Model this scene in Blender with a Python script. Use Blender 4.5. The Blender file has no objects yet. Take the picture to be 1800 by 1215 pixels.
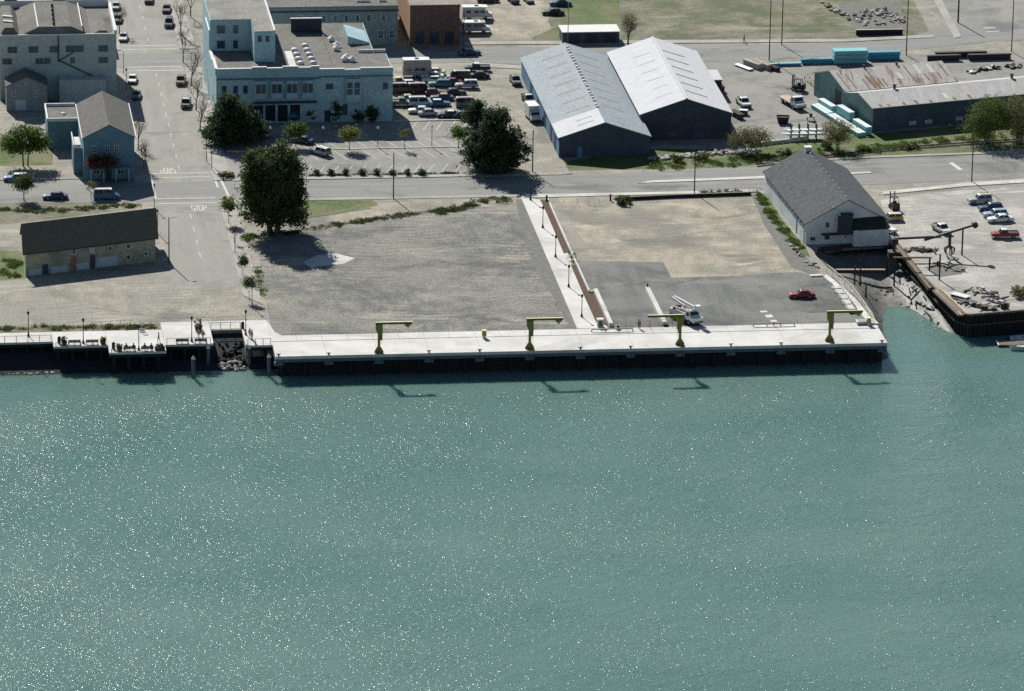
import bpy, bmesh, math, random
import numpy as np
from mathutils import Matrix, Vector

random.seed(7)
rng = np.random.default_rng(7)
PI = math.pi
SC = bpy.context.scene
COL = SC.collection

# ---------------------------------------------------------------- camera
# survey of the photograph: long lens from an aircraft about 1 km away.
# world axes: X along the dock, Y inland, Z up, origin at the dock's front corner, metres
F_PX, PITCH, YAW, ROLL, CAM_H = 10070.37, math.radians(18.09625), math.radians(-7.34629), math.radians(1.00314), 319.1
CAM_X, CAM_Y = -82.0773, -965.2102
cam_data = bpy.data.cameras.new('camera')
cam = bpy.data.objects.new('camera', cam_data)
COL.objects.link(cam)
cam_data.sensor_width = 36.0
cam_data.lens = F_PX / 1800.0 * 36.0
cam_data.clip_start = 1.0
cam_data.clip_end = 6000.0
cam.matrix_world = (Matrix.Translation((CAM_X, CAM_Y, CAM_H)) @ Matrix.Rotation(YAW, 4, 'Z')
                    @ Matrix.Rotation(PI / 2 - PITCH, 4, 'X') @ Matrix.Rotation(ROLL, 4, 'Z'))
SC.camera = cam

# ---------------------------------------------------------------- sky, sun, exposure
SUN_EL, SUN_AZ = math.radians(37.0), math.radians(-14.0)      # azimuth from +Y towards +X
world = bpy.data.worlds.new('World')
SC.world = world
world.use_nodes = True
wn = world.node_tree
sky = wn.nodes.new('ShaderNodeTexSky')
sky.sky_type = 'NISHITA'
sky.sun_disc = False
sky.sun_elevation = SUN_EL
sky.sun_rotation = SUN_AZ
sky.air_density = 1.0
sky.dust_density = 0.2
sky.ozone_density = 2.0
bgn = wn.nodes['Background']
bgn.inputs['Strength'].default_value = 0.054
wn.links.new(sky.outputs['Color'], bgn.inputs['Color'])
sd = bpy.data.lights.new('sun', 'SUN')
sd.energy = 5.0
sd.angle = math.radians(0.53)
sd.color = (1.0, 0.975, 0.905)
sun = bpy.data.objects.new('sun', sd)
COL.objects.link(sun)
sdir = Vector((math.sin(SUN_AZ) * math.cos(SUN_EL), math.cos(SUN_AZ) * math.cos(SUN_EL), math.sin(SUN_EL)))
sun.location = sdir * 300
sun.rotation_euler = sdir.to_track_quat('Z', 'Y').to_euler()
SC.view_settings.view_transform = 'Standard'
SC.view_settings.look = 'None'
SC.view_settings.exposure = 0.30
SC.view_settings.gamma = 1.0
SC.render.engine = 'CYCLES'
SC.cycles.use_denoising = False
SC.cycles.max_bounces = 5
SC.cycles.diffuse_bounces = 2
SC.cycles.glossy_bounces = 2
SC.cycles.sample_clamp_indirect = 4.0
SC.cycles.sample_clamp_direct = 20.0

# ---------------------------------------------------------------- helpers
_cr, _sr, _cp, _sp, _cy, _sy = math.cos(ROLL), math.sin(ROLL), math.cos(PITCH), math.sin(PITCH), math.cos(YAW), math.sin(YAW)
def at(px, py, z=0.0):
    """point of the place at height z that the photograph shows at (px, py)"""
    u, v = px - 900.0, py - 607.5
    u, v = u * _cr + v * _sr, -u * _sr + v * _cr
    dy, dz = F_PX * _cp - v * _sp, -F_PX * _sp - v * _cp
    t = (z - CAM_H) / dz
    wx, wy = u * t, dy * t
    return Vector((wx * _cy - wy * _sy + CAM_X, wx * _sy + wy * _cy + CAM_Y, z))

def height_at(px, py, base):
    """height of the photograph's point (px, py) above a base point at the same distance"""
    a, b = at(px, py, 0), at(px, py, 10)
    return 10 * (base.y - a.y) / (b.y - a.y)

class MB:
    """collects faces and links them as one mesh object"""
    def __init__(s, T=None):
        s.v, s.f, s.T = [], [], T
    def add(s, vs, fs):
        n = len(s.v)
        s.v += [tuple(s.T @ Vector(p)) if s.T else tuple(p) for p in vs]
        s.f += [tuple(i + n for i in q) for q in fs]
        return s
    def box(s, x0, y0, z0, x1, y1, z1):
        return s.add([(x0, y0, z0), (x1, y0, z0), (x1, y1, z0), (x0, y1, z0), (x0, y0, z1), (x1, y0, z1), (x1, y1, z1), (x0, y1, z1)],
                     [(3, 2, 1, 0), (4, 5, 6, 7), (0, 1, 5, 4), (1, 2, 6, 5), (2, 3, 7, 6), (3, 0, 4, 7)])
    def cbox(s, c, sx, sy, sz, rz=0.0):
        """box centred in plan on c, standing on c.z"""
        M = Matrix.Translation(c) @ Matrix.Rotation(rz, 4, 'Z')
        old, s.T = s.T, (s.T @ M if s.T else M)
        s.box(-sx / 2, -sy / 2, 0, sx / 2, sy / 2, sz)
        s.T = old
        return s
    def prism(s, poly, z0, z1):
        n = len(poly)
        a = sum(poly[i][0] * poly[(i + 1) % n][1] - poly[(i + 1) % n][0] * poly[i][1] for i in range(n))
        if a < 0: poly = poly[::-1]
        vs = [(p[0], p[1], z0) for p in poly] + [(p[0], p[1], z1) for p in poly]
        return s.add(vs, [tuple(range(n))[::-1], tuple(range(n, 2 * n))] + [(i, (i + 1) % n, (i + 1) % n + n, i + n) for i in range(n)])
    def tube(s, p0, p1, r0, r1=None, n=8, cap=True):
        r1 = r0 if r1 is None else r1
        p0, p1 = Vector(p0), Vector(p1)
        d = (p1 - p0).normalized()
        u = d.orthogonal().normalized(); w = d.cross(u)
        vs = [tuple(p0 + (u * math.cos(2 * PI * i / n) + w * math.sin(2 * PI * i / n)) * r0) for i in range(n)] + \
             [tuple(p1 + (u * math.cos(2 * PI * i / n) + w * math.sin(2 * PI * i / n)) * r1) for i in range(n)]
        fs = [(i, (i + 1) % n, (i + 1) % n + n, i + n) for i in range(n)]
        if cap: fs += [tuple(range(n))[::-1], tuple(range(n, 2 * n))]
        return s.add(vs, fs)
    def bar(s, p0, p1, w, h):
        """rectangular beam between two points, w across, h upright"""
        p0, p1 = Vector(p0), Vector(p1)
        d = (p1 - p0).normalized()
        sd_ = Vector((-d.y, d.x, 0)); sd_ = sd_.normalized() if sd_.length > 1e-6 else Vector((1, 0, 0))
        up = d.cross(sd_).normalized()
        if up.z < 0: up = -up
        vs = []
        for p in (p0, p1):
            for a, b in ((-1, -1), (1, -1), (1, 1), (-1, 1)):
                vs.append(tuple(p + sd_ * a * w / 2 + up * b * h / 2))
        return s.add(vs, [(0, 1, 2, 3), (7, 6, 5, 4), (0, 4, 5, 1), (1, 5, 6, 2), (2, 6, 7, 3), (3, 7, 4, 0)])
    def quad(s, a, b, c, d):
        return s.add([a, b, c, d], [(0, 1, 2, 3)])
    def lathe(s, prof, c=(0, 0, 0), n=10):
        vs, fs = [], []
        for r, z in prof:
            vs += [(c[0] + r * math.cos(2 * PI * i / n), c[1] + r * math.sin(2 * PI * i / n), c[2] + z) for i in range(n)]
        for k in range(len(prof) - 1):
            fs += [(k * n + i, k * n + (i + 1) % n, (k + 1) * n + (i + 1) % n, (k + 1) * n + i) for i in range(n)]
        fs += [tuple(range(n))[::-1], tuple(range((len(prof) - 1) * n, len(prof) * n))]
        return s.add(vs, fs)
    def build(s, name, mat, parent=None, smooth=False):
        me = bpy.data.meshes.new(name)
        me.from_pydata(s.v, [], s.f)
        bm = bmesh.new(); bm.from_mesh(me)
        bmesh.ops.recalc_face_normals(bm, faces=bm.faces)
        bm.to_mesh(me); bm.free()
        if smooth:
            me.polygons.foreach_set('use_smooth', [True] * len(me.polygons))
        if isinstance(mat, str): mat = M[mat]
        me.materials.append(mat)
        o = bpy.data.objects.new(name, me)
        COL.objects.link(o)
        if parent is not None: o.parent = parent
        return o

def tag(o, label=None, cat=None, group=None, kind=None):
    if label: o['label'] = label
    if cat: o['category'] = cat
    if group: o['group'] = group
    if kind: o['kind'] = kind
    return o

def thing(name, label, cat, loc=(0, 0, 0), rz=0.0, group=None):
    o = bpy.data.objects.new(name, None)
    COL.objects.link(o)
    o.empty_display_size = 0.3
    o.location = loc
    o.rotation_euler = (0, 0, rz)
    return tag(o, label, cat, group)

def copy_tree(o, parent=None):
    c = o.copy(); COL.objects.link(c); c.parent = parent
    for ch in o.children: copy_tree(ch, c)
    return c

def again(proto, loc, rz=0.0, label=None, group=None, scale=None):
    """a further copy of a thing with its parts"""
    c = copy_tree(proto)
    c.location = loc; c.rotation_euler = (0, 0, rz)
    if scale: c.scale = (scale, scale, scale)
    return tag(c, label, None, group)

# ---------------------------------------------------------------- materials
M = {}
def mat(name, c1, c2=None, scale=1.0, c3=None, scale3=0.08, speck=0.0, speck_scale=4.0, rough=0.9, bump=0.0, bump_scale=3.0,
        stretch=None, metal=0.0, spec=0.3, lo=0.35, hi=0.65, scuff=None, stain=None, tracks=0.0):
    m = bpy.data.materials.new(name); m.use_nodes = True
    nt = m.node_tree; N = nt.nodes; L = nt.links
    bs = N['Principled BSDF']
    bs.inputs['Roughness'].default_value = rough
    bs.inputs['Metallic'].default_value = metal
    bs.inputs['Specular IOR Level'].default_value = spec
    geo = N.new('ShaderNodeNewGeometry')
    pos = geo.outputs['Position']
    if stretch:
        mp = N.new('ShaderNodeMapping'); mp.inputs['Scale'].default_value = stretch
        L.new(pos, mp.inputs['Vector']); pos_s = mp.outputs['Vector']
    else: pos_s = pos
    def noise(sc, vec, detail=4.0, rgh=0.6):
        t = N.new('ShaderNodeTexNoise'); t.inputs['Scale'].default_value = sc
        t.inputs['Detail'].default_value = detail; t.inputs['Roughness'].default_value = rgh
        L.new(vec, t.inputs['Vector']); return t.outputs['Fac']
    def ramp(fac, a, b):
        r = N.new('ShaderNodeMapRange'); r.inputs['From Min'].default_value = a; r.inputs['From Max'].default_value = b
        L.new(fac, r.inputs['Value']); return r.outputs['Result']
    def mix(fac, a, b, mode='MIX'):
        x = N.new('ShaderNodeMix'); x.data_type = 'RGBA'; x.blend_type = mode
        if isinstance(fac, float): x.inputs['Factor'].default_value = fac
        else: L.new(fac, x.inputs['Factor'])
        for k, s_ in ((6, a), (7, b)):
            if isinstance(s_, tuple): x.inputs[k].default_value = (*s_, 1.0)
            else: L.new(s_, x.inputs[k])
        return x.outputs[2]
    col = c1
    if c2 is not None: col = mix(ramp(noise(scale, pos_s), lo, hi), c1, c2)
    if c3 is not None: col = mix(ramp(noise(scale3, pos, 3.0), 0.45, 0.62), col, c3)
    for k_, pc, sc_, st_ in ((0, scuff, 0.11, (0.55, 1.3, 1)), (1, stain, 0.075, (0.8, 1.1, 1))):   # pale scuffs and dark stains with ragged edges
        if pc is None: continue
        mp2 = N.new('ShaderNodeMapping'); mp2.inputs['Scale'].default_value = st_; mp2.inputs['Location'].default_value = (k_ * 31.0, k_ * 17.0, 0)
        L.new(pos, mp2.inputs['Vector'])
        t2 = N.new('ShaderNodeTexNoise'); t2.inputs['Scale'].default_value = sc_; t2.inputs['Detail'].default_value = 7.0; t2.inputs['Roughness'].default_value = 0.68
        t2.inputs['Distortion'].default_value = 0.6
        L.new(mp2.outputs['Vector'], t2.inputs['Vector'])
        col = mix(ramp(t2.outputs['Fac'], 0.53, 0.64), col, pc)
    if tracks > 0:                                               # faint wheel ruts wandering over the lot
        wv = N.new('ShaderNodeTexWave'); wv.inputs['Scale'].default_value = 0.16; wv.inputs['Distortion'].default_value = 14.0
        wv.inputs['Detail'].default_value = 2.0; wv.inputs['Detail Scale'].default_value = 0.35; wv.bands_direction = 'Y'
        L.new(pos, wv.inputs['Vector'])
        pk = N.new('ShaderNodeMapRange'); pk.inputs['From Min'].default_value = 0.80; pk.inputs['From Max'].default_value = 0.95
        L.new(wv.outputs['Fac'], pk.inputs['Value'])
        mk = ramp(noise(0.07, pos, 3.0), 0.45, 0.6)
        mm = N.new('ShaderNodeMath'); mm.operation = 'MULTIPLY'; L.new(pk.outputs['Result'], mm.inputs[0]); L.new(mk, mm.inputs[1])
        m2 = N.new('ShaderNodeMath'); m2.operation = 'MULTIPLY'; L.new(mm.outputs[0], m2.inputs[0]); m2.inputs[1].default_value = tracks
        col = mix(m2.outputs[0], col, stain or (0.12, 0.115, 0.1))
    if speck > 0:
        v = ramp(noise(speck_scale, pos, 2.0, 0.7), 0.25, 0.75)
        g = N.new('ShaderNodeMapRange'); g.inputs['To Min'].default_value = 1 - speck; g.inputs['To Max'].default_value = 1 + speck
        L.new(v, g.inputs['Value'])
        cv = N.new('ShaderNodeCombineColor')
        for k in range(3): L.new(g.outputs['Result'], cv.inputs[k])
        col = mix(1.0, col, cv.outputs['Color'], 'MULTIPLY')
    if isinstance(col, tuple): bs.inputs['Base Color'].default_value = (*col, 1.0)
    else: L.new(col, bs.inputs['Base Color'])
    if bump > 0:
        b = N.new('ShaderNodeBump'); b.inputs['Strength'].default_value = 0.6; b.inputs['Distance'].default_value = bump
        L.new(noise(bump_scale, pos), b.inputs['Height']); L.new(b.outputs['Normal'], bs.inputs['Normal'])
    M[name] = m
    return m

mat('gravel', (0.24, 0.224, 0.184), (0.33, 0.303, 0.248), 0.45, (0.275, 0.256, 0.212), 0.06, 0.55, 2.8, bump=0.035, stretch=(1, .55, 1), lo=.4, hi=.6, scuff=(.38, .352, .292), stain=(.175, .167, .14), tracks=.6)
mat('tan_lot', (0.28, 0.252, 0.198), (0.375, 0.335, 0.26), 0.4, (0.225, 0.21, 0.172), 0.07, 0.5, 2.8, bump=0.035, stretch=(1, .5, 1), lo=.4, hi=.6, scuff=(.45, .405, .315), stain=(.175, .165, .14), tracks=.6)
mat('grey_lot', (0.132, 0.134, 0.122), (0.215, 0.208, 0.182), 0.45, (0.235, 0.222, 0.185), 0.05, 0.65, 2.2, bump=0.04, stretch=(1, .5, 1), lo=.4, hi=.6, scuff=(.32, .298, .245), stain=(.098, .10, .093), tracks=.75)
mat('pale_lot', (0.345, 0.332, 0.295), (0.44, 0.416, 0.367), 0.35, (0.305, 0.292, 0.255), 0.06, 0.45, 2.8, bump=0.03, stretch=(1, .55, 1), lo=.4, hi=.6, scuff=(.50, .475, .425), stain=(.225, .22, .196), tracks=.5)
mat('asphalt', (0.21, 0.207, 0.19), (0.27, 0.262, 0.235), 0.5, (0.29, 0.276, 0.245), 0.08, 0.35, 3.0, bump=0.03, stain=(.16, .16, .148))
mat('asphalt_streaked', (0.195, 0.197, 0.186), (0.28, 0.276, 0.255), 1.0, (0.24, 0.236, 0.22), 0.1, 0.33, 3.0, stretch=(0.04, 0.55, 1), bump=0.03, stain=(.15, .15, .14))
mat('street_asphalt', (0.25, 0.243, 0.217), (0.325, 0.308, 0.268), 1.0, (0.29, 0.277, 0.242), 0.1, 0.33, 3.0, stretch=(0.5, 0.05, 1), bump=0.03, stain=(.20, .195, .173))
mat('worn_asphalt', (0.112, 0.116, 0.112), (0.168, 0.168, 0.157), 0.7, (0.185, 0.182, 0.165), 0.09, 0.45, 2.6, stretch=(0.9, 0.10, 1), bump=0.03, scuff=(.225, .22, .195), stain=(.082, .085, .082))
mat('dark_ground', (0.12, 0.12, 0.11), (0.19, 0.185, 0.165), 0.8, None, 0.1, 0.3, 3.0, bump=0.05)
mat('concrete', (0.60, 0.585, 0.55), (0.68, 0.66, 0.615), 0.4, (0.55, 0.535, 0.50), 0.12, 0.14, 3.0, stain=(.47, .455, .42))
mat('concrete_rough', (0.52, 0.50, 0.46), (0.64, 0.61, 0.56), 0.8, (0.47, 0.45, 0.41), 0.2, 0.2, 3.5)
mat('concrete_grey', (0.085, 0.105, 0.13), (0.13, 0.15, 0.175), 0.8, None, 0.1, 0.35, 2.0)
mat('concrete_dark', (0.016, 0.018, 0.021), (0.028, 0.029, 0.031), 0.7, None, 0.1, 0.2, 3.0)  # near black: shade under the decks is put into the colour
mat('sidewalk', (0.34, 0.325, 0.29), (0.41, 0.39, 0.35), 0.7, (0.30, 0.285, 0.255), 0.15, 0.3, 3.0)
mat('grass', (0.045, 0.088, 0.018), (0.105, 0.145, 0.036), 0.9, (0.155, 0.15, 0.075), 0.10, 0.5, 2.2, bump=0.1, bump_scale=2.0)
mat('dry_grass', (0.14, 0.13, 0.092), (0.22, 0.198, 0.145), 0.5, (0.085, 0.108, 0.042), 0.11, 0.5, 2.2, bump=0.08, bump_scale=2.0, scuff=(.27, .245, .19), stain=(.08, .10, .045))
mat('mud', (0.125, 0.121, 0.104), (0.185, 0.178, 0.15), 0.7, (0.095, 0.096, 0.086), 0.25, 0.5, 2.0, rough=0.6, bump=0.12, bump_scale=1.2, stain=(.08, .082, .073))
mat('mulch', (0.06, 0.033, 0.022), (0.11, 0.055, 0.035), 1.5, None, 0.1, 0.5, 3.0, bump=0.1)
mat('paint_white', (0.68, 0.67, 0.63), (0.50, 0.49, 0.46), 1.2, None, 0.1, 0.1)
mat('paint_worn', (0.40, 0.39, 0.36), (0.58, 0.57, 0.54), 2.0, None, 0.1, 0.1)
mat('timber', (0.16, 0.125, 0.09), (0.25, 0.20, 0.15), 2.0, None, 0.1, 0.3, 3.0)
mat('timber_dark', (0.045, 0.038, 0.032), (0.085, 0.07, 0.055), 2.0, None, 0.1, 0.3, 3.0)
mat('timber_pale', (0.42, 0.35, 0.25), (0.55, 0.47, 0.36), 1.5, None, 0.1, 0.25, 3.0)
mat('stone', (0.42, 0.40, 0.36), (0.58, 0.55, 0.50), 1.2, None, 0.1, 0.3, 3.0)
mat('stone_dark', (0.20, 0.20, 0.185), (0.32, 0.31, 0.28), 1.2, None, 0.1, 0.3, 3.0)
mat('black_metal', (0.022, 0.024, 0.028), rough=0.5)
mat('grey_metal', (0.30, 0.31, 0.32), rough=0.5, metal=0.3)
mat('white_metal', (0.72, 0.72, 0.70), (0.62, 0.62, 0.60), 2.0, rough=0.5)
mat('rust_metal', (0.075, 0.05, 0.038), (0.12, 0.075, 0.05), 2.0, speck=0.3)
mat('dark_steel', (0.035, 0.036, 0.038), (0.055, 0.05, 0.045), 1.5, speck=0.2, rough=0.6)
mat('crane_yellow', (0.24, 0.22, 0.055), (0.30, 0.27, 0.07), 2.0, rough=0.5)
mat('crane_sunlit', (0.78, 0.70, 0.36), rough=0.5)  # lit copy of the crane yellow, sun on top faces put into the colour
mat('blue_paint', (0.05, 0.17, 0.42), rough=0.5)
mat('red_paint', (0.45, 0.06, 0.045), rough=0.5)
mat('tyre', (0.02, 0.02, 0.02), rough=0.9)
mat('rim', (0.32, 0.32, 0.33), rough=0.4, metal=0.5)
mat('glass', (0.02, 0.028, 0.034), rough=0.08, spec=0.5)
mat('glass_blue', (0.045, 0.075, 0.095), (0.03, 0.045, 0.06), 0.8, rough=0.15, spec=0.5)
mat('lamp_glass', (0.72, 0.72, 0.68), rough=0.3)
mat('headlight', (0.7, 0.7, 0.68), rough=0.2)
mat('tail_light', (0.30, 0.02, 0.02), rough=0.3)
mat('bumper', (0.09, 0.09, 0.095), rough=0.5)
mat('bark', (0.075, 0.06, 0.048), (0.12, 0.10, 0.08), 3.0)
mat('bark_pale', (0.17, 0.145, 0.12), (0.24, 0.21, 0.18), 3.0)
def leaf_mat(name, a, b, scale=0.9):
    m = mat(name, a, b, scale, None, 0.1, 0.45, 1.6, rough=0.7, spec=0.15)
    N, L = m.node_tree.nodes, m.node_tree.links                  # thin leaves let some sun through
    bs, out = N['Principled BSDF'], N['Material Output']
    tl = N.new('ShaderNodeBsdfTranslucent'); mx = N.new('ShaderNodeMixShader'); mx.inputs[0].default_value = 0.42
    L.new(bs.inputs['Base Color'].links[0].from_socket, tl.inputs['Color'])
    L.new(bs.outputs[0], mx.inputs[1]); L.new(tl.outputs[0], mx.inputs[2]); L.new(mx.outputs[0], out.inputs['Surface'])
    return m
leaf_mat('leaf_dark', (0.042, 0.072, 0.028), (0.108, 0.145, 0.050))
leaf_mat('leaf_cypress', (0.028, 0.055, 0.030), (0.070, 0.106, 0.048))
leaf_mat('leaf_green', (0.062, 0.115, 0.024), (0.135, 0.19, 0.045))
leaf_mat('leaf_bright', (0.13, 0.16, 0.04), (0.24, 0.25, 0.07))
leaf_mat('leaf_olive', (0.12, 0.125, 0.05), (0.20, 0.19, 0.085))
leaf_mat('leaf_red', (0.085, 0.042, 0.032), (0.13, 0.075, 0.05))
leaf_mat('leaf_weed', (0.05, 0.075, 0.025), (0.11, 0.125, 0.045))
# ================================================================ the setting: water, land, roads
mat('ditch_shade', (0.075, 0.075, 0.06), (0.12, 0.115, 0.085), 0.8, None, .1, .5, 2.2)  # dark tone for the shadow strips beside the rail bed
WATER_Z = -4.1
def water_material():
    m = bpy.data.materials.new('water'); m.use_nodes = True
    nt = m.node_tree; N = nt.nodes; L = nt.links
    bs = N['Principled BSDF']
    bs.inputs['Roughness'].default_value = 0.07
    bs.inputs['IOR'].default_value = 1.33
    bs.subsurface_method = 'BURLEY'                                  # silty water: light spreads, shadows on it are soft
    bs.inputs['Subsurface Weight'].default_value = 1.0
    bs.inputs['Subsurface Radius'].default_value = (0.6, 1.0, 0.9)
    bs.inputs['Subsurface Scale'].default_value = 2.0
    bs.inputs['Specular IOR Level'].default_value = 0.5
    geo = N.new('ShaderNodeNewGeometry')
    def noise(sc, detail, rgh, stretch=None, dist=0.0):
        v = geo.outputs['Position']
        if stretch:
            mp = N.new('ShaderNodeMapping'); mp.inputs['Scale'].default_value = stretch[:3]
            mp.inputs['Rotation'].default_value = (0, 0, stretch[3])
            L.new(v, mp.inputs['Vector']); v = mp.outputs['Vector']
        t = N.new('ShaderNodeTexNoise'); t.inputs['Scale'].default_value = sc
        t.inputs['Detail'].default_value = detail; t.inputs['Roughness'].default_value = rgh
        t.inputs['Distortion'].default_value = dist
        L.new(v, t.inputs['Vector']); return t.outputs['Fac']
    mx = N.new('ShaderNodeMix'); mx.data_type = 'RGBA'
    mr = N.new('ShaderNodeMapRange'); mr.inputs['From Min'].default_value = 0.35; mr.inputs['From Max'].default_value = 0.65
    L.new(noise(0.018, 4, 0.55, (1.0, 1.8, 1, 0.25)), mr.inputs['Value']); L.new(mr.outputs['Result'], mx.inputs['Factor'])
    mx.inputs[6].default_value = (0.100, 0.188, 0.162, 1)
    mx.inputs[7].default_value = (0.134, 0.222, 0.190, 1)
    L.new(mx.outputs[2], bs.inputs['Base Color'])
    prev = None
    gust = N.new('ShaderNodeMapRange'); gust.inputs['From Min'].default_value = 0.32; gust.inputs['From Max'].default_value = 0.68
    gust.inputs['To Min'].default_value = 0.74; gust.inputs['To Max'].default_value = 1.06
    L.new(noise(0.045, 3, 0.6, (1.0, 0.55, 1, 0.6)), gust.inputs['Value'])
    sp = N.new('ShaderNodeSeparateXYZ'); L.new(geo.outputs['Position'], sp.inputs[0])
    lee = N.new('ShaderNodeMapRange'); lee.inputs['From Min'].default_value = -1.0; lee.inputs['From Max'].default_value = -14.0
    lee.inputs['To Min'].default_value = 0.4; lee.inputs['To Max'].default_value = 1.0; lee.interpolation_type = 'SMOOTHSTEP'
    L.new(sp.outputs['Y'], lee.inputs['Value'])                     # calm water in the lee of the dock
    mul = N.new('ShaderNodeMath'); mul.operation = 'MULTIPLY'
    L.new(gust.outputs['Result'], mul.inputs[0]); L.new(lee.outputs['Result'], mul.inputs[1])
    for sc, det, rgh, st, dist_ in ((0.2, 2.0, 0.5, (1.0, 1.5, 1, 0.5), 0.32), (0.9, 3.0, 0.55, (1.0, 1.35, 1, -0.35), 0.30), (2.5, 2.0, 0.5, None, 0.115)):
        b = N.new('ShaderNodeBump'); b.inputs['Distance'].default_value = dist_
        L.new(mul.outputs[0], b.inputs['Strength'])
        L.new(noise(sc, det, rgh, st), b.inputs['Height'])
        if prev: L.new(prev, b.inputs['Normal'])
        prev = b.outputs['Normal']
    L.new(prev, bs.inputs['Normal'])
    M['water'] = m
water_material()

def sheet(name, pts, z, m, kind='structure', parent=None):
    """flat sheet from a list of plan points"""
    mb = MB(); mb.add([(p[0], p[1], z) for p in pts], [tuple(range(len(pts)))])
    o = mb.build(name, m, parent)
    me = o.data
    if me.polygons[0].normal.z < 0: me.flip_normals()
    if kind and parent is None: o['kind'] = kind
    return o
def P(*q):                                                     # plan points read from the photograph
    return [at(x, y)[:2] for x, y in q]

mb = MB(); mb.add([(-900, -1400, WATER_Z), (1100, -1400, WATER_Z), (1100, 80, WATER_Z), (-900, 80, WATER_Z)], [(0, 1, 2, 3)])
tag(mb.build('water', 'water'), kind='structure')

# land: one sheet to the far distance, its shore cut by the inlet
inlet = P((1541, 566), (1533, 548), (1492, 500), (1457, 472), (1432, 447), (1440, 434), (1500, 428), (1560, 424), (1590, 455), (1640, 505), (1684, 549), (1702, 556), (1800, 548))
shore = [(-900, 14.0), (-19.2, 14.0), (-19.2, 15.5), (-10.3, 15.5), (-10.3, 15.9), (-4.6, 15.9), (-4.6, 9.0), (inlet[0][0] - 0.3, 9.0)] + [tuple(p) for p in inlet] + [(1100, inlet[-1][1])]
outer = shore + [(1100, 1500), (-900, 1500)]
n = len(outer)
mb = MB()
ns = len(shore)
mb.add([(p[0], p[1], 0) for p in outer] + [(p[0], p[1], -5.0) for p in shore],
       [tuple(range(n))] + [(i + 1, i, n + i, n + i + 1) for i in range(ns - 1)])
tag(mb.build('ground', 'gravel'), kind='structure')

# mudflat of the inlet and the sloping bank under the promenade and the dock
def mud_z(x, y):
    w = 0.35 * math.sin(x * 0.9 + y * 0.4) * math.sin(y * 0.7 - x * 0.3)
    z = -1.3 - max(0.0, (60 - y)) * 0.108 + 0.22 * w
    left = 108.2 + max(0, (28 - y)) * 0.1                      # the bank rises towards the dock end
    if y < 58: z += 1.2 * math.exp(-max(0, x - left) / 1.8)
    if y < 50: z += min(1, (50 - y) / 15) * (2.6 * math.exp(-(max(0, x - 111.0) / 3.4) ** 2) + 1.9 * math.exp(-(max(0, 126.8 - (y - 13) * 0.108 - x) / 2.4) ** 2)) * (1 if y > 4 else max(0, (y + 4) / 8))
    return z
xs = np.linspace(102, 136, 70); ys = np.linspace(-4, 66, 120)
mb = MB()
mb.v = [(float(x), float(y), mud_z(x, y) + random.uniform(-0.07, 0.07)) for y in ys for x in xs]
mb.f = [(j * 70 + i, j * 70 + i + 1, (j + 1) * 70 + i + 1, (j + 1) * 70 + i) for j in range(119) for i in range(69)]
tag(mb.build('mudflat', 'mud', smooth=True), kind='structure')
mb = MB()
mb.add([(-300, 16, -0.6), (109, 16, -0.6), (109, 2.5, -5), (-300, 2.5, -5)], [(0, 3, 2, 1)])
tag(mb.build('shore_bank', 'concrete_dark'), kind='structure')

# ---- lots and fields (each sheet a centimetre above the one below)
KL, KR = -15.3, -2.9                                            # kerbs of the street
sheet('gravel_lot', P((452, 430), (500, 408), (640, 385), (760, 372), (850, 362), (916, 352)) + [(61.5, 12.2), (0.6, 12.2), (1.0, 40)], 0.012, 'grey_lot')
sheet('tan_lot', [(64.5, 53), (63, 96.2)] + P((1320, 341), (1343, 395), (1394, 478), (1300, 485), (1180, 488), (1166, 461), (1080, 460)), 0.014, 'tan_lot')
sheet('asphalt_lot', [(60.5, 12.2), (61.0, 53.3)] + P((1080, 459), (1166, 460), (1180, 487), (1300, 484), (1394, 477), (1428, 484), (1452, 482), (1490, 515), (1536, 566)), 0.010, 'worn_asphalt')
sheet('earth_strip', P((1320, 341), (1343, 395), (1392, 470), (1428, 484), (1440, 478), (1408, 440), (1350, 345)), 0.016, 'dark_ground')
sheet('grass_bank', P((1331, 343), (1347, 340), (1376, 388), (1416, 434), (1424, 452), (1404, 446), (1372, 404)), 0.026, 'grass')
sheet('wet_strip', [(56.2, 94), (57.4, 12.3), (54.6, 12.3), (52.6, 60), (54.6, 94)], 0.020, 'dark_ground')
sheet('quay_lot', P((1548, 352), (1640, 338), (1800, 328)) + [(230, 100), (220, 14.5)] + [tuple(p) for p in inlet[:8:-1]] + P((1562, 424)), 0.012, 'pale_lot')
sheet('field_strip', P((0, 357), (270, 357), (250, 366), (30, 392), (0, 395)), 0.012, 'dry_grass')
sheet('grass_patch', P((0, 440), (38, 442), (45, 490), (0, 493)), 0.012, 'grass')
sheet('lawn', P((0, 250), (95, 255), (92, 290), (0, 292)), 0.012, 'grass')
sheet('verge', P((530, 353), (655, 352), (665, 360), (645, 369), (530, 383)), 0.014, 'grass')
sheet('rail_bed', P((450, 418), (505, 400), (640, 366), (700, 355), (915, 346), (916, 358), (860, 358), (760, 368), (640, 388), (520, 410)), 0.016, 'tan_lot')
sheet('shore_grass', [(-300, 16.9), (-19.3, 16.9), (-19.3, 20.2), (-26, 20.4), (-60, 21.4), (-300, 21.4)], 0.012, 'dry_grass')
sheet('yard', P((1150, 100), (1260, 108), (1800, 90), (1800, 195), (1535, 232), (1420, 255), (1280, 262), (1150, 250)) , 0.012, 'asphalt')
sheet('car_yard', P((690, 112), (920, 118), (985, 280), (945, 300), (905, 210), (690, 212)), 0.012, 'gravel')
sheet('rail_verge', P((990, 284), (1140, 262), (1290, 262), (1480, 240), (1800, 212), (1800, 262), (1440, 284), (1240, 296), (1000, 300)), 0.013, 'grass')
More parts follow.
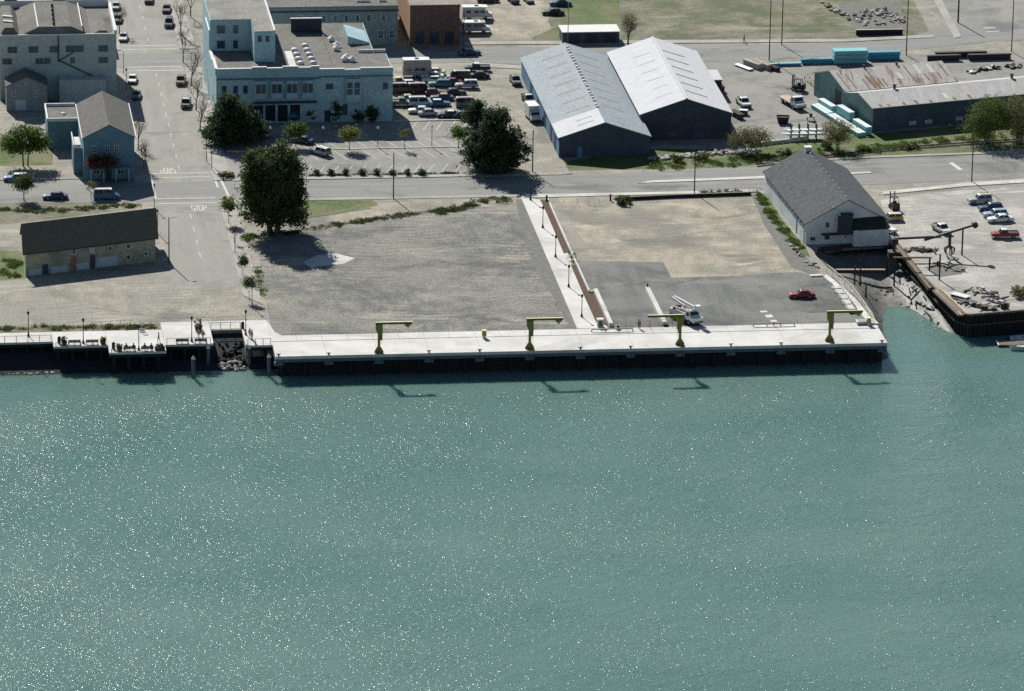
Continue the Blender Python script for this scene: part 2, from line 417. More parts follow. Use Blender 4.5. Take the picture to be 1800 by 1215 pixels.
sheet('rail_ballast', P((1340, 281), (1480, 262), (1800, 240), (1800, 253), (1500, 272), (1340, 292)), 0.020, 'dry_grass')
sheet('field', [(78, 210.5)] + P((1640, 68), (1600, -10)) + [(166, 300), (80, 300)], 0.012, 'dry_grass')
sheet('rubble_lot', P((1470, 5), (1580, 2), (1592, 50), (1500, 48)), 0.016, 'dark_ground')
sheet('dirt_drive', P((815, -15), (1000, -15), (930, 78), (815, 80)), 0.016, 'tan_lot')
sheet('green_corner', P((985, -10), (1090, -10), (1085, 60), (940, 80), (935, 66), (985, 45)), 0.018, 'grass')
sheet('parking_lot', [(1.0, 113.0), (56.0, 112.6), (57.5, 150.0), (1.0, 150.5)], 0.012, 'asphalt')
sheet('side_lot', [(-120, 97.8), (KL - 3.2, 97.8), (KL - 3.2, 113.5), (-120, 113.5)], 0.012, 'asphalt')

for nm, q, w_ in (('ditch_shadow', ((500, 410), (570, 399), (640, 388), (700, 379), (760, 371), (845, 360)), .9), ('ditch_shadow', ((532, 384), (590, 376), (652, 366)), .35)):
    q = [at(*k) for k in q]
    a_ = [(p.x, p.y + w_ * random.uniform(.6, 1.2)) for p in q]; b_ = [(p.x, p.y - w_ * random.uniform(.6, 1.2)) for p in q[::-1]]
    sheet(nm, a_ + b_, 0.021, 'ditch_shade')  # dark strips: the trench's shadow is painted as ground colour
# ---- roads
sheet('street', [(KL, 30), (KR, 30), (KR, 400), (KL, 400)], 0.022, 'street_asphalt')
sheet('street_end', P((285, 505), (420, 505), (445, 545), (440, 556), (300, 560), (150, 540), (250, 515)), 0.028, 'gravel')
road = [(-300, 97.6)] + [(KR, 97.6), (56, 97.2), (80, 97.0), (103.8, 97.6), (130, 99.6), (157, 102.4), (230, 108), (230, 124), (160.7, 119.0), (130, 117.4), (106.7, 114.6), (92, 111.6), (80, 110.4), (48, 109.8), (-300, 110.2)]
sheet('waterfront_road', road, 0.030, 'asphalt_streaked')
sheet('back_road', [(-300, 195.5), (60, 195.0), (70, 191.5), (108, 192.0), (145, 196.5), (172, 205), (240, 208), (240, 224), (166, 219), (150, 206.5), (128, 205.4), (-300, 208.5)], 0.034, 'asphalt_streaked')
sheet('side_street', P((1645, -20), (1900, -20)) + [(186, 212), (163, 212)], 0.026, 'asphalt')

def pavement(name, pts, m='sidewalk', h=0.13, joints=None):
    o = tag(MB().prism([tuple(p) for p in pts], -0.02, h).build(name, m), kind='structure')
    return o
pavement('pavement', [(KR, 36), (0.2, 30), (0.2, 97.0), (KR, 97.0)])
pavement('pavement', [(KR, 110.6), (0.6, 110.6), (0.6, 194.5), (KR, 194.5)])
pavement('pavement', [(KR, 209.2), (0.6, 209.2), (0.6, 330), (KR, 330)])
pavement('pavement', [(KL - 2.6, 58), (KL, 58), (KL, 97.0), (KL - 2.6, 97.0)], 'gravel', 0.1)
pavement('pavement', [(KL - 3.1, 110.6), (KL, 110.6), (KL, 194.5), (KL - 3.1, 194.5)])
pavement('pavement', [(KL - 3.1, 209.2), (KL, 209.2), (KL, 330), (KL - 3.1, 330)])
pavement('pavement', [(0.9, 110.1), (66.0, 110.0), (68.0, 110.6), (66.0, 111.6), (0.9, 111.8)])
pavement('pavement', [(0.5, 96.0), (55.9, 95.6), (55.9, 97.1), (0.5, 97.4)], 'sidewalk', 0.08)
pavement('pavement', [(56.2, 94.6), (70, 95.0), (102.5, 95.6), (102.5, 97.3), (80, 96.8), (56.2, 96.9)], 'concrete_rough')
pavement('pavement', [(80.0, 103.2), (106.5, 104.8), (127.5, 107.0), (127.2, 108.2), (106.5, 106.4), (83, 104.8)], 'concrete_rough')
pavement('pavement', [(107, 115.0), (130, 117.8), (160, 119.5), (220, 124), (220, 125.2), (160, 120.8), (130, 119.0), (107, 116.0)], 'sidewalk')
pavement('pavement', P((1552, 337), (1640, 329), (1700, 322), (1800, 316), (1800, 322), (1700, 328), (1640, 334), (1552, 343)), 'concrete_rough')
pavement('pavement', [(58, 208.9), (96, 207.6), (140, 206.3), (160, 208.6), (160, 211), (140, 208.6), (96, 210.3), (58, 211.4)], 'sidewalk')
pavement('pavement', [(58, 191.0), (68, 188.6), (69.5, 190.8), (58, 194.6)], 'sidewalk')
pavement('pavement', P((1640, 0), (1655, 0), (1690, 65), (1678, 68)), 'sidewalk')
pavement('kerb', [(1.0, 130.7), (52, 131.0), (52, 131.35), (1.0, 131.05)], 'concrete_rough', 0.14)
pavement('kerb', [(36.9, 150.4), (56, 150.3), (56, 150.75), (36.9, 150.85)], 'concrete_rough', 0.2)
pavement('kerb', [(-120, 113.6), (-33.0, 113.6), (-27, 113.4), (-27, 113.8), (-33, 114.0), (-120, 114.0)], 'concrete_rough', 0.16)
pavement('bright_puddle', P((532, 461), (556, 449), (590, 446), (624, 454), (604, 464), (575, 467), (545, 470)), 'concrete_rough', 0.025)  # pale patch for a bright puddle, its shine put into the colour

# ---- painted markings: each a thin sheet of its own kind, pieces as parts
def marking(name, quads, m='paint_white', z=0.042):
    root = tag(bpy.data.objects.new(name, None), kind='structure'); COL.objects.link(root)
    for q in quads:
        MB().add([(p[0], p[1], z) for p in q], [tuple(range(len(q)))]).build('stripe', m, root)
    return root
def line_quad(a, b, w):
    a, b = Vector((a[0], a[1])), Vector((b[0], b[1])); d = (b - a).normalized(); nrm = Vector((-d.y, d.x)) * w / 2
    return [tuple(a - nrm), tuple(b - nrm), tuple(b + nrm), tuple(a + nrm)]
cross = []
for y in (95.6, 99.5 - 0.6, 113.4, 116.2, 195.0 - 2.6, 198.0 - 2.6, 209.6, 212.4):
    cross.append(line_quad((KL + 0.5, y), (KR - 0.5, y), 0.38))
marking('crosswalk_marking', cross)
CX = -9.1
dash = []
y = 60.0
while y < 92: dash.append(line_quad((CX + 0.1, y), (CX, y + 3.2), 0.22)); y += 8.4
y = 119.0
while y < 190: dash.append(line_quad((CX, y), (CX, y + 3.0), 0.2)); y += 7.6
y = 216.0
while y < 300: dash.append(line_quad((CX, y), (CX, y + 3.0), 0.2)); y += 9
marking('lane_dashes', dash, 'paint_worn')
marking('edge_line', [line_quad(P((388, 316))[0], P((402, 345))[0], 0.45), line_quad(P((372, 300))[0], P((383, 330))[0], 0.4), line_quad((KL + 0.3, 99), (KL + 0.3, 112), 0.4)])
stalls = []
for i in range(17):                                            # slanted stalls on both sides of the middle kerb
    x = 6.0 + i * 2.95
    stalls.append(line_quad((x, 131.3), (x - 2.4, 138.2), 0.16))
    stalls.append(line_quad((x + 1.6, 130.6), (x + 4.0, 123.4), 0.16))
for i in range(9): stalls.append(line_quad((36.8 + i * 2.6, 143.6), (38.9 + i * 2.6, 150.1), 0.16))
for i in range(15): stalls.append(line_quad((7 + i * 2.72, 113.6), (9.0 + i * 2.72, 119.4), 0.16))
marking('stall_lines', stalls)
marking('ground_patches', [P((1335, 547), (1347, 546.5), (1350, 549), (1338, 550)), P((1344, 554), (1356, 553), (1360, 558), (1348, 559)), P((1353, 563), (1364, 562.5), (1367, 566), (1356, 566.5))])
marking('road_bar', [line_quad(P((1671, 286))[0], P((1689, 299))[0], 0.9)])
marking('side_street_bars', [line_quad(P((1728, 50))[0], P((1750, 49))[0], 0.6), line_quad(P((1732, 56.5))[0], P((1757, 55))[0], 0.4)])
# the word STOP on the street, both ways
def letters(word, x, y, wch, hch, flip):
    G_ = {'S': [[(1, 1), (0, 1), (0, .5), (1, .5), (1, 0), (0, 0)]], 'T': [[(0, 1), (1, 1)], [(.5, 1), (.5, 0)]],
          'O': [[(0, 0), (0, 1), (1, 1), (1, 0), (0, 0)]], 'P': [[(0, 0), (0, 1), (1, 1), (1, .5), (0, .5)]]}
    root = tag(bpy.data.objects.new('road_lettering', None), kind='structure'); COL.objects.link(root)
    for k, ch in enumerate(word):
        mb = MB(); i = 0
        for st in G_[ch]:
            for a, b in zip(st, st[1:]):
                pa = (k * wch * 1.25 + a[0] * wch, a[1] * hch); pb = (k * wch * 1.25 + b[0] * wch, b[1] * hch)
                if flip: pa, pb = (-pa[0], -pa[1]), (-pb[0], -pb[1])
                d = (Vector(pb) - Vector(pa)).normalized() * 0.1
                q = line_quad((x + pa[0] - d.x, y + pa[1] - d.y), (x + pb[0] + d.x, y + pb[1] + d.y), 0.34 if pa[1] == pb[1] else 0.2)
                mb.add([(p[0], p[1], 0.043 + 0.004 * (i % 2)) for p in q], [(0, 1, 2, 3)]); i += 1
        mb.build('letter', 'paint_white', root)
s0 = at(338, 371); letters('STOP', s0.x, s0.y, 0.6, 3.2, False)
s1 = at(307, 296); letters('STOP', s1.x, s1.y, 0.6, 3.2, True)

# ---- railway track
def curve_pts(pix):
    return [at(*q) for q in pix]
tr = thing('railway_track', 'rusty railway track running through the grass behind the white boathouse', 'railway')
cl = curve_pts([(1330, 292), (1420, 281), (1520, 268), (1650, 257), (1810, 246)])
for off in (-0.75, 0.75):
    mb = MB()
    for a, b in zip(cl, cl[1:]): mb.bar((a.x, a.y + off, 0.16), (b.x, b.y + off, 0.16), 0.12, 0.18)
    mb.build('rail', 'rust_metal', tr)
for a, b in zip(cl, cl[1:]):
    nn = int((b - a).length / 1.6)
    for i in range(nn):
        p = a.lerp(b, (i + .5) / nn); MB().cbox((p.x, p.y, 0.02), 0.25, 2.4, 0.07).build('sleeper', 'timber', tr)
# ================================================================ dock, promenade and path
dk = thing('concrete_dock', 'long white concrete dock on dark piles along the waterfront', 'dock')
for k in range(12):                                             # cast panels with open joints
    x = 110.6 / 12
    MB().box(k * x + .02, 0, -0.55, (k + 1) * x - .02, 8.54, random.uniform(-.008, .0)).build('deck_panel', 'concrete', dk)
    for q in (0, 1): MB().box(k * x + q * x / 2 + .035, 8.74, -0.55, k * x + (q + 1) * x / 2 - .035, 11.9, random.uniform(.03, .045)).build('apron_panel', 'concrete', dk)
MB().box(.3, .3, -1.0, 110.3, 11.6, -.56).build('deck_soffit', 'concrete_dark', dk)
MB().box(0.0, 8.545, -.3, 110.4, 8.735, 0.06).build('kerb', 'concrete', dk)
MB().box(.5, 1.6, -5.5, 110.0, 1.9, -1.0).build('shade_sheet', 'concrete_dark', dk)  # added dark sheet, keeps the shaded dock face black to the waterline
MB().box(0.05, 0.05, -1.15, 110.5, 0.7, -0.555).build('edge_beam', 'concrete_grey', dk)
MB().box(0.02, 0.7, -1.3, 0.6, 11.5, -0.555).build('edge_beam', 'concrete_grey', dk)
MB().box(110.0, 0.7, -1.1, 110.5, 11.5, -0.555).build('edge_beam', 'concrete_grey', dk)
CRX = [at(q, 622 - (q - 666) * 0.0255).x for q in (490, 578, 666, 754, 843, 931, 1020, 1108, 1195, 1284, 1372, 1458, 1549)]
pile = MB().tube((0, 0, -6), (0, 0, -0.56), 0.28, n=8)
for k, x in enumerate(CRX):
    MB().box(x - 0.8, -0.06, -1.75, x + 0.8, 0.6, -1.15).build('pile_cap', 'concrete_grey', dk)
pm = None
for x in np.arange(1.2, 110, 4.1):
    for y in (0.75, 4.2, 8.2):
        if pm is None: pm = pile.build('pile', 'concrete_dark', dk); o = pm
        else: o = pm.copy(); COL.objects.link(o); o.parent = dk
        o.location = (float(x), y, 0)
CLEAT = {0: 'at the corner by the promenade', 1: 'before the crane furthest from the boathouse', 3: 'just past the crane furthest from the boathouse', 4: 'below the yellow cabinet',
         6: 'just past the crane at the path foot', 7: 'between the path foot and the bucket truck', 9: 'just past the crane with the swung boom', 10: 'below the low rail with the red valve', 12: 'at the far dock corner by the inlet'}
for k, x in enumerate(CRX):                                     # mooring cleats along the edge
    if k in (2, 5, 8, 11): continue
    c = thing('mooring_cleat', 'small black mooring cleat on the dock edge ' + CLEAT[k], 'cleat', (x, 0.35, 0), 0, 'cleats along the dock edge')
    MB().box(-0.14, -0.1, 0, 0.14, 0.1, 0.3).build('base', 'black_metal', c)
    MB().tube((-0.4, 0, 0.34), (0.4, 0, 0.34), 0.09, n=6).build('horn', 'black_metal', c)

def jib_crane(px, py, side, label):
    b = at(px, py); b.y = max(b.y, 0.75)
    t = thing('jib_crane', label, 'crane', (b.x, b.y, 0), 0, 'yellow jib cranes on the dock')
    H = 5.35
    MB().cbox((0, 0, 0), 1.5, 1.4, 0.1).build('base_plate', 'crane_yellow', t)
    for a in range(4):                                          # gusset fins
        ca, sa = math.cos(a * PI / 2), math.sin(a * PI / 2)
        mb = MB(Matrix.Rotation(a * PI / 2, 4, 'Z'))
        mb.add([(0.2, -0.05, 0.1), (0.85, -0.05, 0.1), (0.8, -0.05, 0.35), (0.2, -0.05, 1.35), (0.2, 0.05, 0.1), (0.85, 0.05, 0.1), (0.8, 0.05, 0.35), (0.2, 0.05, 1.35)],
               [(0, 1, 2, 3), (7, 6, 5, 4), (0, 4, 5, 1), (1, 5, 6, 2), (2, 6, 7, 3), (3, 7, 4, 0)])
        mb.build('gusset', 'crane_yellow', t)
    MB().tube((0, 0, 0.1), (0, 0, H - 0.9), 0.27, 0.25, n=10).build('column', 'crane_yellow', t, True)
    s = side
    head = [(-0.62, H - 0.02), (0.62, H - 0.02), (0.62, H - 2.3), (0.3, H - 2.3), (-0.34, H - 1.6), (-0.62, H - 0.9)]
    mb = MB(); nn = len(head)
    mb.add([(q[0] * s, -0.3, q[1]) for q in head] + [(q[0] * s, 0.3, q[1]) for q in head],
           [tuple(range(nn)), tuple(range(nn, 2 * nn))[::-1]] + [(i, (i + 1) % nn, (i + 1) % nn + nn, i + nn) for i in range(nn)])
    mb.build('head', 'crane_yellow', t)
    x0, x1 = (-0.65, 5.95) if s > 0 else (-5.95, 0.65)
    bm = MB().box(x0, -0.06, H + 0.06, x1, 0.06, H + 0.34).box(x0, -0.2, H, x1, 0.2, H + 0.06).box(x0, -0.2, H + 0.34, x1, 0.2, H + 0.41)
    arm = bm.build('boom', 'crane_yellow', t)
    MB().box(x0, -0.18, H + 0.412, x1, 0.18, H + 0.424).build('sunlit_top', 'crane_sunlit', arm)  # pale strip paints the sunlit top of the boom
    MB().box(2.3 * s - 0.3, -0.085, H + 0.09, 2.3 * s + 0.3, -0.06, H + 0.32).build('maker_plate', 'blue_paint', arm)
    tx = (5.1 if s > 0 else -1.3)
    mb = MB().box(tx - 0.55, -0.25, H - 0.28, tx + 0.6, 0.25, H - 0.02).tube((tx - 0.3, -0.1, H - 0.35), (tx + 0.25, -0.1, H - 0.35), 0.22, n=8)
    tr_ = mb.build('hoist_trolley', 'crane_yellow', t)
    MB().tube((tx + 0.1, 0, H - 0.8), (tx + 0.1, 0, H - 0.3), 0.1, n=6).build('hook', 'black_metal', tr_)
    MB().box(0.3 * s - 0.1, -0.3, H - 2.9, 0.3 * s + 0.28, 0.1, H - 2.3).build('control_box', 'crane_yellow', t)
    MB().tube((0.5 * s, -0.3, 1.7), (0.5 * s, -0.3, H - 2.4), 0.025, n=5).build('pendant_cable', 'black_metal', t)
    return t
jib_crane(666, 620.5, 1, 'yellow jib crane standing furthest from the white boathouse, boom over the dock')
jib_crane(931, 613.5, 1, 'yellow jib crane beside the foot of the lamp-lined path')
jib_crane(1195, 606.5, -1, 'yellow jib crane in front of the bucket truck, boom swung the other way')
jib_crane(1458, 600, 1, 'yellow jib crane near the dock end by the white ramp')

# ---- promenade
pr = thing('promenade', 'pale stepped waterfront promenade with boat slip beside the long dock', 'promenade')
for q in ((-300, 11.3, -39.05, 16.9), (-39, 8.4, -29.35, 16.9), (-29.3, 4.2, -19.15, 16.9), (-19.1, 8.0, -10.45, 21.2), (-10.4, 16.6, -4.85, 21.2), (-4.8, 6.6, 0.1, 21.2)):
    MB().box(q[0], q[1], -0.35, q[2], q[3], 0.03).build('deck', 'concrete', pr)
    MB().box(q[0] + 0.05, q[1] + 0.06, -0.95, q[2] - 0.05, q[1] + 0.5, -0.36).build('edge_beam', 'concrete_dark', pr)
for x0, x1, y in ((-60, -39, 11.8), (-39, -29.4, 8.9), (-29.2, -19.2, 4.7), (-19, -10.5, 8.5), (-4.7, 0, 7.1)):
    xx = np.arange(x0 + 0.8, x1, 2.6)
    for x in xx:
        for dy in (0, 3.6):
            o = pm.copy(); COL.objects.link(o); o.parent = pr; o.location = (float(x), y + dy, 0)
# deck boundary walls of the boat slip, sunlit edges
MB().box(-10.75, 8.0, 0.03, -10.45, 16.6, 0.18).build('kerb', 'concrete', pr)
MB().box(-4.8, 6.6, 0.03, -4.5, 16.6, 0.18).build('kerb', 'concrete', pr)
MB().add([(0.15, 21.1, 0.035), (0.15, 8.0, 0.035), (2.2, 11.9, 0.045), (1.0, 14.0, 0.035)], [(0, 1, 2, 3)]).build('ramp', 'concrete', pr)
# riprap in the slip
rp = thing('riprap', 'grey boulders heaped in the boat slip between the promenade decks', 'boulders')
def rock_mesh(mb, c, r, sq=0.7):
    ico = [(0, 0, 1), (.89, 0, .45), (.28, .85, .45), (-.72, .53, .45), (-.72, -.53, .45), (.28, -.85, .45), (.72, .53, -.45), (-.28, .85, -.45), (-.89, 0, -.45), (-.28, -.85, -.45), (.72, -.53, -.45), (0, 0, -1)]
    fs = [(0, 1, 2), (0, 2, 3), (0, 3, 4), (0, 4, 5), (0, 5, 1), (1, 6, 2), (2, 7, 3), (3, 8, 4), (4, 9, 5), (5, 10, 1), (6, 7, 2), (7, 8, 3), (8, 9, 4), (9, 10, 5), (10, 6, 1), (11, 7, 6), (11, 8, 7), (11, 9, 8), (11, 10, 9), (11, 6, 10)]
    sx, sy = random.uniform(.75, 1.3), random.uniform(.75, 1.2)
    a = random.uniform(0, 6.3); ca, sa = math.cos(a), math.sin(a)
    vs = []
    for x, y, z in ico:
        k = r * random.uniform(.78, 1.15); x, y = x * sx * k, y * sy * k
        vs.append((c[0] + x * ca - y * sa, c[1] + x * sa + y * ca, c[2] + z * k * sq))
    return mb.add(vs, fs)
for i in range(70):
    y = random.uniform(4.9, 8.2) if i < 46 else random.uniform(8, 13); x = random.uniform(-10.0, -5.0)
    z = -5 + (y - 2.5) * 0.326 + 0.22
    rock_mesh(MB(), (x, y, z), random.uniform(0.28, 0.62)).build('stone', random.choice(('stone', 'stone_dark')) if y < 7.5 else 'concrete_dark', rp)
rb = thing('shore_stones', 'band of pale stones at the waterline under the railed promenade', 'stones')
for i in range(60):
    x = random.uniform(-48.5, -38.2)
    rock_mesh(MB(), (x, 6.3 + random.uniform(-0.7, 0.7) * (1 + .3 * math.sin(x)), WATER_Z + .08), random.uniform(0.2, 0.5), 0.5).build('stone', 'stone', rb)

def capped_piling(px, py_top, label):
    p = at(px, py_top, -0.2)
    t = thing('capped_piling', label, 'piling', (p.x, p.y, 0), 0, 'grey pilings with white cone caps')
    MB().tube((0, 0, -6), (0, 0, -0.55), 0.33, n=10).build('shaft', 'concrete_grey', t, True)
    MB().lathe([(0.40, -0.56), (0.38, -0.42), (0.03, 0.12)], n=10).build('cap', 'white_metal', t)
capped_piling(340, 628, 'white-capped piling in the water in front of the plaza benches')
capped_piling(366, 609, 'white-capped piling at the slip mouth against the benches deck')
capped_piling(438, 609, 'white-capped piling at the slip mouth against the small railed deck')
capped_piling(473, 625, 'white-capped piling in the water off the corner of the long dock')

# ---- the path to the dock with its planting strip
pavement('path', [(54.2, 96.2), (60.0, 96.2), (61.0, 11.95), (57.7, 11.95)][0:0] + [(55.9, 95.5)] + P((948, 351), (1068, 578)) + P((1014.6, 578)), 'concrete', 0.06)
pl = thing('planting_bed', 'long mulch planting bed with white kerb beside the lamp-lined path', 'planter')
def strip(pix): return [tuple(q) for q in P(*pix)]
a = strip([(951, 352), (961, 352), (1002, 443), (991, 446)])
MB().prism(a, 0.0, 0.12).build('mulch', 'mulch', pl)
a = strip([(1003, 466), (1013, 466), (1036, 516), (1025, 517)]); MB().prism(a, 0.0, 0.12).build('mulch', 'mulch', pl)
a = strip([(1025.2, 517.5), (1046, 514), (1072, 572), (1050, 572)]); MB().prism(a, 0.0, 0.11).build('mulch', 'mulch', pl)
for pa, pb, h_, w_ in (((961.5, 350), (1003, 443), .45, .3), ((1003.5, 443), (1013.5, 466), .4, .35), ((1013.5, 466), (1035.5, 515), .5, .3), ((1036.5, 515.5), (1046, 514.5), .4, .3), ((1046.5, 514), (1074, 575), .75, .75)):
    a, b = at(*pa), at(*pb); MB().bar((a.x, a.y, h_ / 2), (b.x, b.y, h_ / 2), w_, h_).build('kerb', 'concrete', pl)
bw = thing('concrete_runway_beam', 'white concrete beam lying on the asphalt beside the bucket truck', 'beam')
a, b = at(1138, 512), at(1168, 573); MB().bar((a.x, a.y, 0.4), (b.x, b.y, 0.4), 0.85, 0.8).build('beam', 'concrete', bw)
MB().cbox((a.x + .1, a.y + .6, 0), 0.25, 0.25, 1.3).build('end_post', 'black_metal', bw)
MB().cbox((b.x + .3, b.y - .3, 0), 0.9, 0.3, 0.3).build('end_plate', 'black_metal', bw)

# ---- lamps of the path and the promenade
def promenade_lamp(loc, label, H=4.2, group='black lantern lamp posts'):
    t = thing('lamp_post', label, 'lamp post', loc, 0, group)
    MB().lathe([(0.24, 0), (0.22, 0.25), (0.13, 0.55), (0.09, 0.8)], n=8).build('base', 'black_metal', t)
    MB().tube((0, 0, 0.7), (0, 0, H - 0.55), 0.085, 0.065, n=7).build('pole', 'black_metal', t)
    h = MB().lathe([(0.10, H - 0.55), (0.2, H - 0.42), (0.22, H - 0.15), (0.12, H - 0.1)], n=8).build('lantern', 'black_metal', t)
    MB().lathe([(0.26, H - 0.12), (0.2, H - 0.02), (0.04, H + 0.14)], n=8).build('cap', 'black_metal', h)
    return t
for (x, y), lab in zip(((932.6, 352), (954, 401), (976.5, 452.5), (999.5, 505), (1022.5, 557.5)),
        ('black lamp post at the road end of the concrete path', 'black lamp post second from the road along the concrete path',
         'black lamp post at the middle of the concrete path by the bed gap', 'black lamp post fourth from the road along the concrete path', 'black lamp post at the dock end of the concrete path')):
    p = at(x, y); promenade_lamp((p.x, p.y, 0.06), lab)
for (x, y), lab in zip(((50, 591.5), (146.5, 604), (244, 616), (337, 600.5), (432, 589)),
        ('black lamp post behind the railing of the promenade', 'black lamp post between two empty benches', 'black lamp post between the occupied benches', 'black lamp post beside the plaza benches', 'black lamp post on the small deck beside the boat slip')):
    p = at(x, y); promenade_lamp((p.x, p.y, 0.03), lab, 4.6)

# ---- railings
def railing(pts, label, step=2.0, h=1.1, m='black_metal', mesh='grey_metal', base=0.03, name='railing', group=None, r=0.05, wires=3):
    t = thing(name, label, 'fence' if name == 'fence' else 'railing', (0, 0, 0), 0, group)
    for a, b in zip(pts, pts[1:]):
        a, b = Vector((a[0], a[1], 0)), Vector((b[0], b[1], 0)); L_ = (b - a).length; k = max(1, round(L_ / step))
        for i in range(k + 1):
            p = a.lerp(b, i / k); MB().cbox((p.x, p.y, base), 2 * r, 2 * r, h).build('post', m, t)
        MB().bar((a.x, a.y, base + h + r * .6), (b.x, b.y, base + h + r * .6), r * 1.3, r * 1.2).build('top_rail', m, t)
        for wv in range(wires):
            z = base + h * (wv + .6) / (wires + .6)
            MB().bar((a.x, a.y, z), (b.x, b.y, z), r * .4, r * .4).build('wire', mesh, t)
    return t
railing([(-60, 11.55), (-39.3, 11.55)], 'black railing along the straight stretch of promenade edge')
railing([(-38.6, 8.65), (-29.7, 8.65)], 'low black railing behind the two empty benches', 2.4, 0.6)
railing([(-28.9, 4.45), (-19.5, 4.45)], 'low black railing behind the occupied benches', 2.4, 0.6)
railing([(-18.8, 8.25), (-11.0, 8.25)], 'black railing on the plaza edge behind the benches', 1.9)
railing([(-10.3, 16.8), (-5.0, 16.8)], 'black railing across the head of the boat slip', 1.8)
railing([(-4.4, 6.85), (-0.3, 6.85)], 'black railing of the small deck next to the long dock', 1.4)
# ================================================================ buildings
mat('wall_grey', (0.40, 0.45, 0.435), (0.46, 0.50, 0.48), 0.5, speck=0.25, speck_scale=2.5, stain=(.31, .36, .36))
mat('wall_grey_dark', (0.19, 0.225, 0.235), (0.235, 0.27, 0.27), 0.5, speck=0.25, speck_scale=2.5)
mat('wall_teal', (0.32, 0.49, 0.53), (0.37, 0.535, 0.565), 0.4, speck=0.25, speck_scale=2.5, scuff=(.43, .57, .59), stain=(.27, .42, .455))
mat('wall_teal_dark', (0.09, 0.17, 0.21), (0.12, 0.21, 0.25), 0.5, speck=0.15)
mat('wall_house', (0.11, 0.22, 0.28), (0.145, 0.26, 0.315), 0.5, speck=0.2, speck_scale=2.5)
mat('wall_white', (0.78, 0.80, 0.80), (0.70, 0.72, 0.72), 0.7, (0.60, 0.62, 0.62), 0.3, 0.12)
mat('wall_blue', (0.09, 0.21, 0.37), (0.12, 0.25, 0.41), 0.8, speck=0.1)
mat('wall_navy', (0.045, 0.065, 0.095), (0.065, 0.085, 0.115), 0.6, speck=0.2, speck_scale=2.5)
mat('wall_charcoal', (0.045, 0.055, 0.07), (0.06, 0.07, 0.085), 0.6, speck=0.2, speck_scale=2.5)
mat('wall_green', (0.16, 0.28, 0.275), (0.205, 0.32, 0.31), 0.5, (0.14, 0.22, 0.215), 0.2, 0.2, 2.5)
mat('wall_slate', (0.06, 0.09, 0.12), (0.085, 0.115, 0.145), 0.4, speck=0.25, speck_scale=2.0)
mat('wall_shed', (0.30, 0.315, 0.235), (0.385, 0.395, 0.295), 0.5, (0.22, 0.24, 0.19), 0.2, 0.35, 2.0, stretch=(1, 1, 3))
mat('wall_patch', (0.42, 0.52, 0.56), (0.34, 0.44, 0.48), 1.0, speck=0.2)
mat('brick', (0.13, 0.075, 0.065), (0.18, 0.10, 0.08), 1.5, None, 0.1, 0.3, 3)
mat('brick_sunlit', (0.44, 0.26, 0.16), (0.52, 0.31, 0.19), 0.6, None, 0.1, 0.2, 3)  # lighter copy of the brick, sunlight put into the colour
mat('roof_gravel', (0.165, 0.158, 0.145), (0.22, 0.21, 0.185), 0.6, (0.15, 0.145, 0.132), 0.15, 0.45, 2.5, spec=.1)
mat('roof_gravel_light', (0.26, 0.25, 0.225), (0.33, 0.315, 0.28), 0.6, (0.23, 0.22, 0.2), 0.15, 0.45, 2.5, spec=.1)
mat('roof_shingle', (0.115, 0.112, 0.108), (0.15, 0.145, 0.138), 0.8, None, 0.1, 0.35, 2.5, spec=.1)
mat('roof_grey', (0.078, 0.088, 0.098), (0.112, 0.12, 0.126), 0.8, None, 0.1, 0.4, 2.2, spec=.08)
mat('roof_black', (0.020, 0.032, 0.029), (0.036, 0.046, 0.038), 1.0, None, 0.1, 0.5, 2.2)
mat('roof_zinc', (0.275, 0.32, 0.35), (0.33, 0.365, 0.385), 0.6, None, 0.1, 0.35, 2.5, rough=0.8, spec=.12)
mat('roof_white', (0.60, 0.60, 0.61), (0.54, 0.54, 0.56), 0.5, None, 0.1, 0.1, 2.5, rough=0.85, spec=.1)
mat('roof_rust', (0.53, 0.51, 0.48), (0.29, 0.18, 0.11), 0.9, (0.48, 0.45, 0.41), 0.2, 0.25, 2.5, stretch=(1.15, 0.12, 0.12), lo=0.50, hi=0.62, rough=0.8, spec=.12)
mat('roof_sheet', (0.52, 0.515, 0.50), (0.41, 0.39, 0.37), 0.8, (0.46, 0.445, 0.42), 0.2, 0.25, 2.5, stretch=(1.2, 0.12, 0.12), rough=0.8, spec=.12)
mat('rust_patch', (0.20, 0.115, 0.075), (0.28, 0.19, 0.135), 1.5, None, 0.1, 0.35, 3)
mat('skylight_amber', (0.33, 0.28, 0.19), (0.26, 0.25, 0.21), 1.0, rough=0.8, spec=.1)
mat('skylight_pale', (0.74, 0.70, 0.58), rough=0.4)
mat('skylight_dark', (0.10, 0.11, 0.12), rough=0.3)
mat('parapet_white', (0.74, 0.73, 0.70), (0.66, 0.65, 0.62), 1.0)
mat('trim_blue', (0.42, 0.55, 0.62), rough=0.6)
mat('pipe_dark', (0.04, 0.045, 0.05), rough=0.6)

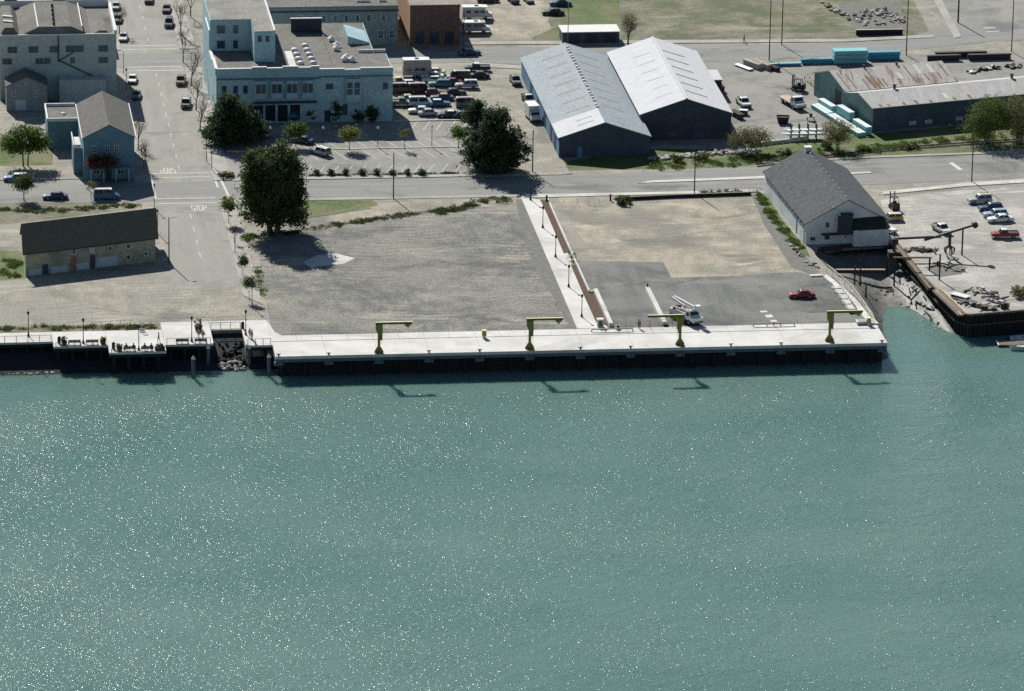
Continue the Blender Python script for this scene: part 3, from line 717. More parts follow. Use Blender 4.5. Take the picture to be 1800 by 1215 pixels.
def win(root, side, plane, u, z, w, h, frame='trim_blue', glass='glass_blue', bars=True, name='window'):
    """a window on a wall of a building in the building's own frame; side is the wall's outward axis, z its sill"""
    ax, sg = side[1], -1 if side[0] == '-' else 1
    def bx(mb, u0, z0, u1, z1, d0, d1):
        a, b = sorted((plane + sg * d0, plane + sg * d1))
        return mb.box(u0, a, z0, u1, b, z1) if ax == 'y' else mb.box(a, u0, z0, b, u1, z1)
    t = 0.11
    mb = MB()
    bx(mb, u - w / 2, z, u - w / 2 + t, z + h, -.05, .07); bx(mb, u + w / 2 - t, z, u + w / 2, z + h, -.05, .07)
    bx(mb, u - w / 2 + t, z, u + w / 2 - t, z + t, -.05, .07); bx(mb, u - w / 2 + t, z + h - t, u + w / 2 - t, z + h, -.05, .07)
    if bars:
        bx(mb, u - .04, z + t, u + .04, z + h - t, -.03, .05)
        bx(mb, u - w / 2 + t, z + h / 2 - .04, u - .04, z + h / 2 + .04, -.03, .05); bx(mb, u + .04, z + h / 2 - .04, u + w / 2 - t, z + h / 2 + .04, -.03, .05)
    f = mb.build(name, frame, root)
    bx(MB(), u - w / 2 + t, z + t, u + w / 2 - t, z + h - t, -.02, .02).build('pane', glass, f)
    return f
def slab_on(root, side, plane, u, z, w, h, m, name, d=0.06):
    ax, sg = side[1], -1 if side[0] == '-' else 1
    a, b = sorted((plane - sg * .05, plane + sg * d))
    mb = MB()
    (mb.box(u - w / 2, a, z, u + w / 2, b, z + h) if ax == 'y' else mb.box(a, u - w / 2, z, b, u + w / 2, z + h))
    return mb.build(name, m, root)

def gable(root, W, D, eave, ridge, wall, roofm, over=0.35, th=0.16, rx=None, eave2=None, end_wall=None, y_off=0.0, x_off=0.0):
    """gabled block, ridge along its y axis; walls with gable ends, two roof slopes"""
    rx = W / 2 if rx is None else rx; e2 = eave if eave2 is None else eave2
    x0, y0 = x_off, y_off
    prof = [(0, 0), (W, 0), (W, e2), (rx, ridge), (0, eave)]
    mb = MB()
    mb.add([(x0, y0, 0), (x0 + W, y0, 0), (x0 + W, y0, e2), (x0 + rx, y0, ridge), (x0, y0, eave)], [(0, 1, 2, 3, 4)])
    (mb.build('end_wall', end_wall or wall, root))
    mb = MB()
    mb.add([(x0, y0 + D, 0), (x0 + W, y0 + D, 0), (x0 + W, y0 + D, e2), (x0 + rx, y0 + D, ridge), (x0, y0 + D, eave)], [(4, 3, 2, 1, 0)])
    mb.build('end_wall', end_wall or wall, root)
    MB().quad((x0, y0 + D, 0), (x0, y0, 0), (x0, y0, eave), (x0, y0 + D, eave)).build('side_wall', wall, root)
    MB().quad((x0 + W, y0, 0), (x0 + W, y0 + D, 0), (x0 + W, y0 + D, e2), (x0 + W, y0, e2)).build('side_wall', wall, root)
    sl1, sl2 = (ridge - eave) / rx, (ridge - e2) / (W - rx)
    roofs = []
    for a, za, b, zb in ((x0 - over, eave - over * sl1, x0 + rx, ridge), (x0 + W + over, e2 - over * sl2, x0 + rx, ridge)):
        mb = MB(); ya, yb = y0 - over, y0 + D + over
        mb.add([(a, ya, za + .02), (b, ya, zb + .02), (b, yb, zb + .02), (a, yb, za + .02), (a, ya, za + th), (b, ya, zb + th), (b, yb, zb + th), (a, yb, za + th)],
               [(3, 2, 1, 0), (4, 5, 6, 7), (0, 1, 5, 4), (1, 2, 6, 5), (2, 3, 7, 6), (3, 0, 4, 7)])
        roofs.append(mb.build('roof', roofm, root))
    MB().tube((x0 + rx, y0 - over, ridge + th - .02), (x0 + rx, y0 + D + over, ridge + th - .02), 0.09, n=6).build('ridge_cap', roofm, root)
    return roofs
def on_roof(root, roof, W, eave, ridge, side, s0, s1, y0, y1, m, name, th=0.16, lift=0.035, rx=None, x_off=0.0, y_off=0.0):
    """thin panel lying on a slope: s from eave (0) to ridge (1)"""
    rx = W / 2 if rx is None else rx
    def pt(s, y):
        x = s * rx if side < 0 else W - s * (W - rx)
        return (x_off + x, y_off + y, eave + s * (ridge - eave) + th)
    c = [pt(s0, y0), pt(s1, y0), pt(s1, y1), pt(s0, y1)]
    mb = MB(); mb.add([(p[0], p[1], p[2] - .01) for p in c] + [(p[0], p[1], p[2] + lift) for p in c],
                      [(3, 2, 1, 0), (4, 5, 6, 7), (0, 1, 5, 4), (1, 2, 6, 5), (2, 3, 7, 6), (3, 0, 4, 7)])
    return mb.build(name, m, roof)

# ---- blue warehouse
t = thing('blue_warehouse', 'long blue metal warehouse with grey roof and white front roof strip', 'warehouse', (66.9, 122.5, 0))
W_, D_, E_, R_ = 18.3, 60.5, 4.0, 7.0
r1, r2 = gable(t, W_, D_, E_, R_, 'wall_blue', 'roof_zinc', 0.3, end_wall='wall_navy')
for r, sd_ in ((r1, -1), (r2, 1)):
    on_roof(t, r, W_, E_, R_, sd_, -0.02, 0.995, -0.3, 10.2, 'roof_white' if sd_ < 0 else 'roof_zinc', 'front_sheet', lift=0.03)
    for k in range(7):
        y = 13.5 + k * 6.6
        on_roof(t, r, W_, E_, R_, sd_, 0.36, 0.86, y, y + 0.8, 'skylight_amber', 'skylight', lift=0.02)
for k in range(2):
    on_roof(t, r1, W_, E_, R_, -1, 0.45, 0.8, 3.0 + k * 3.2, 3.5 + k * 3.2, 'roof_zinc', 'skylight', lift=0.05)
    on_roof(t, r2, W_, E_, R_, 1, 0.4, 0.75, 3.0 + k * 3.2, 3.5 + k * 3.2, 'roof_zinc', 'skylight', lift=0.05)
for k in range(22):
    MB().lathe([(0.2, R_ + .1), (0.36, R_ + .2), (0.34, R_ + .42), (.28, R_ + .46)], (W_ / 2, 11 + k * 2.2 + random.uniform(-.5, .5), 0), 7).build('ridge_vent', 'white_metal', t)
for y in (6, 12, 22, 33, 44):
    slab_on(t, '-x', 0, y, 0, 3.2, 3.4, 'pipe_dark', 'roller_door', 0.05)
slab_on(t, '-y', 0, 4.2, 0.0, 0.9, 2.1, 'wall_blue', 'door', 0.05)

# ---- white-roofed warehouse
t = thing('white_warehouse', 'charcoal warehouse with bright white gabled roof beside the blue one', 'warehouse', (84.9, 133.6, 0))
W_, D_, E_, R_ = 18.5, 47.3, 5.4, 8.5
r1, r2 = gable(t, W_, D_, E_, R_, 'wall_charcoal', 'roof_white', 0.3)
for k in range(6):
    y = 6.5 + k * 6.2
    on_roof(t, r2, W_, E_, R_, 1, 0.42, 0.92, y, y + 0.55, 'skylight_dark', 'skylight')
    on_roof(t, r1, W_, E_, R_, -1, 0.42, 0.80, y, y + 0.3, 'roof_zinc', 'skylight', lift=0.02)
MB().box(W_ / 2 - .25, -0.3, R_ + .1, W_ / 2 + .25, D_ + .3, R_ + .26).build('ridge_flashing', 'roof_white', t)
MB().box(W_ + 0.02, 31, 0, W_ + 3.0, 38.5, 3.6).build('annex', 'wall_charcoal', t)
MB().box(W_ + 0.03, 30.8, 3.62, W_ + 3.2, 38.7, 3.8).build('annex_roof', 'roof_white', t)
for y in (8, 18, 26): slab_on(t, '+x', W_, y, 0, 3.6, 3.8, 'pipe_dark', 'roller_door')
slab_on(t, '-y', 0, 6.5, 0.6, 1.4, 1.1, 'wall_slate', 'vent_panel', 0.05)
slab_on(t, '-y', 0, 12.4, 0.0, 3.4, 3.6, 'wall_navy', 'roller_door', 0.05)

# ---- rusty-roofed sheds: two long gabled blocks joined
ang = math.atan2(5.6, 34)
t = thing('rusty_shed', 'long grey-green shed with rust-streaked metal roof behind the wrapped timber', 'shed', (133.0, 136.6, 0), math.atan2(9.0, 34.5))
# front block: ridge along its length (local x)
Lf = 62.0
def long_gable(root, x0, y0, L, D, e, r, e_back, rm, wall):
    ry = D / 2
    mb = MB()
    mb.add([(x0, y0, 0), (x0, y0 + D, 0), (x0, y0 + D, e_back), (x0, y0 + ry, r), (x0, y0, e)], [(4, 3, 2, 1, 0)]); mb.build('end_wall', 'wall_green', root)
    mb = MB()
    mb.add([(x0 + L, y0, 0), (x0 + L, y0 + D, 0), (x0 + L, y0 + D, e_back), (x0 + L, y0 + ry, r), (x0 + L, y0, e)], [(0, 1, 2, 3, 4)]); mb.build('end_wall', 'wall_green', root)
    MB().quad((x0, y0, 0), (x0 + L, y0, 0), (x0 + L, y0, e), (x0, y0, e)).build('side_wall', wall, root)
    MB().quad((x0 + L, y0 + D, 0), (x0, y0 + D, 0), (x0, y0 + D, e_back), (x0 + L, y0 + D, e_back)).build('side_wall', wall, root)
    out = []
    for ya, za, yb, zb, m_ in ((y0 - .3, e - .06, y0 + ry, r, rm[0]), (y0 + D + .3, e_back - .06, y0 + ry, r, rm[1])):
        mb = MB(); o = .35
        mb.add([(x0 - o, ya, za + .02), (x0 + L + o, ya, za + .02), (x0 + L + o, yb, zb + .02), (x0 - o, yb, zb + .02), (x0 - o, ya, za + .15), (x0 + L + o, ya, za + .15), (x0 + L + o, yb, zb + .15), (x0 - o, yb, zb + .15)],
               [(3, 2, 1, 0), (4, 5, 6, 7), (0, 1, 5, 4), (1, 2, 6, 5), (2, 3, 7, 6), (3, 0, 4, 7)])
        out.append(mb.build('roof', m_, root))
    return out
rf = long_gable(t, 0, 0, 70, 13.4, 5.0, 6.4, 4.6, ('roof_sheet', 'roof_sheet'), 'wall_slate')
rb_ = long_gable(t, 0.2, 13.45, 25.0, 15.6, 4.9, 7.2, 4.8, ('roof_rust', 'roof_rust'), 'wall_slate')
def slope_panel(roof, x, w, s0, s1, m, name):
    def pt(s): return (-.3 + s * 7.0, 4.94 + s * 1.46 + .15)
    (ya, za), (yb, zb) = pt(s0), pt(s1)
    mb = MB(); mb.add([(x, ya, za - .01), (x + w, ya, za - .01), (x + w, yb, zb - .01), (x, yb, zb - .01), (x, ya, za + .012), (x + w, ya, za + .012), (x + w, yb, zb + .012), (x, yb, zb + .012)],
                      [(3, 2, 1, 0), (4, 5, 6, 7), (0, 1, 5, 4), (1, 2, 6, 5), (2, 3, 7, 6), (3, 0, 4, 7)])
    mb.build(name, m, roof)
for x in (1.6, 3.4, 6.8, 9.6, 12.8, 18.2, 21.8, 25.5, 37.0, 40.5): slope_panel(rf[0], x, random.uniform(.5, .9), 0.03, random.uniform(.15, .3), 'rust_patch', 'rusty_sheet')
for x, s0, s1 in ((16.8, .22, .5), (36.2, .2, .6)): slope_panel(rf[0], x, 0.9, s0, s1, 'skylight_pale', 'skylight')
for x, y in ((8.2, 7.4), (34.8, 7.2)):
    vt = MB().tube((x, y, 6.3), (x, y, 7.1), 0.28, n=8).tube((x, y, 7.1), (x, y, 7.4), 0.42, n=8).build('roof_vent', 'pipe_dark', t)
def slope2(x, w, s0, s1, m, name):
    def pt(s): return (13.15 + s * 8.0, 4.84 + s * 2.36 + .15)
    (ya, za), (yb, zb) = pt(s0), pt(s1)
    mb = MB(); mb.add([(x, ya, za - .01), (x + w, ya, za - .01), (x + w, yb, zb - .01), (x, yb, zb - .01), (x, ya, za + .012), (x + w, ya, za + .012), (x + w, yb, zb + .012), (x, yb, zb + .012)],
                      [(3, 2, 1, 0), (4, 5, 6, 7), (0, 1, 5, 4), (1, 2, 6, 5), (2, 3, 7, 6), (3, 0, 4, 7)])
    mb.build(name, m, rb_[0])
for x, s0, s1 in ((13.6, .35, .65), (18.4, .5, .95), (21.2, .5, .92)): slope2(x, 0.9, s0, s1, 'skylight_pale', 'skylight')
for x, w, s0, s1 in ((5.4, .35, .02, .5), (6.6, .5, .05, .6), (7.7, .3, .02, .85), (8.7, .4, .06, .5), (9.6, .35, .1, .45), (1.0, .25, .03, .9), (2.6, .3, .1, .8), (16.3, .3, .1, .95), (19.4, .3, .2, .5), (22.4, .3, .2, .5), (24.2, .3, .3, .9)):
    slope2(x, w, s0, s1, 'rust_patch', 'rusty_sheet')
for x, y in ((7.8, 21.4), (15.2, 21.3)): MB().tube((x, y, 7.2), (x, y, 7.9), 0.25, n=7).build('roof_vent', 'pipe_dark', t)
slab_on(t, '-x', 0.2, 17.2, 0, 3.0, 4.2, 'pipe_dark', 'doorway', 0.04)
for x in (9, 12.6, 19.5, 23): slab_on(t, '-y', 0, x, 0.7, 1.6, 0.8, 'wall_patch', 'patch_panel', 0.03)

# ---- white boathouse with grey roof at the inlet
bl = at(1416, 428); ang_b = math.atan2(-(103.9 - 106.2), 33.5)   # its long axis leans a little
t = thing('white_boathouse', 'white timber boathouse with dark grey roof standing over the muddy inlet', 'boathouse', (106.0, 60.4, 0), 0.06)
W_, D_, E_, R_ = 16.2, 35.0, 4.3, 8.6
r1, r2 = gable(t, W_, D_, E_, R_, 'wall_white', 'roof_grey', 0.4)
for k in range(12): MB().lathe([(0.12, R_ + .1), (0.2, R_ + .3), (0.05, R_ + .4)], (W_ / 2, 1.5 + k * 2.7, 0), 6).build('ridge_vent', 'white_metal', t)
MB().box(W_ / 2 - .6, D_ - 2.2, R_ - .4, W_ / 2 + .6, D_ - 1.0, R_ + .9).build('chimney', 'trim_blue', t)
MB().box(W_ / 2 - .7, D_ - 2.3, R_ + .9, W_ / 2 + .7, D_ - 0.9, R_ + 1.0).build('chimney_cap', 'white_metal', t)
for k in range(14): win(t, '-x', 0, 1.6 + k * 2.4, E_ - 1.25, 1.5, 0.9, 'wall_white', 'glass_blue', False)
for y in (7.5, 1.2): slab_on(t, '-x', 0, y, 0, 0.25, 3.8, 'trim_blue', 'downpipe', 0.12)
slab_on(t, '-x', 0, 17.5, 2.2, 34.5, 0.07, 'trim_blue', 'ledge', 0.03)
for x, z, w, h in ((1.4, 0.7, 1.2, .9), (4.2, 0.8, 1.2, 1.0), (4.2, 3.2, 0.9, 1.2), (5.6, 4.4, .35, .7), (7.8, 1.0, .5, .6), (10.0, 1.0, .4, .5)):
    win(t, '-y', 0, x, z, w, h, 'wall_white', 'glass_blue', False)
MB().box(6.2, -1.6, 2.2, 8.7, -0.03, 6.0).build('hoist_tower', 'wall_charcoal', t)
MB().box(6.0, -1.8, 6.0, 8.9, -0.03, 6.12).build('tower_roof', 'wall_charcoal', t)
MB().add([(5.0, 0.2, 7.2), (6.05, -1.75, 6.1), (6.05, -1.75, 6.28), (5.0, 0.2, 7.4), (5.2, 0.3, 7.2), (6.3, -1.75, 6.1), (6.3, -1.75, 6.28), (5.2, 0.3, 7.4)],
         [(0, 1, 2, 3), (7, 6, 5, 4), (0, 4, 5, 1), (1, 5, 6, 2), (2, 6, 7, 3), (3, 7, 4, 0)]).build('barge_board', 'white_metal', t)
MB().add([(8.75, -0.03, 4.9), (15.2, -0.03, 5.2), (15.9, -2.6, 3.6), (8.75, -2.6, 3.4), (8.75, -0.03, 4.75), (15.2, -0.03, 5.05), (15.9, -2.6, 3.45), (8.75, -2.6, 3.25)],
         [(0, 1, 2, 3), (7, 6, 5, 4), (0, 4, 5, 1), (1, 5, 6, 2), (2, 6, 7, 3), (3, 7, 4, 0)]).build('lean_to_roof', 'roof_black', t)
MB().box(3.0, -1.3, 2.05, 11.4, -0.04, 2.2).build('gallery', 'wall_charcoal', t)
MB().box(8.9, -2.4, 0, 15.7, -0.04, 3.2).build('lean_to_wall', 'wall_white', t)
MB().box(-0.2, -2.6, -0.5, 16.6, 0.5, -0.05).build('deck', 'timber_dark', t)
MB().bar((6.5, -2.9, -0.3), (18.5, -2.2, -0.3), 0.35, 0.35).build('deck_beam', 'timber', t)
for x in np.arange(0.3, 16.5, 2.7):
    MB().tube((float(x), -2.2, -4.5), (float(x), -2.2, -0.5), 0.18, n=6).build('pile', 'timber_dark', t)

# ---- dark-roofed shed beside the street
d = at(272, 459) - at(45, 487)
t = thing('mossy_shed', 'weathered two-storey shed with black roof beside the street end', 'shed', (-42.2, 50.4, 0), math.atan2(8.2, 24.5))
Wl, Dl, El, Rl = 25.9, 11.0, 4.9, 8.4
mb = MB().quad((0, 0, 0), (Wl, 0, 0), (Wl, 0, El), (0, 0, El)); mb.build('side_wall', 'wall_shed', t)
MB().quad((Wl, Dl, 0), (0, Dl, 0), (0, Dl, El), (Wl, Dl, El)).build('side_wall', 'wall_shed', t)
for x in (0, Wl): MB().add([(x, 0, 0), (x, Dl, 0), (x, Dl, El), (x, Dl / 2, Rl), (x, 0, El)], [(0, 1, 2, 3, 4)]).build('end_wall', 'wall_shed', t)
for ya, yb in ((-.7, Dl / 2), (Dl + .7, Dl / 2)):
    zz = El - .7 * (Rl - El) / (Dl / 2)
    MB().add([(-.6, ya, zz), (Wl + .6, ya, zz), (Wl + .6, yb, Rl), (-.6, yb, Rl), (-.6, ya, zz + .2), (Wl + .6, ya, zz + .2), (Wl + .6, yb, Rl + .2), (-.6, yb, Rl + .2)],
             [(3, 2, 1, 0), (4, 5, 6, 7), (0, 1, 5, 4), (1, 2, 6, 5), (2, 3, 7, 6), (3, 0, 4, 7)]).build('roof', 'roof_black', t)
for x, z, w, h, g in ((9.6, 3.2, .9, 1.2, 'glass_blue'), (13.2, 3.1, 1.0, 1.0, 'wall_patch'), (16.8, 3.0, .9, 1.1, 'glass_blue'), (20.5, 3.0, 1.0, 1.1, 'glass_blue'), (20.5, .9, .9, 1.0, 'glass_blue'), (24.0, 1.2, .8, .9, 'glass_blue')):
    win(t, '-y', 0, x, z, w, h, 'wall_white', g, False)
slab_on(t, '-y', 0, 9.5, 0.05, 1.2, 3.0, 'rust_patch', 'door', 0.05)
slab_on(t, '-y', 0, 13.3, 0.05, 1.0, 2.6, 'wall_charcoal', 'door', 0.05)
for x, w, h in ((1.9, 2.4, 1.2), (6.6, 3.2, 1.15), (11.3, 2.6, 1.25), (16.2, 4.2, 1.9)): slab_on(t, '-y', 0, x, 0.1, w, h, 'wall_patch', 'patched_boarding', 0.035)
slab_on(t, '-y', 0, 3.9, 0.05, 1.1, 1.9, 'wall_charcoal', 'door', 0.05)

sh_ = math.tan(math.atan2(8.2, 24.5))                            # its end walls follow the street, not the long wall
for o in [c for c in t.children] + [g for c in t.children for g in c.children]:
    for v_ in o.data.vertices: v_.co.x += v_.co.y * sh_

# ---- gable house at the street corner
t = thing('corner_house', 'two-storey blue-grey gable house on the street corner behind the parked van', 'house', (-28.2, 112.4, 0))
W_, D_, E_, R_ = 9.9, 24.2, 8.7, 11.2
gable(t, W_, D_, E_, R_, 'wall_house', 'roof_shingle', 0.25)
MB().box(W_ + .25, -.25, E_ - .12, W_ + .42, D_ + .25, E_ + .04).build('gutter', 'parapet_white', t)
MB().box(-.42, -.25, E_ - .12, -.25, D_ + .25, E_ + .04).build('gutter', 'parapet_white', t)
for x, z, w, h in ((2.0, 5.6, .9, 1.5), (4.6, 5.7, .9, 1.5), (6.4, 5.7, .9, 1.5), (7.2, 1.2, 1.3, 1.8), (2.4, 1.2, 1.3, 1.8)): win(t, '-y', 0, x, z, w, h, 'trim_blue', 'glass_blue')
slab_on(t, '-y', 0, 4.8, 0.1, 1.1, 2.2, 'wall_charcoal', 'door')
MB().box(1.2, -1.9, 0, 8.8, -.05, .25).build('porch_floor', 'concrete_grey', t)
MB().box(1.0, -2.1, 2.9, 9.0, -.05, 3.05).build('porch_roof', 'wall_house', t)
for x in (1.3, 3.8, 6.2, 8.7): MB().cbox((x, -1.85, .25), .16, .16, 2.65).build('porch_post', 'trim_blue', t)
for y in (5, 10, 15, 20): win(t, '+x', W_, y, 5.4, 1.0, 1.5, 'trim_blue', 'glass_blue')
# flat-roofed side wing and stair landing
MB().box(-6.0, 23.0, 0, -.02, 34.0, 5.6).build('wing', 'wall_house', t)
MB().box(-6.0, 23.0, 5.6, -.02, 34.0, 5.7).build('wing_roof', 'roof_gravel', t)
for q in ((-6.15, 22.9, -.03, 23.25), (-6.15, 33.8, -.03, 34.15), (-6.15, 23.25, -5.85, 33.8)): MB().box(q[0], q[1], 5.6, q[2], q[3], 6.25).build('parapet', 'parapet_white', t)
MB().box(-1.75, 4.6, 0, -.04, 12.5, 5.3).build('landing', 'wall_house', t)
MB().box(-1.7, 4.7, 5.31, -.3, 12.5, 5.36).build('landing_floor', 'concrete', t)
for q in ((-1.8, 4.55, -.3, 4.75), (-1.8, 4.75, -1.62, 13.8)): MB().box(q[0], q[1], 5.3, q[2], q[3], 6.05).build('landing_parapet', 'parapet_white', t)
MB().lathe([(.5, 5.7), (.45, 5.95), (.1, 6.1)], (-2.6, 28.0, 0), 8).build('roof_vent', 'white_metal', t)

# ---- small grey house behind it
t = thing('grey_cottage', 'small grey gable cottage in front of the big grey block', 'house', (-41.3, 163.2, 0))
gable(t, 8.3, 6.5, 5.2, 7.2, 'wall_grey_dark', 'roof_shingle', 0.2)
win(t, '-y', 0, 1.5, 3.1, .9, 1.1); win(t, '-y', 0, 6.1, 3.0, .9, 1.3); win(t, '-y', 0, 4.1, 5.6, .6, .5, bars=False)
slab_on(t, '-y', 0, 2.9, 0.2, 2.2, 2.2, 'wall_patch', 'garage_door')

# ---- big grey block at the upper street
t = thing('grey_block', 'large grey three-storey block with hipped roofs and white parapet', 'building', (-42.3, 171.5, 0))
W_, D_, H_ = 23.9, 23.0, 13.6
MB().box(0, 0, 0, W_, D_, H_).build('walls', 'wall_grey', t)
MB().box(-.1, -.12, H_ + .005, W_ + .1, .2, H_ + .3).build('parapet', 'parapet_white', t)
MB().box(W_ - .45, .2, H_ + .005, W_ + .12, D_, H_ + .9).build('parapet', 'parapet_white', t)
MB().box(-.1, D_ - .3, H_ + .005, W_ - .45, D_ + .1, H_ + 1.5).build('parapet', 'parapet_white', t)
for x in (3.2, 13.3): MB().box(x - 1.3, D_ - .4, H_ + 1.5, x + 1.3, D_ + .1, H_ + 2.0).build('parapet_block', 'roof_gravel', t)
MB().quad((.1, .2, H_ + .02), (W_ - .5, .2, H_ + .02), (W_ - .5, D_ - .3, H_ + .02), (.1, D_ - .3, H_ + .02)).build('flat_roof', 'roof_gravel', t)
def hip(x0, x1, y0, y1, z0, z1, inset_x, inset_y):
    MB().add([(x0, y0, z0), (x1, y0, z0), (x1, y1, z0), (x0, y1, z0), (x0 + inset_x, y0 + .4, z1), (x1 - inset_x, y0 + .4, z1), (x1 - inset_x, y1 - inset_y, z1), (x0 + inset_x, y1 - inset_y, z1)],
             [(0, 1, 5, 4), (1, 2, 6, 5), (2, 3, 7, 6), (3, 0, 4, 7), (4, 5, 6, 7)]).build('roof', 'roof_gravel', t)
hip(4.2, 18.6, .3, 21.5, H_ + .03, H_ + 1.7, 4.0, .5)
hip(-.05, 4.1, .3, 19, H_ + .03, H_ + 1.6, 1.2, .4)
hip(18.8, 23.2, .3, 14, H_ + .03, H_ + 0.7, 1.5, 3)
for x in (7.9, 16.9): MB().box(x - .12, .5, H_ + 1.72, x + .12, 19, H_ + 1.82).build('roof_seam', 'parapet_white', t)
for k in range(5): MB().lathe([(.25, H_ + 1.7), (.3, H_ + 2.2), (.12, H_ + 2.4)], (11.2 + .08 * k, 2 + k * 3.6, 0), 7).build('roof_vent', 'pipe_dark', t)
for y in (5.0, 9.0): MB().add([(1.0, y, H_ + 1.6), (3.0, y - .5, H_ + 1.5), (3.0, y + .3, H_ + 1.5), (1.0, y + .8, H_ + 1.6), (1.0, y, H_ + 1.95), (3.0, y - .5, H_ + 1.85), (3.0, y + .3, H_ + 1.85), (1.0, y + .8, H_ + 1.95)],
         [(3, 2, 1, 0), (4, 5, 6, 7), (0, 1, 5, 4), (1, 2, 6, 5), (2, 3, 7, 6), (3, 0, 4, 7)]).build('skylight', 'parapet_white', t)
for x in (2.6, 6.9, 11.2, 14.5, 16.2, 21.2): win(t, '-y', 0, x, 10.0, 2.0, 1.4, 'wall_grey_dark', 'glass_blue')
for x, w in ((1.5, 2.0), (8.1, 1.6), (9.7, 1.4), (14.9, 1.0), (21.2, 2.0)): win(t, '-y', 0, x, 7.6, w, 1.3, 'wall_grey_dark', 'glass_blue')
MB().tube((12.0, -.12, 8.0), (12.0, -.12, H_), .12, n=6).build('downpipe', 'pipe_dark', t)
MB().bar((12.2, -.3, 8.3), (20.5, -.3, 4.2), .25, .2).build('stair_rail', 'pipe_dark', t)
MB().bar((12.2, -.3, 8.3), (15.0, -.3, 10.0), .2, .15).build('stair_rail', 'pipe_dark', t)
MB().box(12.0, -3.6, 0, 21.5, -.05, 5.0).build('stair_wing', 'wall_grey', t)

# ---- teal commercial building
t = thing('teal_building', 'large pale teal two-storey commercial building with bay windows facing the car park', 'building', (0.6, 151.0, 0))
W_, H_ = 35.9, 10.6
MB().box(0, 0, 0, W_, 14.0, H_).build('walls', 'wall_teal', t)
MB().box(0, 14.02, 0, 33.5, 38.0, H_ - .01).build('walls', 'wall_teal', t)
MB().box(.2, .25, H_ + .02, W_ - .2, 13.9, H_ + .08).build('flat_roof', 'roof_gravel', t)
MB().box(.2, 14.0, H_ + .02, 33.3, 37.8, H_ + .07).build('flat_roof', 'roof_gravel', t)
# stepped parapet on the street front with white coping
steps = [(0, 7.2, .9), (7.2, 10.2, 1.15), (10.2, 13.4, .9), (13.4, 16.6, 1.2), (16.6, 19.2, .95), (19.2, 20.9, 1.2), (20.9, 26.0, .55), (26.0, 29.2, .35), (29.2, W_, .65)]
for a, b, h in steps:
    MB().box(a, -.12, H_ - .3, b, .3, H_ + h).build('parapet', 'wall_teal', t)
    MB().box(a, -.2, H_ + h, b, .4, H_ + h + .12).build('coping', 'parapet_white', t)
MB().box(-.15, -.35, H_ - 1.35, 20.9, -.01, H_ - 1.1).build('cornice', 'wall_teal_dark', t)
MB().box(20.95, -.3, H_ - 1.1, W_ + .1, -.01, H_ - .9).build('cornice', 'wall_teal_dark', t)
for y0, y1, z in ((0, 9, .9), (9.2, 17, .2), (17.2, 28, 4.3)):
    MB().box(-.2, y0 + .3, H_ - .3, .25, y1, H_ + z).build('parapet', 'wall_teal', t)
    MB().box(-.28, y0 + .3, H_ + z, .33, y1, H_ + z + .12).build('coping', 'parapet_white', t)
for x in (9.0, 12.2, 15.3, 18.5):                                # bays
    b = MB().add([(x - 1.45, -.01, 5.0), (x - 1.1, -.8, 5.3), (x + 1.1, -.8, 5.3), (x + 1.45, -.01, 5.0), (x - 1.45, -.01, 9.1), (x - 1.1, -.8, 9.0), (x + 1.1, -.8, 9.0), (x + 1.45, -.01, 9.1)],
                 [(3, 2, 1, 0), (4, 5, 6, 7), (0, 1, 5, 4), (1, 2, 6, 5), (2, 3, 7, 6), (3, 0, 4, 7)]).build('bay', 'wall_teal', t)
    for dx in (-.55, .55): win(t, '-y', -.8, x + dx, 6.5, .95, 1.9, 'wall_teal_dark', 'glass_blue', False)
for x in (1.6, 3.9, 5.9): win(t, '-y', 0, x, 6.3, .95, 1.7, 'wall_teal_dark', 'glass_blue', False)
win(t, '-y', 0, 23.0, 6.9, 1.5, 1.2, 'wall_teal_dark'); win(t, '-y', 0, 34.4, 6.7, 1.1, 1.4, 'wall_teal_dark', bars=False)
MB().box(26.3, -.85, 4.3, 29.3, -.02, 9.2).build('bay', 'wall_teal', t)
for dx in (-.75, .75):
    for z in (5.9, 7.3): win(t, '-y', -.85, 27.8 + dx, z, 1.1, 1.2, 'wall_teal_dark', 'glass_blue', False)
MB().box(7.5, -.55, 4.2, 20.4, -.01, 4.6).build('canopy', 'wall_charcoal', t)
for x in (8.5, 11.0, 13.5, 16.0): slab_on(t, '-y', 0, x, 0.4, 2.0, 3.4, 'glass', 'shop_window', 0.04)
slab_on(t, '-y', 0, 19.6, 0.1, 3.6, 3.2, 'wall_patch', 'garage_door', .05)
for x in (24.6, 26.2): win(t, '-y', 0, x, 1.4, 1.0, 2.4, 'wall_teal_dark')
slab_on(t, '-y', 0, 22.6, 0.1, 1.2, 2.4, 'wall_charcoal', 'door', .05)
slab_on(t, '-y', 0, 31.9, 0.1, 1.4, 2.6, 'wall_charcoal', 'door', .05)
MB().box(-.15, .2, .1, -.02, 10, 3.4).build('shop_window', 'glass', t)
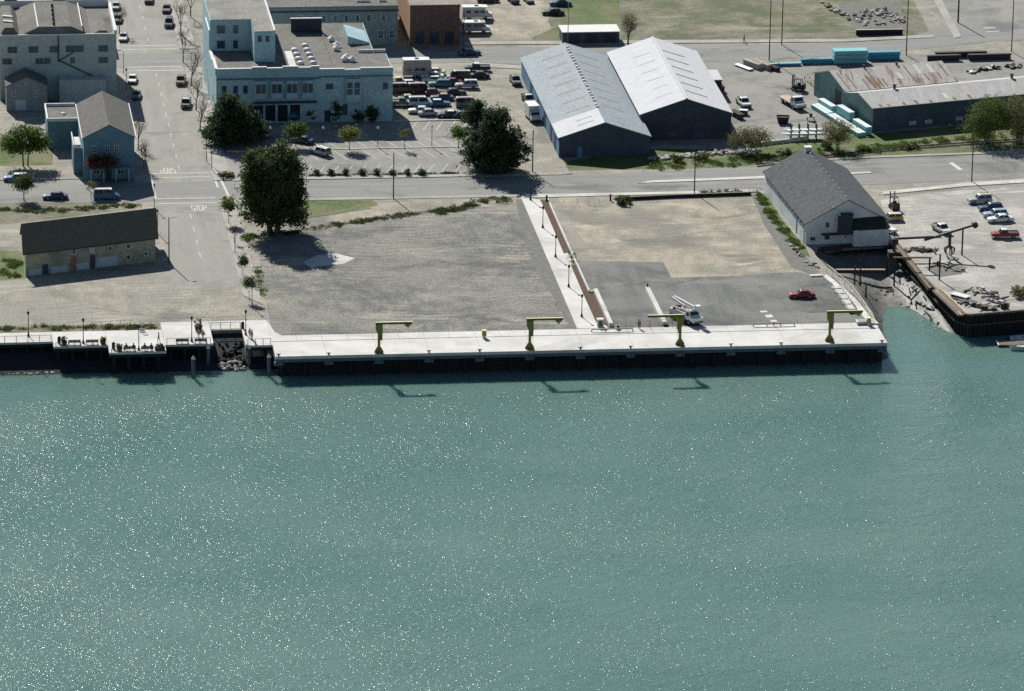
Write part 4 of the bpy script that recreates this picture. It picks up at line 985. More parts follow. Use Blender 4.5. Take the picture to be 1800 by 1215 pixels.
# upper storey set back
MB().box(-.05, 17.0, H_ + .1, 8.3, 38.0, 17.2).build('upper_storey', 'wall_teal', t)
MB().box(8.32, 8.0, H_ + .1, 12.6, 38.0, 17.0).build('upper_storey', 'wall_teal', t)
MB().box(.1, 17.1, 17.22, 8.3, 37.9, 17.3).build('upper_roof', 'roof_gravel_light', t)
MB().box(8.32, 8.1, 17.03, 12.4, 37.9, 17.12).build('upper_roof', 'roof_gravel_light', t)
MB().box(12.3, 8.0, 17.01, 12.65, 38.0, 17.4).build('coping', 'parapet_white', t)
for x, w, h in ((2.2, 1.7, 1.7), (5.2, 1.0, 1.7)):
    win(t, '-y', 17.0, x, 14.4, w, h, 'wall_teal_dark', 'glass_blue', False); win(t, '-y', 17.0, x, 11.2, w, h, 'wall_teal_dark', 'glass_blue', False)
for x in (9.4, 11.0): win(t, '-y', 8.0, x, 14.9, .8, 1.3, 'wall_teal_dark', 'glass_blue', False)
MB().box(17.8, 31, H_ + .1, 24.2, 31.4, H_ + 2.9).build('fire_wall', 'wall_charcoal', t)
MB().box(17.7, 30.9, H_ + 2.9, 24.3, 31.5, H_ + 3.05).build('coping', 'parapet_white', t)
MB().add([(28.6, 20.5, H_ + .1), (33.0, 20.5, H_ + .1), (33.0, 30, H_ + .1), (28.6, 30, H_ + .1), (28.6, 20.5, H_ + 1.9), (33.0, 20.5, H_ + .5), (33.0, 30, H_ + .5), (28.6, 30, H_ + 1.9)],
         [(3, 2, 1, 0), (4, 5, 6, 7), (0, 1, 5, 4), (1, 2, 6, 5), (2, 3, 7, 6), (3, 0, 4, 7)]).build('penthouse', 'wall_teal', t)
MB().box(30.2, 14.05, H_ + .1, 35.8, 14.4, H_ + .7).build('parapet', 'parapet_white', t)
MB().box(24.0, 1, H_ + .09, 24.3, 31, H_ + .4).build('fire_wall', 'roof_gravel', t)
MB().box(15.2, 1.0, H_ + .09, 16.6, 16, H_ + .14).build('roof_patch', 'concrete', t)
for x in (17.6, 20.2):                                           # rows of roof ventilators
    for k in range(4 if x < 18 else 5):
        MB().lathe([(.75, H_ + .09), (.75, H_ + .35), (.5, H_ + .62), (.15, H_ + .7)], (x + k * -.12, 6.2 + k * 3.4, 0), 9).build('roof_ventilator', 'white_metal', t)
for x, y in ((25.6, 23.5), (26.2, 18.8), (25.9, 16.2), (27.4, 9.4), (28.3, 7.4), (26.8, 7.8)):
    MB().lathe([(.6, H_ + .09), (.6, H_ + .7), (.85, H_ + .75), (.2, H_ + 1.2)], (x, y, 0), 9).build('roof_ventilator', 'white_metal', t)

# ---- grey building and brick building across the back road
t = thing('back_row_building', 'long grey two-storey building across the road behind the teal one', 'building', (14.5, 210.5, 0))
MB().box(0, 0, 0, 29.3, 30, 8.4).build('walls', 'wall_grey_dark', t)
MB().box(-.1, -.2, 8.42, 29.4, 30, 8.6).build('roof', 'roof_gravel', t)
MB().box(-.2, -.4, 7.4, 29.5, -.01, 7.6).build('cornice', 'wall_charcoal', t)
for x in (8.6, 10.7, 13.4, 15.8, 18.2, 20.6, 23.0, 26.2): win(t, '-y', 0, x, 5.0, 1.0, 1.7, 'trim_blue', 'glass_blue', False)
for x in (25.6, 28.0): win(t, '-y', 0, x, 1.3, 1.2, 1.9, 'trim_blue', 'glass_blue')
for x in (22.8, 26.2, 21.4): MB().cbox((x, 3.5, 8.6), 1.5, 1.2, .5).build('roof_unit', 'white_metal', t)
t = thing('brick_building', 'dark brick building with side wall coloured a sunlit orange beside the back road', 'building', (46.3, 209.5, 0))
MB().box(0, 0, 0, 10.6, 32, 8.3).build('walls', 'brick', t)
MB().box(-.06, .05, 0, -.01, 31.9, 8.25).build('side_wall', 'brick_sunlit', t)  # thin skin that paints this side as sunlit
MB().box(.05, .1, 8.31, 10.5, 31.9, 8.4).build('roof', 'roof_gravel_light', t)
MB().box(-.1, -.1, 8.3, 10.7, .25, 8.8).build('parapet', 'brick', t)
for x in (1.6, 3.9, 6.3, 8.8): win(t, '-y', 0, x, 5.0, 1.0, 1.7, 'brick', 'glass_blue', False)
for x in (2.0, 5.2, 8.4): slab_on(t, '-y', 0, x, 0.3, 1.8, 2.6, 'glass_blue', 'shop_window')
t = thing('roadside_shed', 'low flat-roofed dark shed with pale roof beside the back road', 'shed', (79.0, 208.4, 0))
MB().box(0, 0, 0, 12.2, 5.6, 2.5).build('walls', 'wall_slate', t)
MB().box(-.2, -.2, 2.52, 12.4, 5.8, 2.68).build('roof', 'parapet_white', t)
for x in (2.2, 6.2, 10.2): slab_on(t, '-y', 0, x, 0.1, 2.6, 2.1, 'wall_charcoal', 'door', .05)
t = thing('corner_roof_building', 'low building with teal flat roof behind the big grey block', 'building', (-46, 213, 0))
MB().box(0, 0, 0, 27, 30, 9).build('walls', 'wall_grey', t)
MB().box(.1, .1, 9.02, 26.9, 29.9, 9.1).build('roof', 'wall_teal_dark', t)
for x in (4, 9, 14, 19, 24): win(t, '-y', 0, x, 5.5, 1.4, 1.6)
t = thing('foundation_wall', 'low concrete foundation wall edging the rubble lot', 'wall', (143.3, 211.6, 0))
MB().box(0, 0, 0, 10.2, .35, 1.15).build('wall', 'concrete_dark', t)
MB().box(-.05, -.05, 1.15, 10.25, .4, 1.28).build('coping', 'concrete_rough', t)
# ================================================================ vehicles
PAINT = {'white': (0.72, 0.72, 0.70), 'cream': (0.66, 0.62, 0.50), 'silver': (0.38, 0.40, 0.42), 'grey': (0.16, 0.17, 0.18), 'black': (0.02, 0.022, 0.026),
         'navy': (0.03, 0.05, 0.11), 'blue': (0.06, 0.16, 0.32), 'pale_blue': (0.30, 0.42, 0.52), 'teal': (0.06, 0.20, 0.24), 'green': (0.04, 0.12, 0.08),
         'red': (0.27, 0.028, 0.03), 'maroon': (0.09, 0.025, 0.032), 'brown': (0.14, 0.08, 0.05), 'tan': (0.42, 0.34, 0.23), 'yellow': (0.62, 0.44, 0.10), 'pink': (0.52, 0.40, 0.38)}
for k_, c_ in PAINT.items(): mat('paint_' + k_, c_, rough=0.35, spec=0.5)
# kind: length, width, sill z, belt z, roof z, belt rear, belt front, roof rear, roof front, hood drop, wheel radius, rear/front axle
KIND = {'sedan': (4.8, 1.8, .24, .88, 1.42, -1.75, .95, -1.05, .25, .10, .32, -1.35, 1.45),
        'hatch': (4.1, 1.7, .24, .86, 1.40, -1.85, .75, -1.45, .15, .12, .30, -1.2, 1.3),
        'wagon': (4.8, 1.8, .26, .92, 1.50, -2.25, .85, -2.05, .30, .10, .33, -1.35, 1.4),
        'suv': (4.7, 1.85, .36, 1.02, 1.78, -2.25, .80, -2.15, .35, .06, .38, -1.35, 1.4),
        'van': (5.0, 1.95, .32, 1.15, 2.10, -2.42, 1.75, -2.38, 1.05, .20, .36, -1.45, 1.5),
        'pickup': (5.3, 1.92, .38, 1.05, 1.76, -.55, 1.15, -.42, .70, .05, .39, -1.6, 1.6)}
def car_parts(t, kind, color, roofc=None):
    L, W, zs, zb, zr, br, bf, rr, rf_, hd, wr, ra, fa = KIND[kind]
    hw = W / 2; p = 'paint_' + color
    st = [(-L / 2, .86, .10, zb - .14), (-L / 2 + .12, .94, .02, zb - .03), (br, 1, 0, zb), (0, 1, 0, zb), (bf, 1, 0, zb - .01), (L / 2 - .5, .97, .02, zb - hd * .7), (L / 2 - .1, .90, .06, zb - hd - .04), (L / 2, .80, .14, zb - hd - .2)]
    if kind == 'pickup': st[2] = (-.6, 1, 0, zb)
    mb = MB(); vs = []
    for x, k, dz, zt in st:
        h = hw * k; z0 = zs + dz
        vs += [(x, -h * .9, z0), (x, -h, z0 + .16), (x, -h, zt - .12), (x, -h * .88, zt), (x, h * .88, zt), (x, h, zt - .12), (x, h, z0 + .16), (x, h * .9, z0)]
    n = 8; fs = [tuple(range(8))[::-1], tuple(range((len(st) - 1) * 8, len(st) * 8))]
    for j in range(len(st) - 1): fs += [(j * n + i, j * n + (i + 1) % n, (j + 1) * n + (i + 1) % n, (j + 1) * n + i) for i in range(n)]
    mb.add(vs, fs)
    b0, b1 = hw * .9, hw * .72
    cab = [(br, -b0, zb - .03), (bf, -b0, zb - .03), (bf, b0, zb - .03), (br, b0, zb - .03), (rr, -b1, zr - .05), (rf_, -b1, zr - .05), (rf_, b1, zr - .05), (rr, b1, zr - .05)]
    mb.add(cab, [(0, 1, 5, 4), (1, 2, 6, 5), (2, 3, 7, 6), (3, 0, 4, 7)])
    body = mb.build('body', p, t)
    MB().add([cab[4], cab[5], cab[6], cab[7], (rr + .1, -b1 * .85, zr), (rf_ - .1, -b1 * .85, zr), (rf_ - .1, b1 * .85, zr), (rr + .1, b1 * .85, zr)],
             [(4, 5, 6, 7), (0, 1, 5, 4), (1, 2, 6, 5), (2, 3, 7, 6), (3, 0, 4, 7)]).build('roof', 'paint_' + (roofc or color), t)
    def pane(name, a, b, c, d, m0=.10, m1=.06):
        a, b, c, d = map(Vector, (a, b, c, d)); nrm = (b - a).cross(d - a).normalized() * .015
        def ip(s, q): return (a.lerp(b, s)).lerp(d.lerp(c, s), q)
        q = [ip(m1, m0), ip(1 - m1, m0), ip(1 - m1, 1 - m0), ip(m1, 1 - m0)]
        MB().add([v + nrm for v in q] + [v - nrm for v in q], [(0, 1, 2, 3), (7, 6, 5, 4), (0, 4, 5, 1), (1, 5, 6, 2), (2, 6, 7, 3), (3, 7, 4, 0)]).build(name, 'glass', t)
    pane('windscreen', cab[1], cab[2], cab[6], cab[5]); pane('rear_window', cab[3], cab[0], cab[4], cab[7])
    def sides(a, b, c, d):
        if kind in ('suv', 'van', 'wagon', 'sedan'):             # pillar between front and rear side glass
            a, b, c, d = map(Vector, (a, b, c, d)); m0, m1 = a.lerp(b, .5), d.lerp(c, .5)
            pane('side_window', a, m0, m1, d, .12, .06); pane('side_window', m0, b, c, m1, .12, .06)
        else: pane('side_window', a, b, c, d)
    sides(cab[0], cab[1], cab[5], cab[4]); sides(cab[2], cab[3], cab[7], cab[6])
    for ax in (ra, fa):
        for s in (-1, 1):
            w = MB().tube((ax, s * (hw - .2), wr), (ax, s * (hw + .015), wr), wr, n=12).build('wheel', 'tyre', t)
            MB().tube((ax, s * (hw + .0), wr), (ax, s * (hw + .025), wr), wr * .58, n=10).build('hub', 'rim', w)
    for s in (-1, 1):
        MB().cbox((L / 2 - .02, s * hw * .58, zb - hd - .36), .12, .34, .16).build('headlight', 'headlight', t)
        MB().cbox((-L / 2 + .02, s * hw * .66, zb - .36), .12, .3, .18).build('tail_light', 'tail_light', t)
    MB().cbox((L / 2 + .03, 0, zs + .12), .14, W * .88, .18).build('bumper', 'bumper', t)
    MB().cbox((-L / 2 - .03, 0, zs + .12), .14, W * .88, .18).build('bumper', 'bumper', t)
    if kind == 'pickup':
        MB().box(-L / 2 + .12, -hw + .18, zb + .003, -.68, hw - .18, zb + .012).build('bed_floor', 'black_metal', t)
        for s in (-1, 1): MB().box(-L / 2 + .02, s * (hw - .07) - .06, zb - .1, -.62, s * (hw - .07) + .06, zb + .14).build('bed_rail', p, t)
        MB().box(-L / 2 - .01, -hw + .14, zb - .12, -L / 2 + .1, hw - .14, zb + .14).build('tailgate', p, t)
    if kind == 'suv' or kind == 'van':
        for s in (-1, 1): MB().bar((rr + .3, s * b1 * .8, zr + .05), (rf_ - .4, s * b1 * .8, zr + .05), .05, .05).build('roof_rack', 'bumper', t)
_protos = {}
NAMES = {'sedan': 'car', 'hatch': 'car', 'wagon': 'car', 'suv': 'suv', 'van': 'van', 'pickup': 'pickup_truck'}
CATS = {'sedan': 'car', 'hatch': 'car', 'wagon': 'car', 'suv': 'suv', 'van': 'van', 'pickup': 'pickup truck'}
def car(kind, color, px, py, heading, label, group=None, roofc=None, z=None, sc=1.0):
    """heading in degrees: 0 points along the dock, 90 inland"""
    key = (kind, color, roofc)
    p = at(px, py); p.z = 0.04 if z is None else z
    if key not in _protos:
        t = thing('parked_' + NAMES[kind], label, CATS[kind], p, math.radians(heading), group)
        car_parts(t, kind, color, roofc); _protos[key] = t
    else:
        t = again(_protos[key], p, math.radians(heading), label, group)
    t.scale = (sc, sc, sc)
    if group is None and 'group' in t.keys(): del t['group']
    return t

G1 = 'cars parked along the street'
car('sedan', 'white', 217, 70, -97, 'white sedan at the street kerb beside the big grey block', G1)
car('sedan', 'white', 233, 144, -97, 'white sedan at the street kerb in front of the dark sedan', G1)
car('sedan', 'navy', 240, 172, -97, 'dark sedan in shade at the kerb beside the corner house', G1)
car('sedan', 'green', 207, 38, -97, 'dark green sedan at the kerb next to the white parapet', G1)
car('hatch', 'silver', 204, 16, -97, 'silver hatchback at the kerb behind the dark green sedan', G1)
car('suv', 'black', 297, 46, -97, 'black suv parked under bare street trees', G1)
car('sedan', 'maroon', 293, 20, -97, 'maroon sedan parked behind the black suv', G1)
car('pickup', 'brown', 318, 147, -97, 'dark brown pickup truck parked under bare trees opposite the white sedan', G1)
car('pickup', 'black', 327, 187, -97, 'black pickup truck with pale roof at the kerb before the dark cypress', G1, 'cream')
car('sedan', 'maroon', 262, 4, 83, 'dark maroon sedan driving away up the street', None)
G2 = 'cars in the lot by the corner house'
car('wagon', 'blue', 28, 318, 180, 'blue and white estate car beside the small shading tree', G2, 'white')
car('sedan', 'navy', 97, 350, 180, 'dark sedan standing in the shade of the small tree', G2)
car('van', 'blue', 187, 350, 0, 'dark blue van with white roof in front of the corner house', G2, 'white')
G3 = 'cars in the marked car park'
car('suv', 'silver', 563, 272, 130, 'silver suv with white roof beyond the huge round tree', G3, 'white')
car('sedan', 'navy', 531, 251, 150, 'dark blue sedan behind the silver suv in the car park', G3)
car('sedan', 'white', 452, 244, 20, 'white sedan half hidden between the huge tree and the cypress', G3)
car('van', 'teal', 516, 217, 90, 'teal van in the shade at the foot of the teal building', G3)
G4 = 'vehicles packed in the yard behind the teal building'
car('sedan', 'navy', 825, 97, 10, 'dark blue sedan on the back road beside the brick building', None)
car('pickup', 'black', 839, 125, 178, 'black pickup truck with white cab roof beside the yard gate', G4, 'white')
car('sedan', 'black', 840, 137, 178, 'black sedan beside the black pickup truck in the yard', G4)
car('van', 'maroon', 806, 141, 178, 'maroon van with cream roof beside the black sedan in the yard', G4, 'cream')
car('suv', 'silver', 820, 155, 178, 'silver suv with white roof in front of the maroon van', G4, 'white')
car('sedan', 'cream', 762, 131, 172, 'cream sedan just in front of the white camper trailer', G4)
car('sedan', 'white', 760, 138, 172, 'white sedan wedged before the cream sedan in the yard', G4)
car('hatch', 'white', 759, 145, 172, 'white hatchback in front of the wedged white sedan', G4)
car('wagon', 'teal', 773, 152, 176, 'dark teal estate car in front of the white hatchback', G4)
car('sedan', 'black', 799, 167, 4, 'black sedan in the middle of the yard below the silver suv', G4)
car('van', 'maroon', 738, 163, 2, 'long maroon van with pink roof in the packed yard', G4, 'pink')
car('van', 'brown', 706, 163, 2, 'brown van with pink roof beside the teal building wall', G4, 'pink')
car('hatch', 'brown', 764, 167, 2, 'brown hatchback nosed behind the long maroon van', G4)
car('sedan', 'navy', 777, 176, 176, 'navy sedan with tan roof in the packed yard', G4, 'tan')
car('hatch', 'blue', 774, 186, 0, 'blue hatchback with white roof in the packed yard', G4, 'white')
car('van', 'pale_blue', 739, 187, 0, 'pale blue van with white roof in the packed yard', G4, 'white')
car('pickup', 'grey', 705, 186, 0, 'grey pickup truck beside the pale blue van by the wall', G4)
car('sedan', 'white', 738, 199, 176, 'white sedan directly in front of the pale blue van', G4)
car('sedan', 'silver', 756, 203, 4, 'silver sedan at the low yard kerb', G4)
car('sedan', 'black', 789, 206, 176, 'black sedan with white roof at the low yard kerb', G4, 'white')
car('sedan', 'navy', 815, 207, 4, 'navy sedan at the yard kerb half behind the spiky cypress', G4)
car('van', 'grey', 822, 188, 2, 'grey van with pink roof half behind the spiky cypress', G4, 'pink')
car('pickup', 'grey', 906, 147, -87, 'grey pickup truck parked beside the blue warehouse back corner', None)
car('pickup', 'black', 929, 180, -82, 'black pickup truck behind the white box truck', None, 'cream')
car('sedan', 'black', 972, 26, 178, 'black sedan on the dirt drive beyond the back road', None)
car('sedan', 'navy', 985, 10, 176, 'navy sedan on the grass behind the black one', None)
car('sedan', 'maroon', 858, 4, 0, 'maroon sedan at the top of the dirt drive', None)
car('suv', 'black', 902, 4, -80, 'black suv at the top of the dirt drive', None)
car('hatch', 'grey', 929, 4, -80, 'grey hatchback beside the black suv on the dirt drive', None)
car('pickup', 'red', 1261, 157, 95, 'red pickup truck beside the white-roofed warehouse', None)
car('pickup', 'white', 1307, 186, -82, 'white pickup truck in the timber yard', None, sc=1.05)
car('sedan', 'red', 1409, 523, 180, 'red sedan alone on the asphalt lot', None, sc=1.0)
G5 = 'cars in a row on the pale quay lot'
car('suv', 'silver', 1722, 357, 187, 'silver suv with cream roof at the head of the quay row', G5, 'cream')
car('wagon', 'navy', 1741, 370, 187, 'navy estate car between the silver suv and the pale blue estate', G5)
car('wagon', 'pale_blue', 1749, 381, 187, 'pale blue estate car between the navy estate and white sedan', G5)
car('sedan', 'white', 1758, 390, 187, 'white sedan on the quay beside the red pickup', G5, sc=1.06)
car('pickup', 'red', 1766, 418, 178, 'red pickup truck with white cab roof on the quay lot', G5, 'white')
car('wagon', 'yellow', 1565, 388, 182, 'yellow estate car beside the white boathouse', None, 'cream')
car('pickup', 'white', 1655, 408, -72, 'white pickup truck behind the log grapple boom', None)

car('pickup', 'tan', 699, 150, 2, 'tan pickup truck with cream roof behind the brown van', G4, 'cream')
car('hatch', 'white', 724, 152, 2, 'white hatchback behind the long maroon van', G4)
car('sedan', 'maroon', 792, 149, 178, 'maroon sedan between the teal estate and the silver suv', G4)
car('sedan', 'tan', 720, 178, 2, 'tan sedan between the brown van and the pale blue van', G4)
# ---- larger vehicles
def wheels(t, axles, hw, r):
    for ax in axles:
        for s in (-1, 1):
            w = MB().tube((ax, s * (hw - .28), r), (ax, s * hw, r), r, n=12).build('wheel', 'tyre', t)
            MB().tube((ax, s * (hw - .01), r), (ax, s * (hw + .02), r), r * .55, n=8).build('hub', 'rim', w)
def truck_cab(t, x0, x1, hw, z0, z1, p='paint_white', hood=1.1):
    prof = [(x0, z0), (x1, z0), (x1, z0 + .75), (x1 - hood, z0 + .95), (x1 - hood - .35, z1), (x0, z1)]
    n = len(prof)
    MB().add([(q[0], -hw, q[1]) for q in prof] + [(q[0], hw, q[1]) for q in prof], [tuple(range(n)), tuple(range(n, 2 * n))[::-1]] + [(i, (i + 1) % n, (i + 1) % n + n, i + n) for i in range(n)]).build('cab', p, t)
    a, b = Vector((x1 - hood, 0, z0 + .95)), Vector((x1 - hood - .35, 0, z1))
    c, d = a.lerp(b, .12), a.lerp(b, .88)
    MB().add([(c.x + .02, -hw * .86, c.z), (c.x + .02, hw * .86, c.z), (d.x + .02, hw * .8, d.z), (d.x + .02, -hw * .8, d.z)], [(0, 1, 2, 3)]).build('windscreen', 'glass', t)
    for s in (-1, 1):
        MB().box(x0 + .25, s * hw - .012, z0 + .95, x1 - hood - .3, s * hw + .012, z1 - .22).build('side_window', 'glass', t)
        MB().cbox((x1 + .01, s * hw * .7, z0 + .3), .06, .3, .2).build('headlight', 'headlight', t)
    MB().cbox((x1 + .08, 0, z0 - .1), .16, hw * 1.9, .25).build('bumper', 'bumper', t)
p = at(1213, 571)
t = thing('bucket_truck', 'white utility bucket truck with folded boom parked on the dock edge', 'truck', (p.x - .4, p.y + 2.2, 0.05), math.radians(-62))
wheels(t, (-2.2, 2.3), 1.15, .48)
MB().box(-3.6, -1.1, .55, 3.2, 1.1, .85).build('chassis', 'dark_steel', t)
truck_cab(t, 1.2, 3.7, 1.1, .7, 2.55)
for s in (-1, 1): MB().box(-3.6, s * .85 - .3, .86, 1.0, s * .85 + .3, 1.75).build('tool_locker', 'white_metal', t)
MB().box(-3.6, -.54, .86, 1.0, .54, 1.1).build('bed_floor', 'grey_metal', t)
MB().tube((-.4, 0, 1.1), (-.4, 0, 2.5), .38, n=10).build('turret', 'white_metal', t)
MB().bar((-.4, 0, 2.7), (-4.4, .05, 3.25), .42, .42).build('lower_boom', 'white_metal', t)
MB().bar((-4.3, .4, 3.45), (2.6, .4, 3.0), .36, .34).build('upper_boom', 'white_metal', t)
MB().box(2.3, .05, 2.6, 3.3, .95, 3.6).build('bucket', 'white_metal', t)
MB().bar((-3.4, -.9, 2.1), (2.6, -.7, 2.7), .35, .08).build('ladder', 'timber_pale', t)
for x in (-2.8, 2.0): MB().box(x - .05, -.95, 1.75 if x < 0 else 2.5, x + .05, .95, 2.2 if x < 0 else 2.62).build('rack', 'dark_steel', t)
p = at(938, 214)
t = thing('box_truck', 'white box truck parked along the blue warehouse wall', 'truck', (p.x, p.y + 1.5, .02), math.radians(-84))
wheels(t, (-1.7, 2.0), 1.05, .42)
MB().box(-2.9, -1.12, .65, 1.2, 1.12, 3.2).build('cargo_box', 'white_metal', t)
truck_cab(t, 1.25, 3.0, 1.0, .6, 2.2, hood=.6)
p = at(1393, 188)
t = thing('flatbed_truck', 'white flatbed truck with pale deck in the timber yard', 'truck', (p.x + .1, p.y + .5, .02), math.radians(-74))
wheels(t, (-2.6, 2.6), 1.15, .5)
MB().box(-4.3, -.5, .6, 3.6, .5, .9).build('chassis', 'dark_steel', t)
MB().box(-4.5, -1.2, .95, 1.2, 1.2, 1.15).build('deck', 'timber_pale', t)
MB().box(1.1, -1.15, 1.15, 1.25, 1.15, 2.1).build('headboard', 'white_metal', t)
truck_cab(t, 1.35, 4.2, 1.1, .75, 2.6, hood=1.3)
def forklift(px, py, hd, label):
    p = at(px, py)
    t = thing('forklift', label, 'forklift', (p.x, p.y + .8, .02), math.radians(hd), 'yard forklifts')
    wheels(t, (-.9, .9), .75, .4)
    MB().box(-1.4, -.65, .35, .9, .65, 1.15).build('body', 'dark_steel', t)
    MB().box(-1.5, -.6, .4, -1.0, .6, 1.5).build('counterweight', 'rust_metal', t)
    for x in (-.8, .7):
        for s in (-1, 1): MB().tube((x, s * .6, 1.1), (x * .85, s * .55, 2.4), .06, n=6).build('roll_bar', 'black_metal', t)
    MB().box(-.75, -.6, 2.4, .65, .6, 2.48).build('overhead_guard', 'black_metal', t)
    for s in (-1, 1): MB().box(1.05, s * .45 - .08, .1, 1.25, s * .45 + .08, 3.3).build('mast', 'dark_steel', t)
    for s in (-1, 1): MB().box(1.25, s * .35 - .06, .1, 2.5, s * .35 + .06, .18).build('fork', 'dark_steel', t)
    MB().box(-.5, -.3, 1.15, .1, .3, 1.7).build('seat', 'black_metal', t)
forklift(1404, 161, 150, 'dark forklift in the timber yard behind the flatbed truck')
forklift(1573, 370, 100, 'dark forklift on the quay behind the yellow estate car')
def camper(px, py, hd, L, label, body='white_metal', cabbed=True, H=2.9):
    p = at(px, py)
    t = thing('motorhome' if cabbed else 'camper_trailer', label, 'motorhome' if cabbed else 'trailer', (p.x, p.y + 1.2, .02), math.radians(hd))
    wheels(t, (-L * .25, L * .3) if cabbed else (-.4, .4), 1.15, .4)
    x1 = L / 2 - (1.4 if cabbed else 0)
    prof = [(-L / 2, .6), (x1, .6), (x1, H - .5), (x1 - .3 if not cabbed else x1 + .6, H), (-L / 2 + .2, H)]
    n = len(prof)
    MB().add([(q[0], -1.18, q[1]) for q in prof] + [(q[0], 1.18, q[1]) for q in prof], [tuple(range(n)), tuple(range(n, 2 * n))[::-1]] + [(i, (i + 1) % n, (i + 1) % n + n, i + n) for i in range(n)]).build('body', body, t)
    MB().box(-L / 2 + .1, -1.2, H + .002, x1 - .4, 1.2, H + .06).build('roof', 'white_metal', t)
    for x in (-L * .28, 0, L * .2):
        for s in (-1, 1): MB().box(x - .5, s * 1.18 - .015, 1.6, x + .5, s * 1.18 + .015, 2.2).build('window', 'glass', t)
    MB().cbox((0, 0, H + .06), .8, .6, .25).build('roof_vent', 'grey_metal', t)
    if cabbed: truck_cab(t, x1 + .02, L / 2 + .2, 1.0, .55, 2.0, hood=.7)
    else: MB().bar((L / 2, 0, .6), (L / 2 + 1.1, 0, .55), .12, .12).build('drawbar', 'dark_steel', t)
mat('camper_tan', (0.42, 0.41, 0.36), (0.36, 0.36, 0.33), 0.8)
camper(733, 138, 0, 6.0, 'tan camper trailer with white roof beside the packed yard', 'camper_tan', False, 3.9)
camper(838, 36, 0, 6.4, 'white motorhome standing on the grass beyond the back road', 'white_metal')
camper(837, 60, 0, 5.6, 'grey-sided camper van with white roof next to the back road', 'camper_tan', True, 2.5)
# ================================================================ trees and plants
def leaf_cloud(name, m, parent, lobes, n, leaf, clump=0.55, per=26, shell=0.45, flat=1.0, seed=None):
    """crown of many leaf-sized faces gathered in clumps spread through ellipsoid lobes (x, y, z, rx, ry, rz)"""
    r = np.random.default_rng(seed if seed is not None else random.randrange(1 << 30))
    L = np.array(lobes, float); vol = L[:, 3] * L[:, 4] * L[:, 5]
    nc = max(4, n // per)
    li = r.choice(len(L), nc, p=vol / vol.sum())
    d = r.normal(size=(nc, 3)); d /= np.linalg.norm(d, axis=1)[:, None]
    rad = (shell ** 3 + (1 - shell ** 3) * r.random(nc)) ** (1 / 3)
    cc = L[li, :3] + d * rad[:, None] * L[li, 3:]
    ci = r.integers(0, nc, n)
    cs = clump * r.uniform(.6, 1.4, nc)
    c = cc[ci] + r.normal(size=(n, 3)) * cs[ci][:, None] * np.array([1, 1, .75 * flat])
    nrm = r.normal(size=(n, 3)) + d[ci] * .8 + np.array([0, 0, .5]); nrm /= np.linalg.norm(nrm, axis=1)[:, None]
    a = np.cross(nrm, r.normal(size=(n, 3))); a /= np.linalg.norm(a, axis=1)[:, None]
    b = np.cross(nrm, a)
    s = leaf * r.uniform(.55, 1.35, n)[:, None]
    v = np.stack([c - a * s * .9, c - b * s * .5, c + a * s * .9, c + b * s * .5], 1).reshape(-1, 3)
    v[:, 2] = np.maximum(v[:, 2], .05)
    me = bpy.data.meshes.new(name)
    me.vertices.add(4 * n); me.vertices.foreach_set('co', v.astype(np.float32).ravel())
    me.loops.add(4 * n); me.loops.foreach_set('vertex_index', np.arange(4 * n, dtype=np.int32))
    me.polygons.add(n); me.polygons.foreach_set('loop_start', np.arange(0, 4 * n, 4, dtype=np.int32))
    me.update(calc_edges=True)
    me.materials.append(M[m])
    o = bpy.data.objects.new(name, me); COL.objects.link(o)
    if parent is not None: o.parent = parent
    return o
def branches(mb, p, d, length, r, depth, spread=0.5, up=0.25, n=5):
    p, d = Vector(p), Vector(d).normalized()
    e = p + d * length
    mb.tube(p, e, r, r * .66, n=n if depth > 1 else 4, cap=False)
    if depth <= 0: return
    for k in range(random.choice((2, 3, 3)) if depth > 1 else 2):
        v = Vector((random.gauss(0, spread), random.gauss(0, spread), random.gauss(0, spread) + up))
        branches(mb, p + d * length * random.uniform(.6, 1.0), d + v, length * random.uniform(.6, .82), r * .6, depth - 1, spread, up, n)
def tree(px, py, H, lobes, n, leaf, label, m='leaf_green', bark='bark', trunks=1, tr=0.18, name='tree', group=None, clump=.5, shell=.45, cat='tree', depth=3, crown_z=None, per=26):
    p = at(px, py)
    t = thing(name, label, cat, (p.x, p.y, 0.02), 0, group)
    for k in range(trunks):
        mb = MB(); a = 2 * PI * k / max(1, trunks) + .4; off = 0 if trunks == 1 else tr * 3
        cz = crown_z if crown_z else H * .35
        mb.tube((off * math.cos(a), off * math.sin(a), 0), (off * 1.3 * math.cos(a), off * 1.3 * math.sin(a), cz), tr, tr * .75, n=7)
        for q in range(3): branches(mb, (off * 1.3 * math.cos(a), off * 1.3 * math.sin(a), cz * .95), (random.gauss(0, .5), random.gauss(0, .5), 1), (H - cz) * .34, tr * .55, depth - 1)
        mb.build('trunk', bark, t)
    leaf_cloud('crown', m, t, lobes, n, leaf, clump, shell=shell, per=per)
    return t
R_ = random.uniform
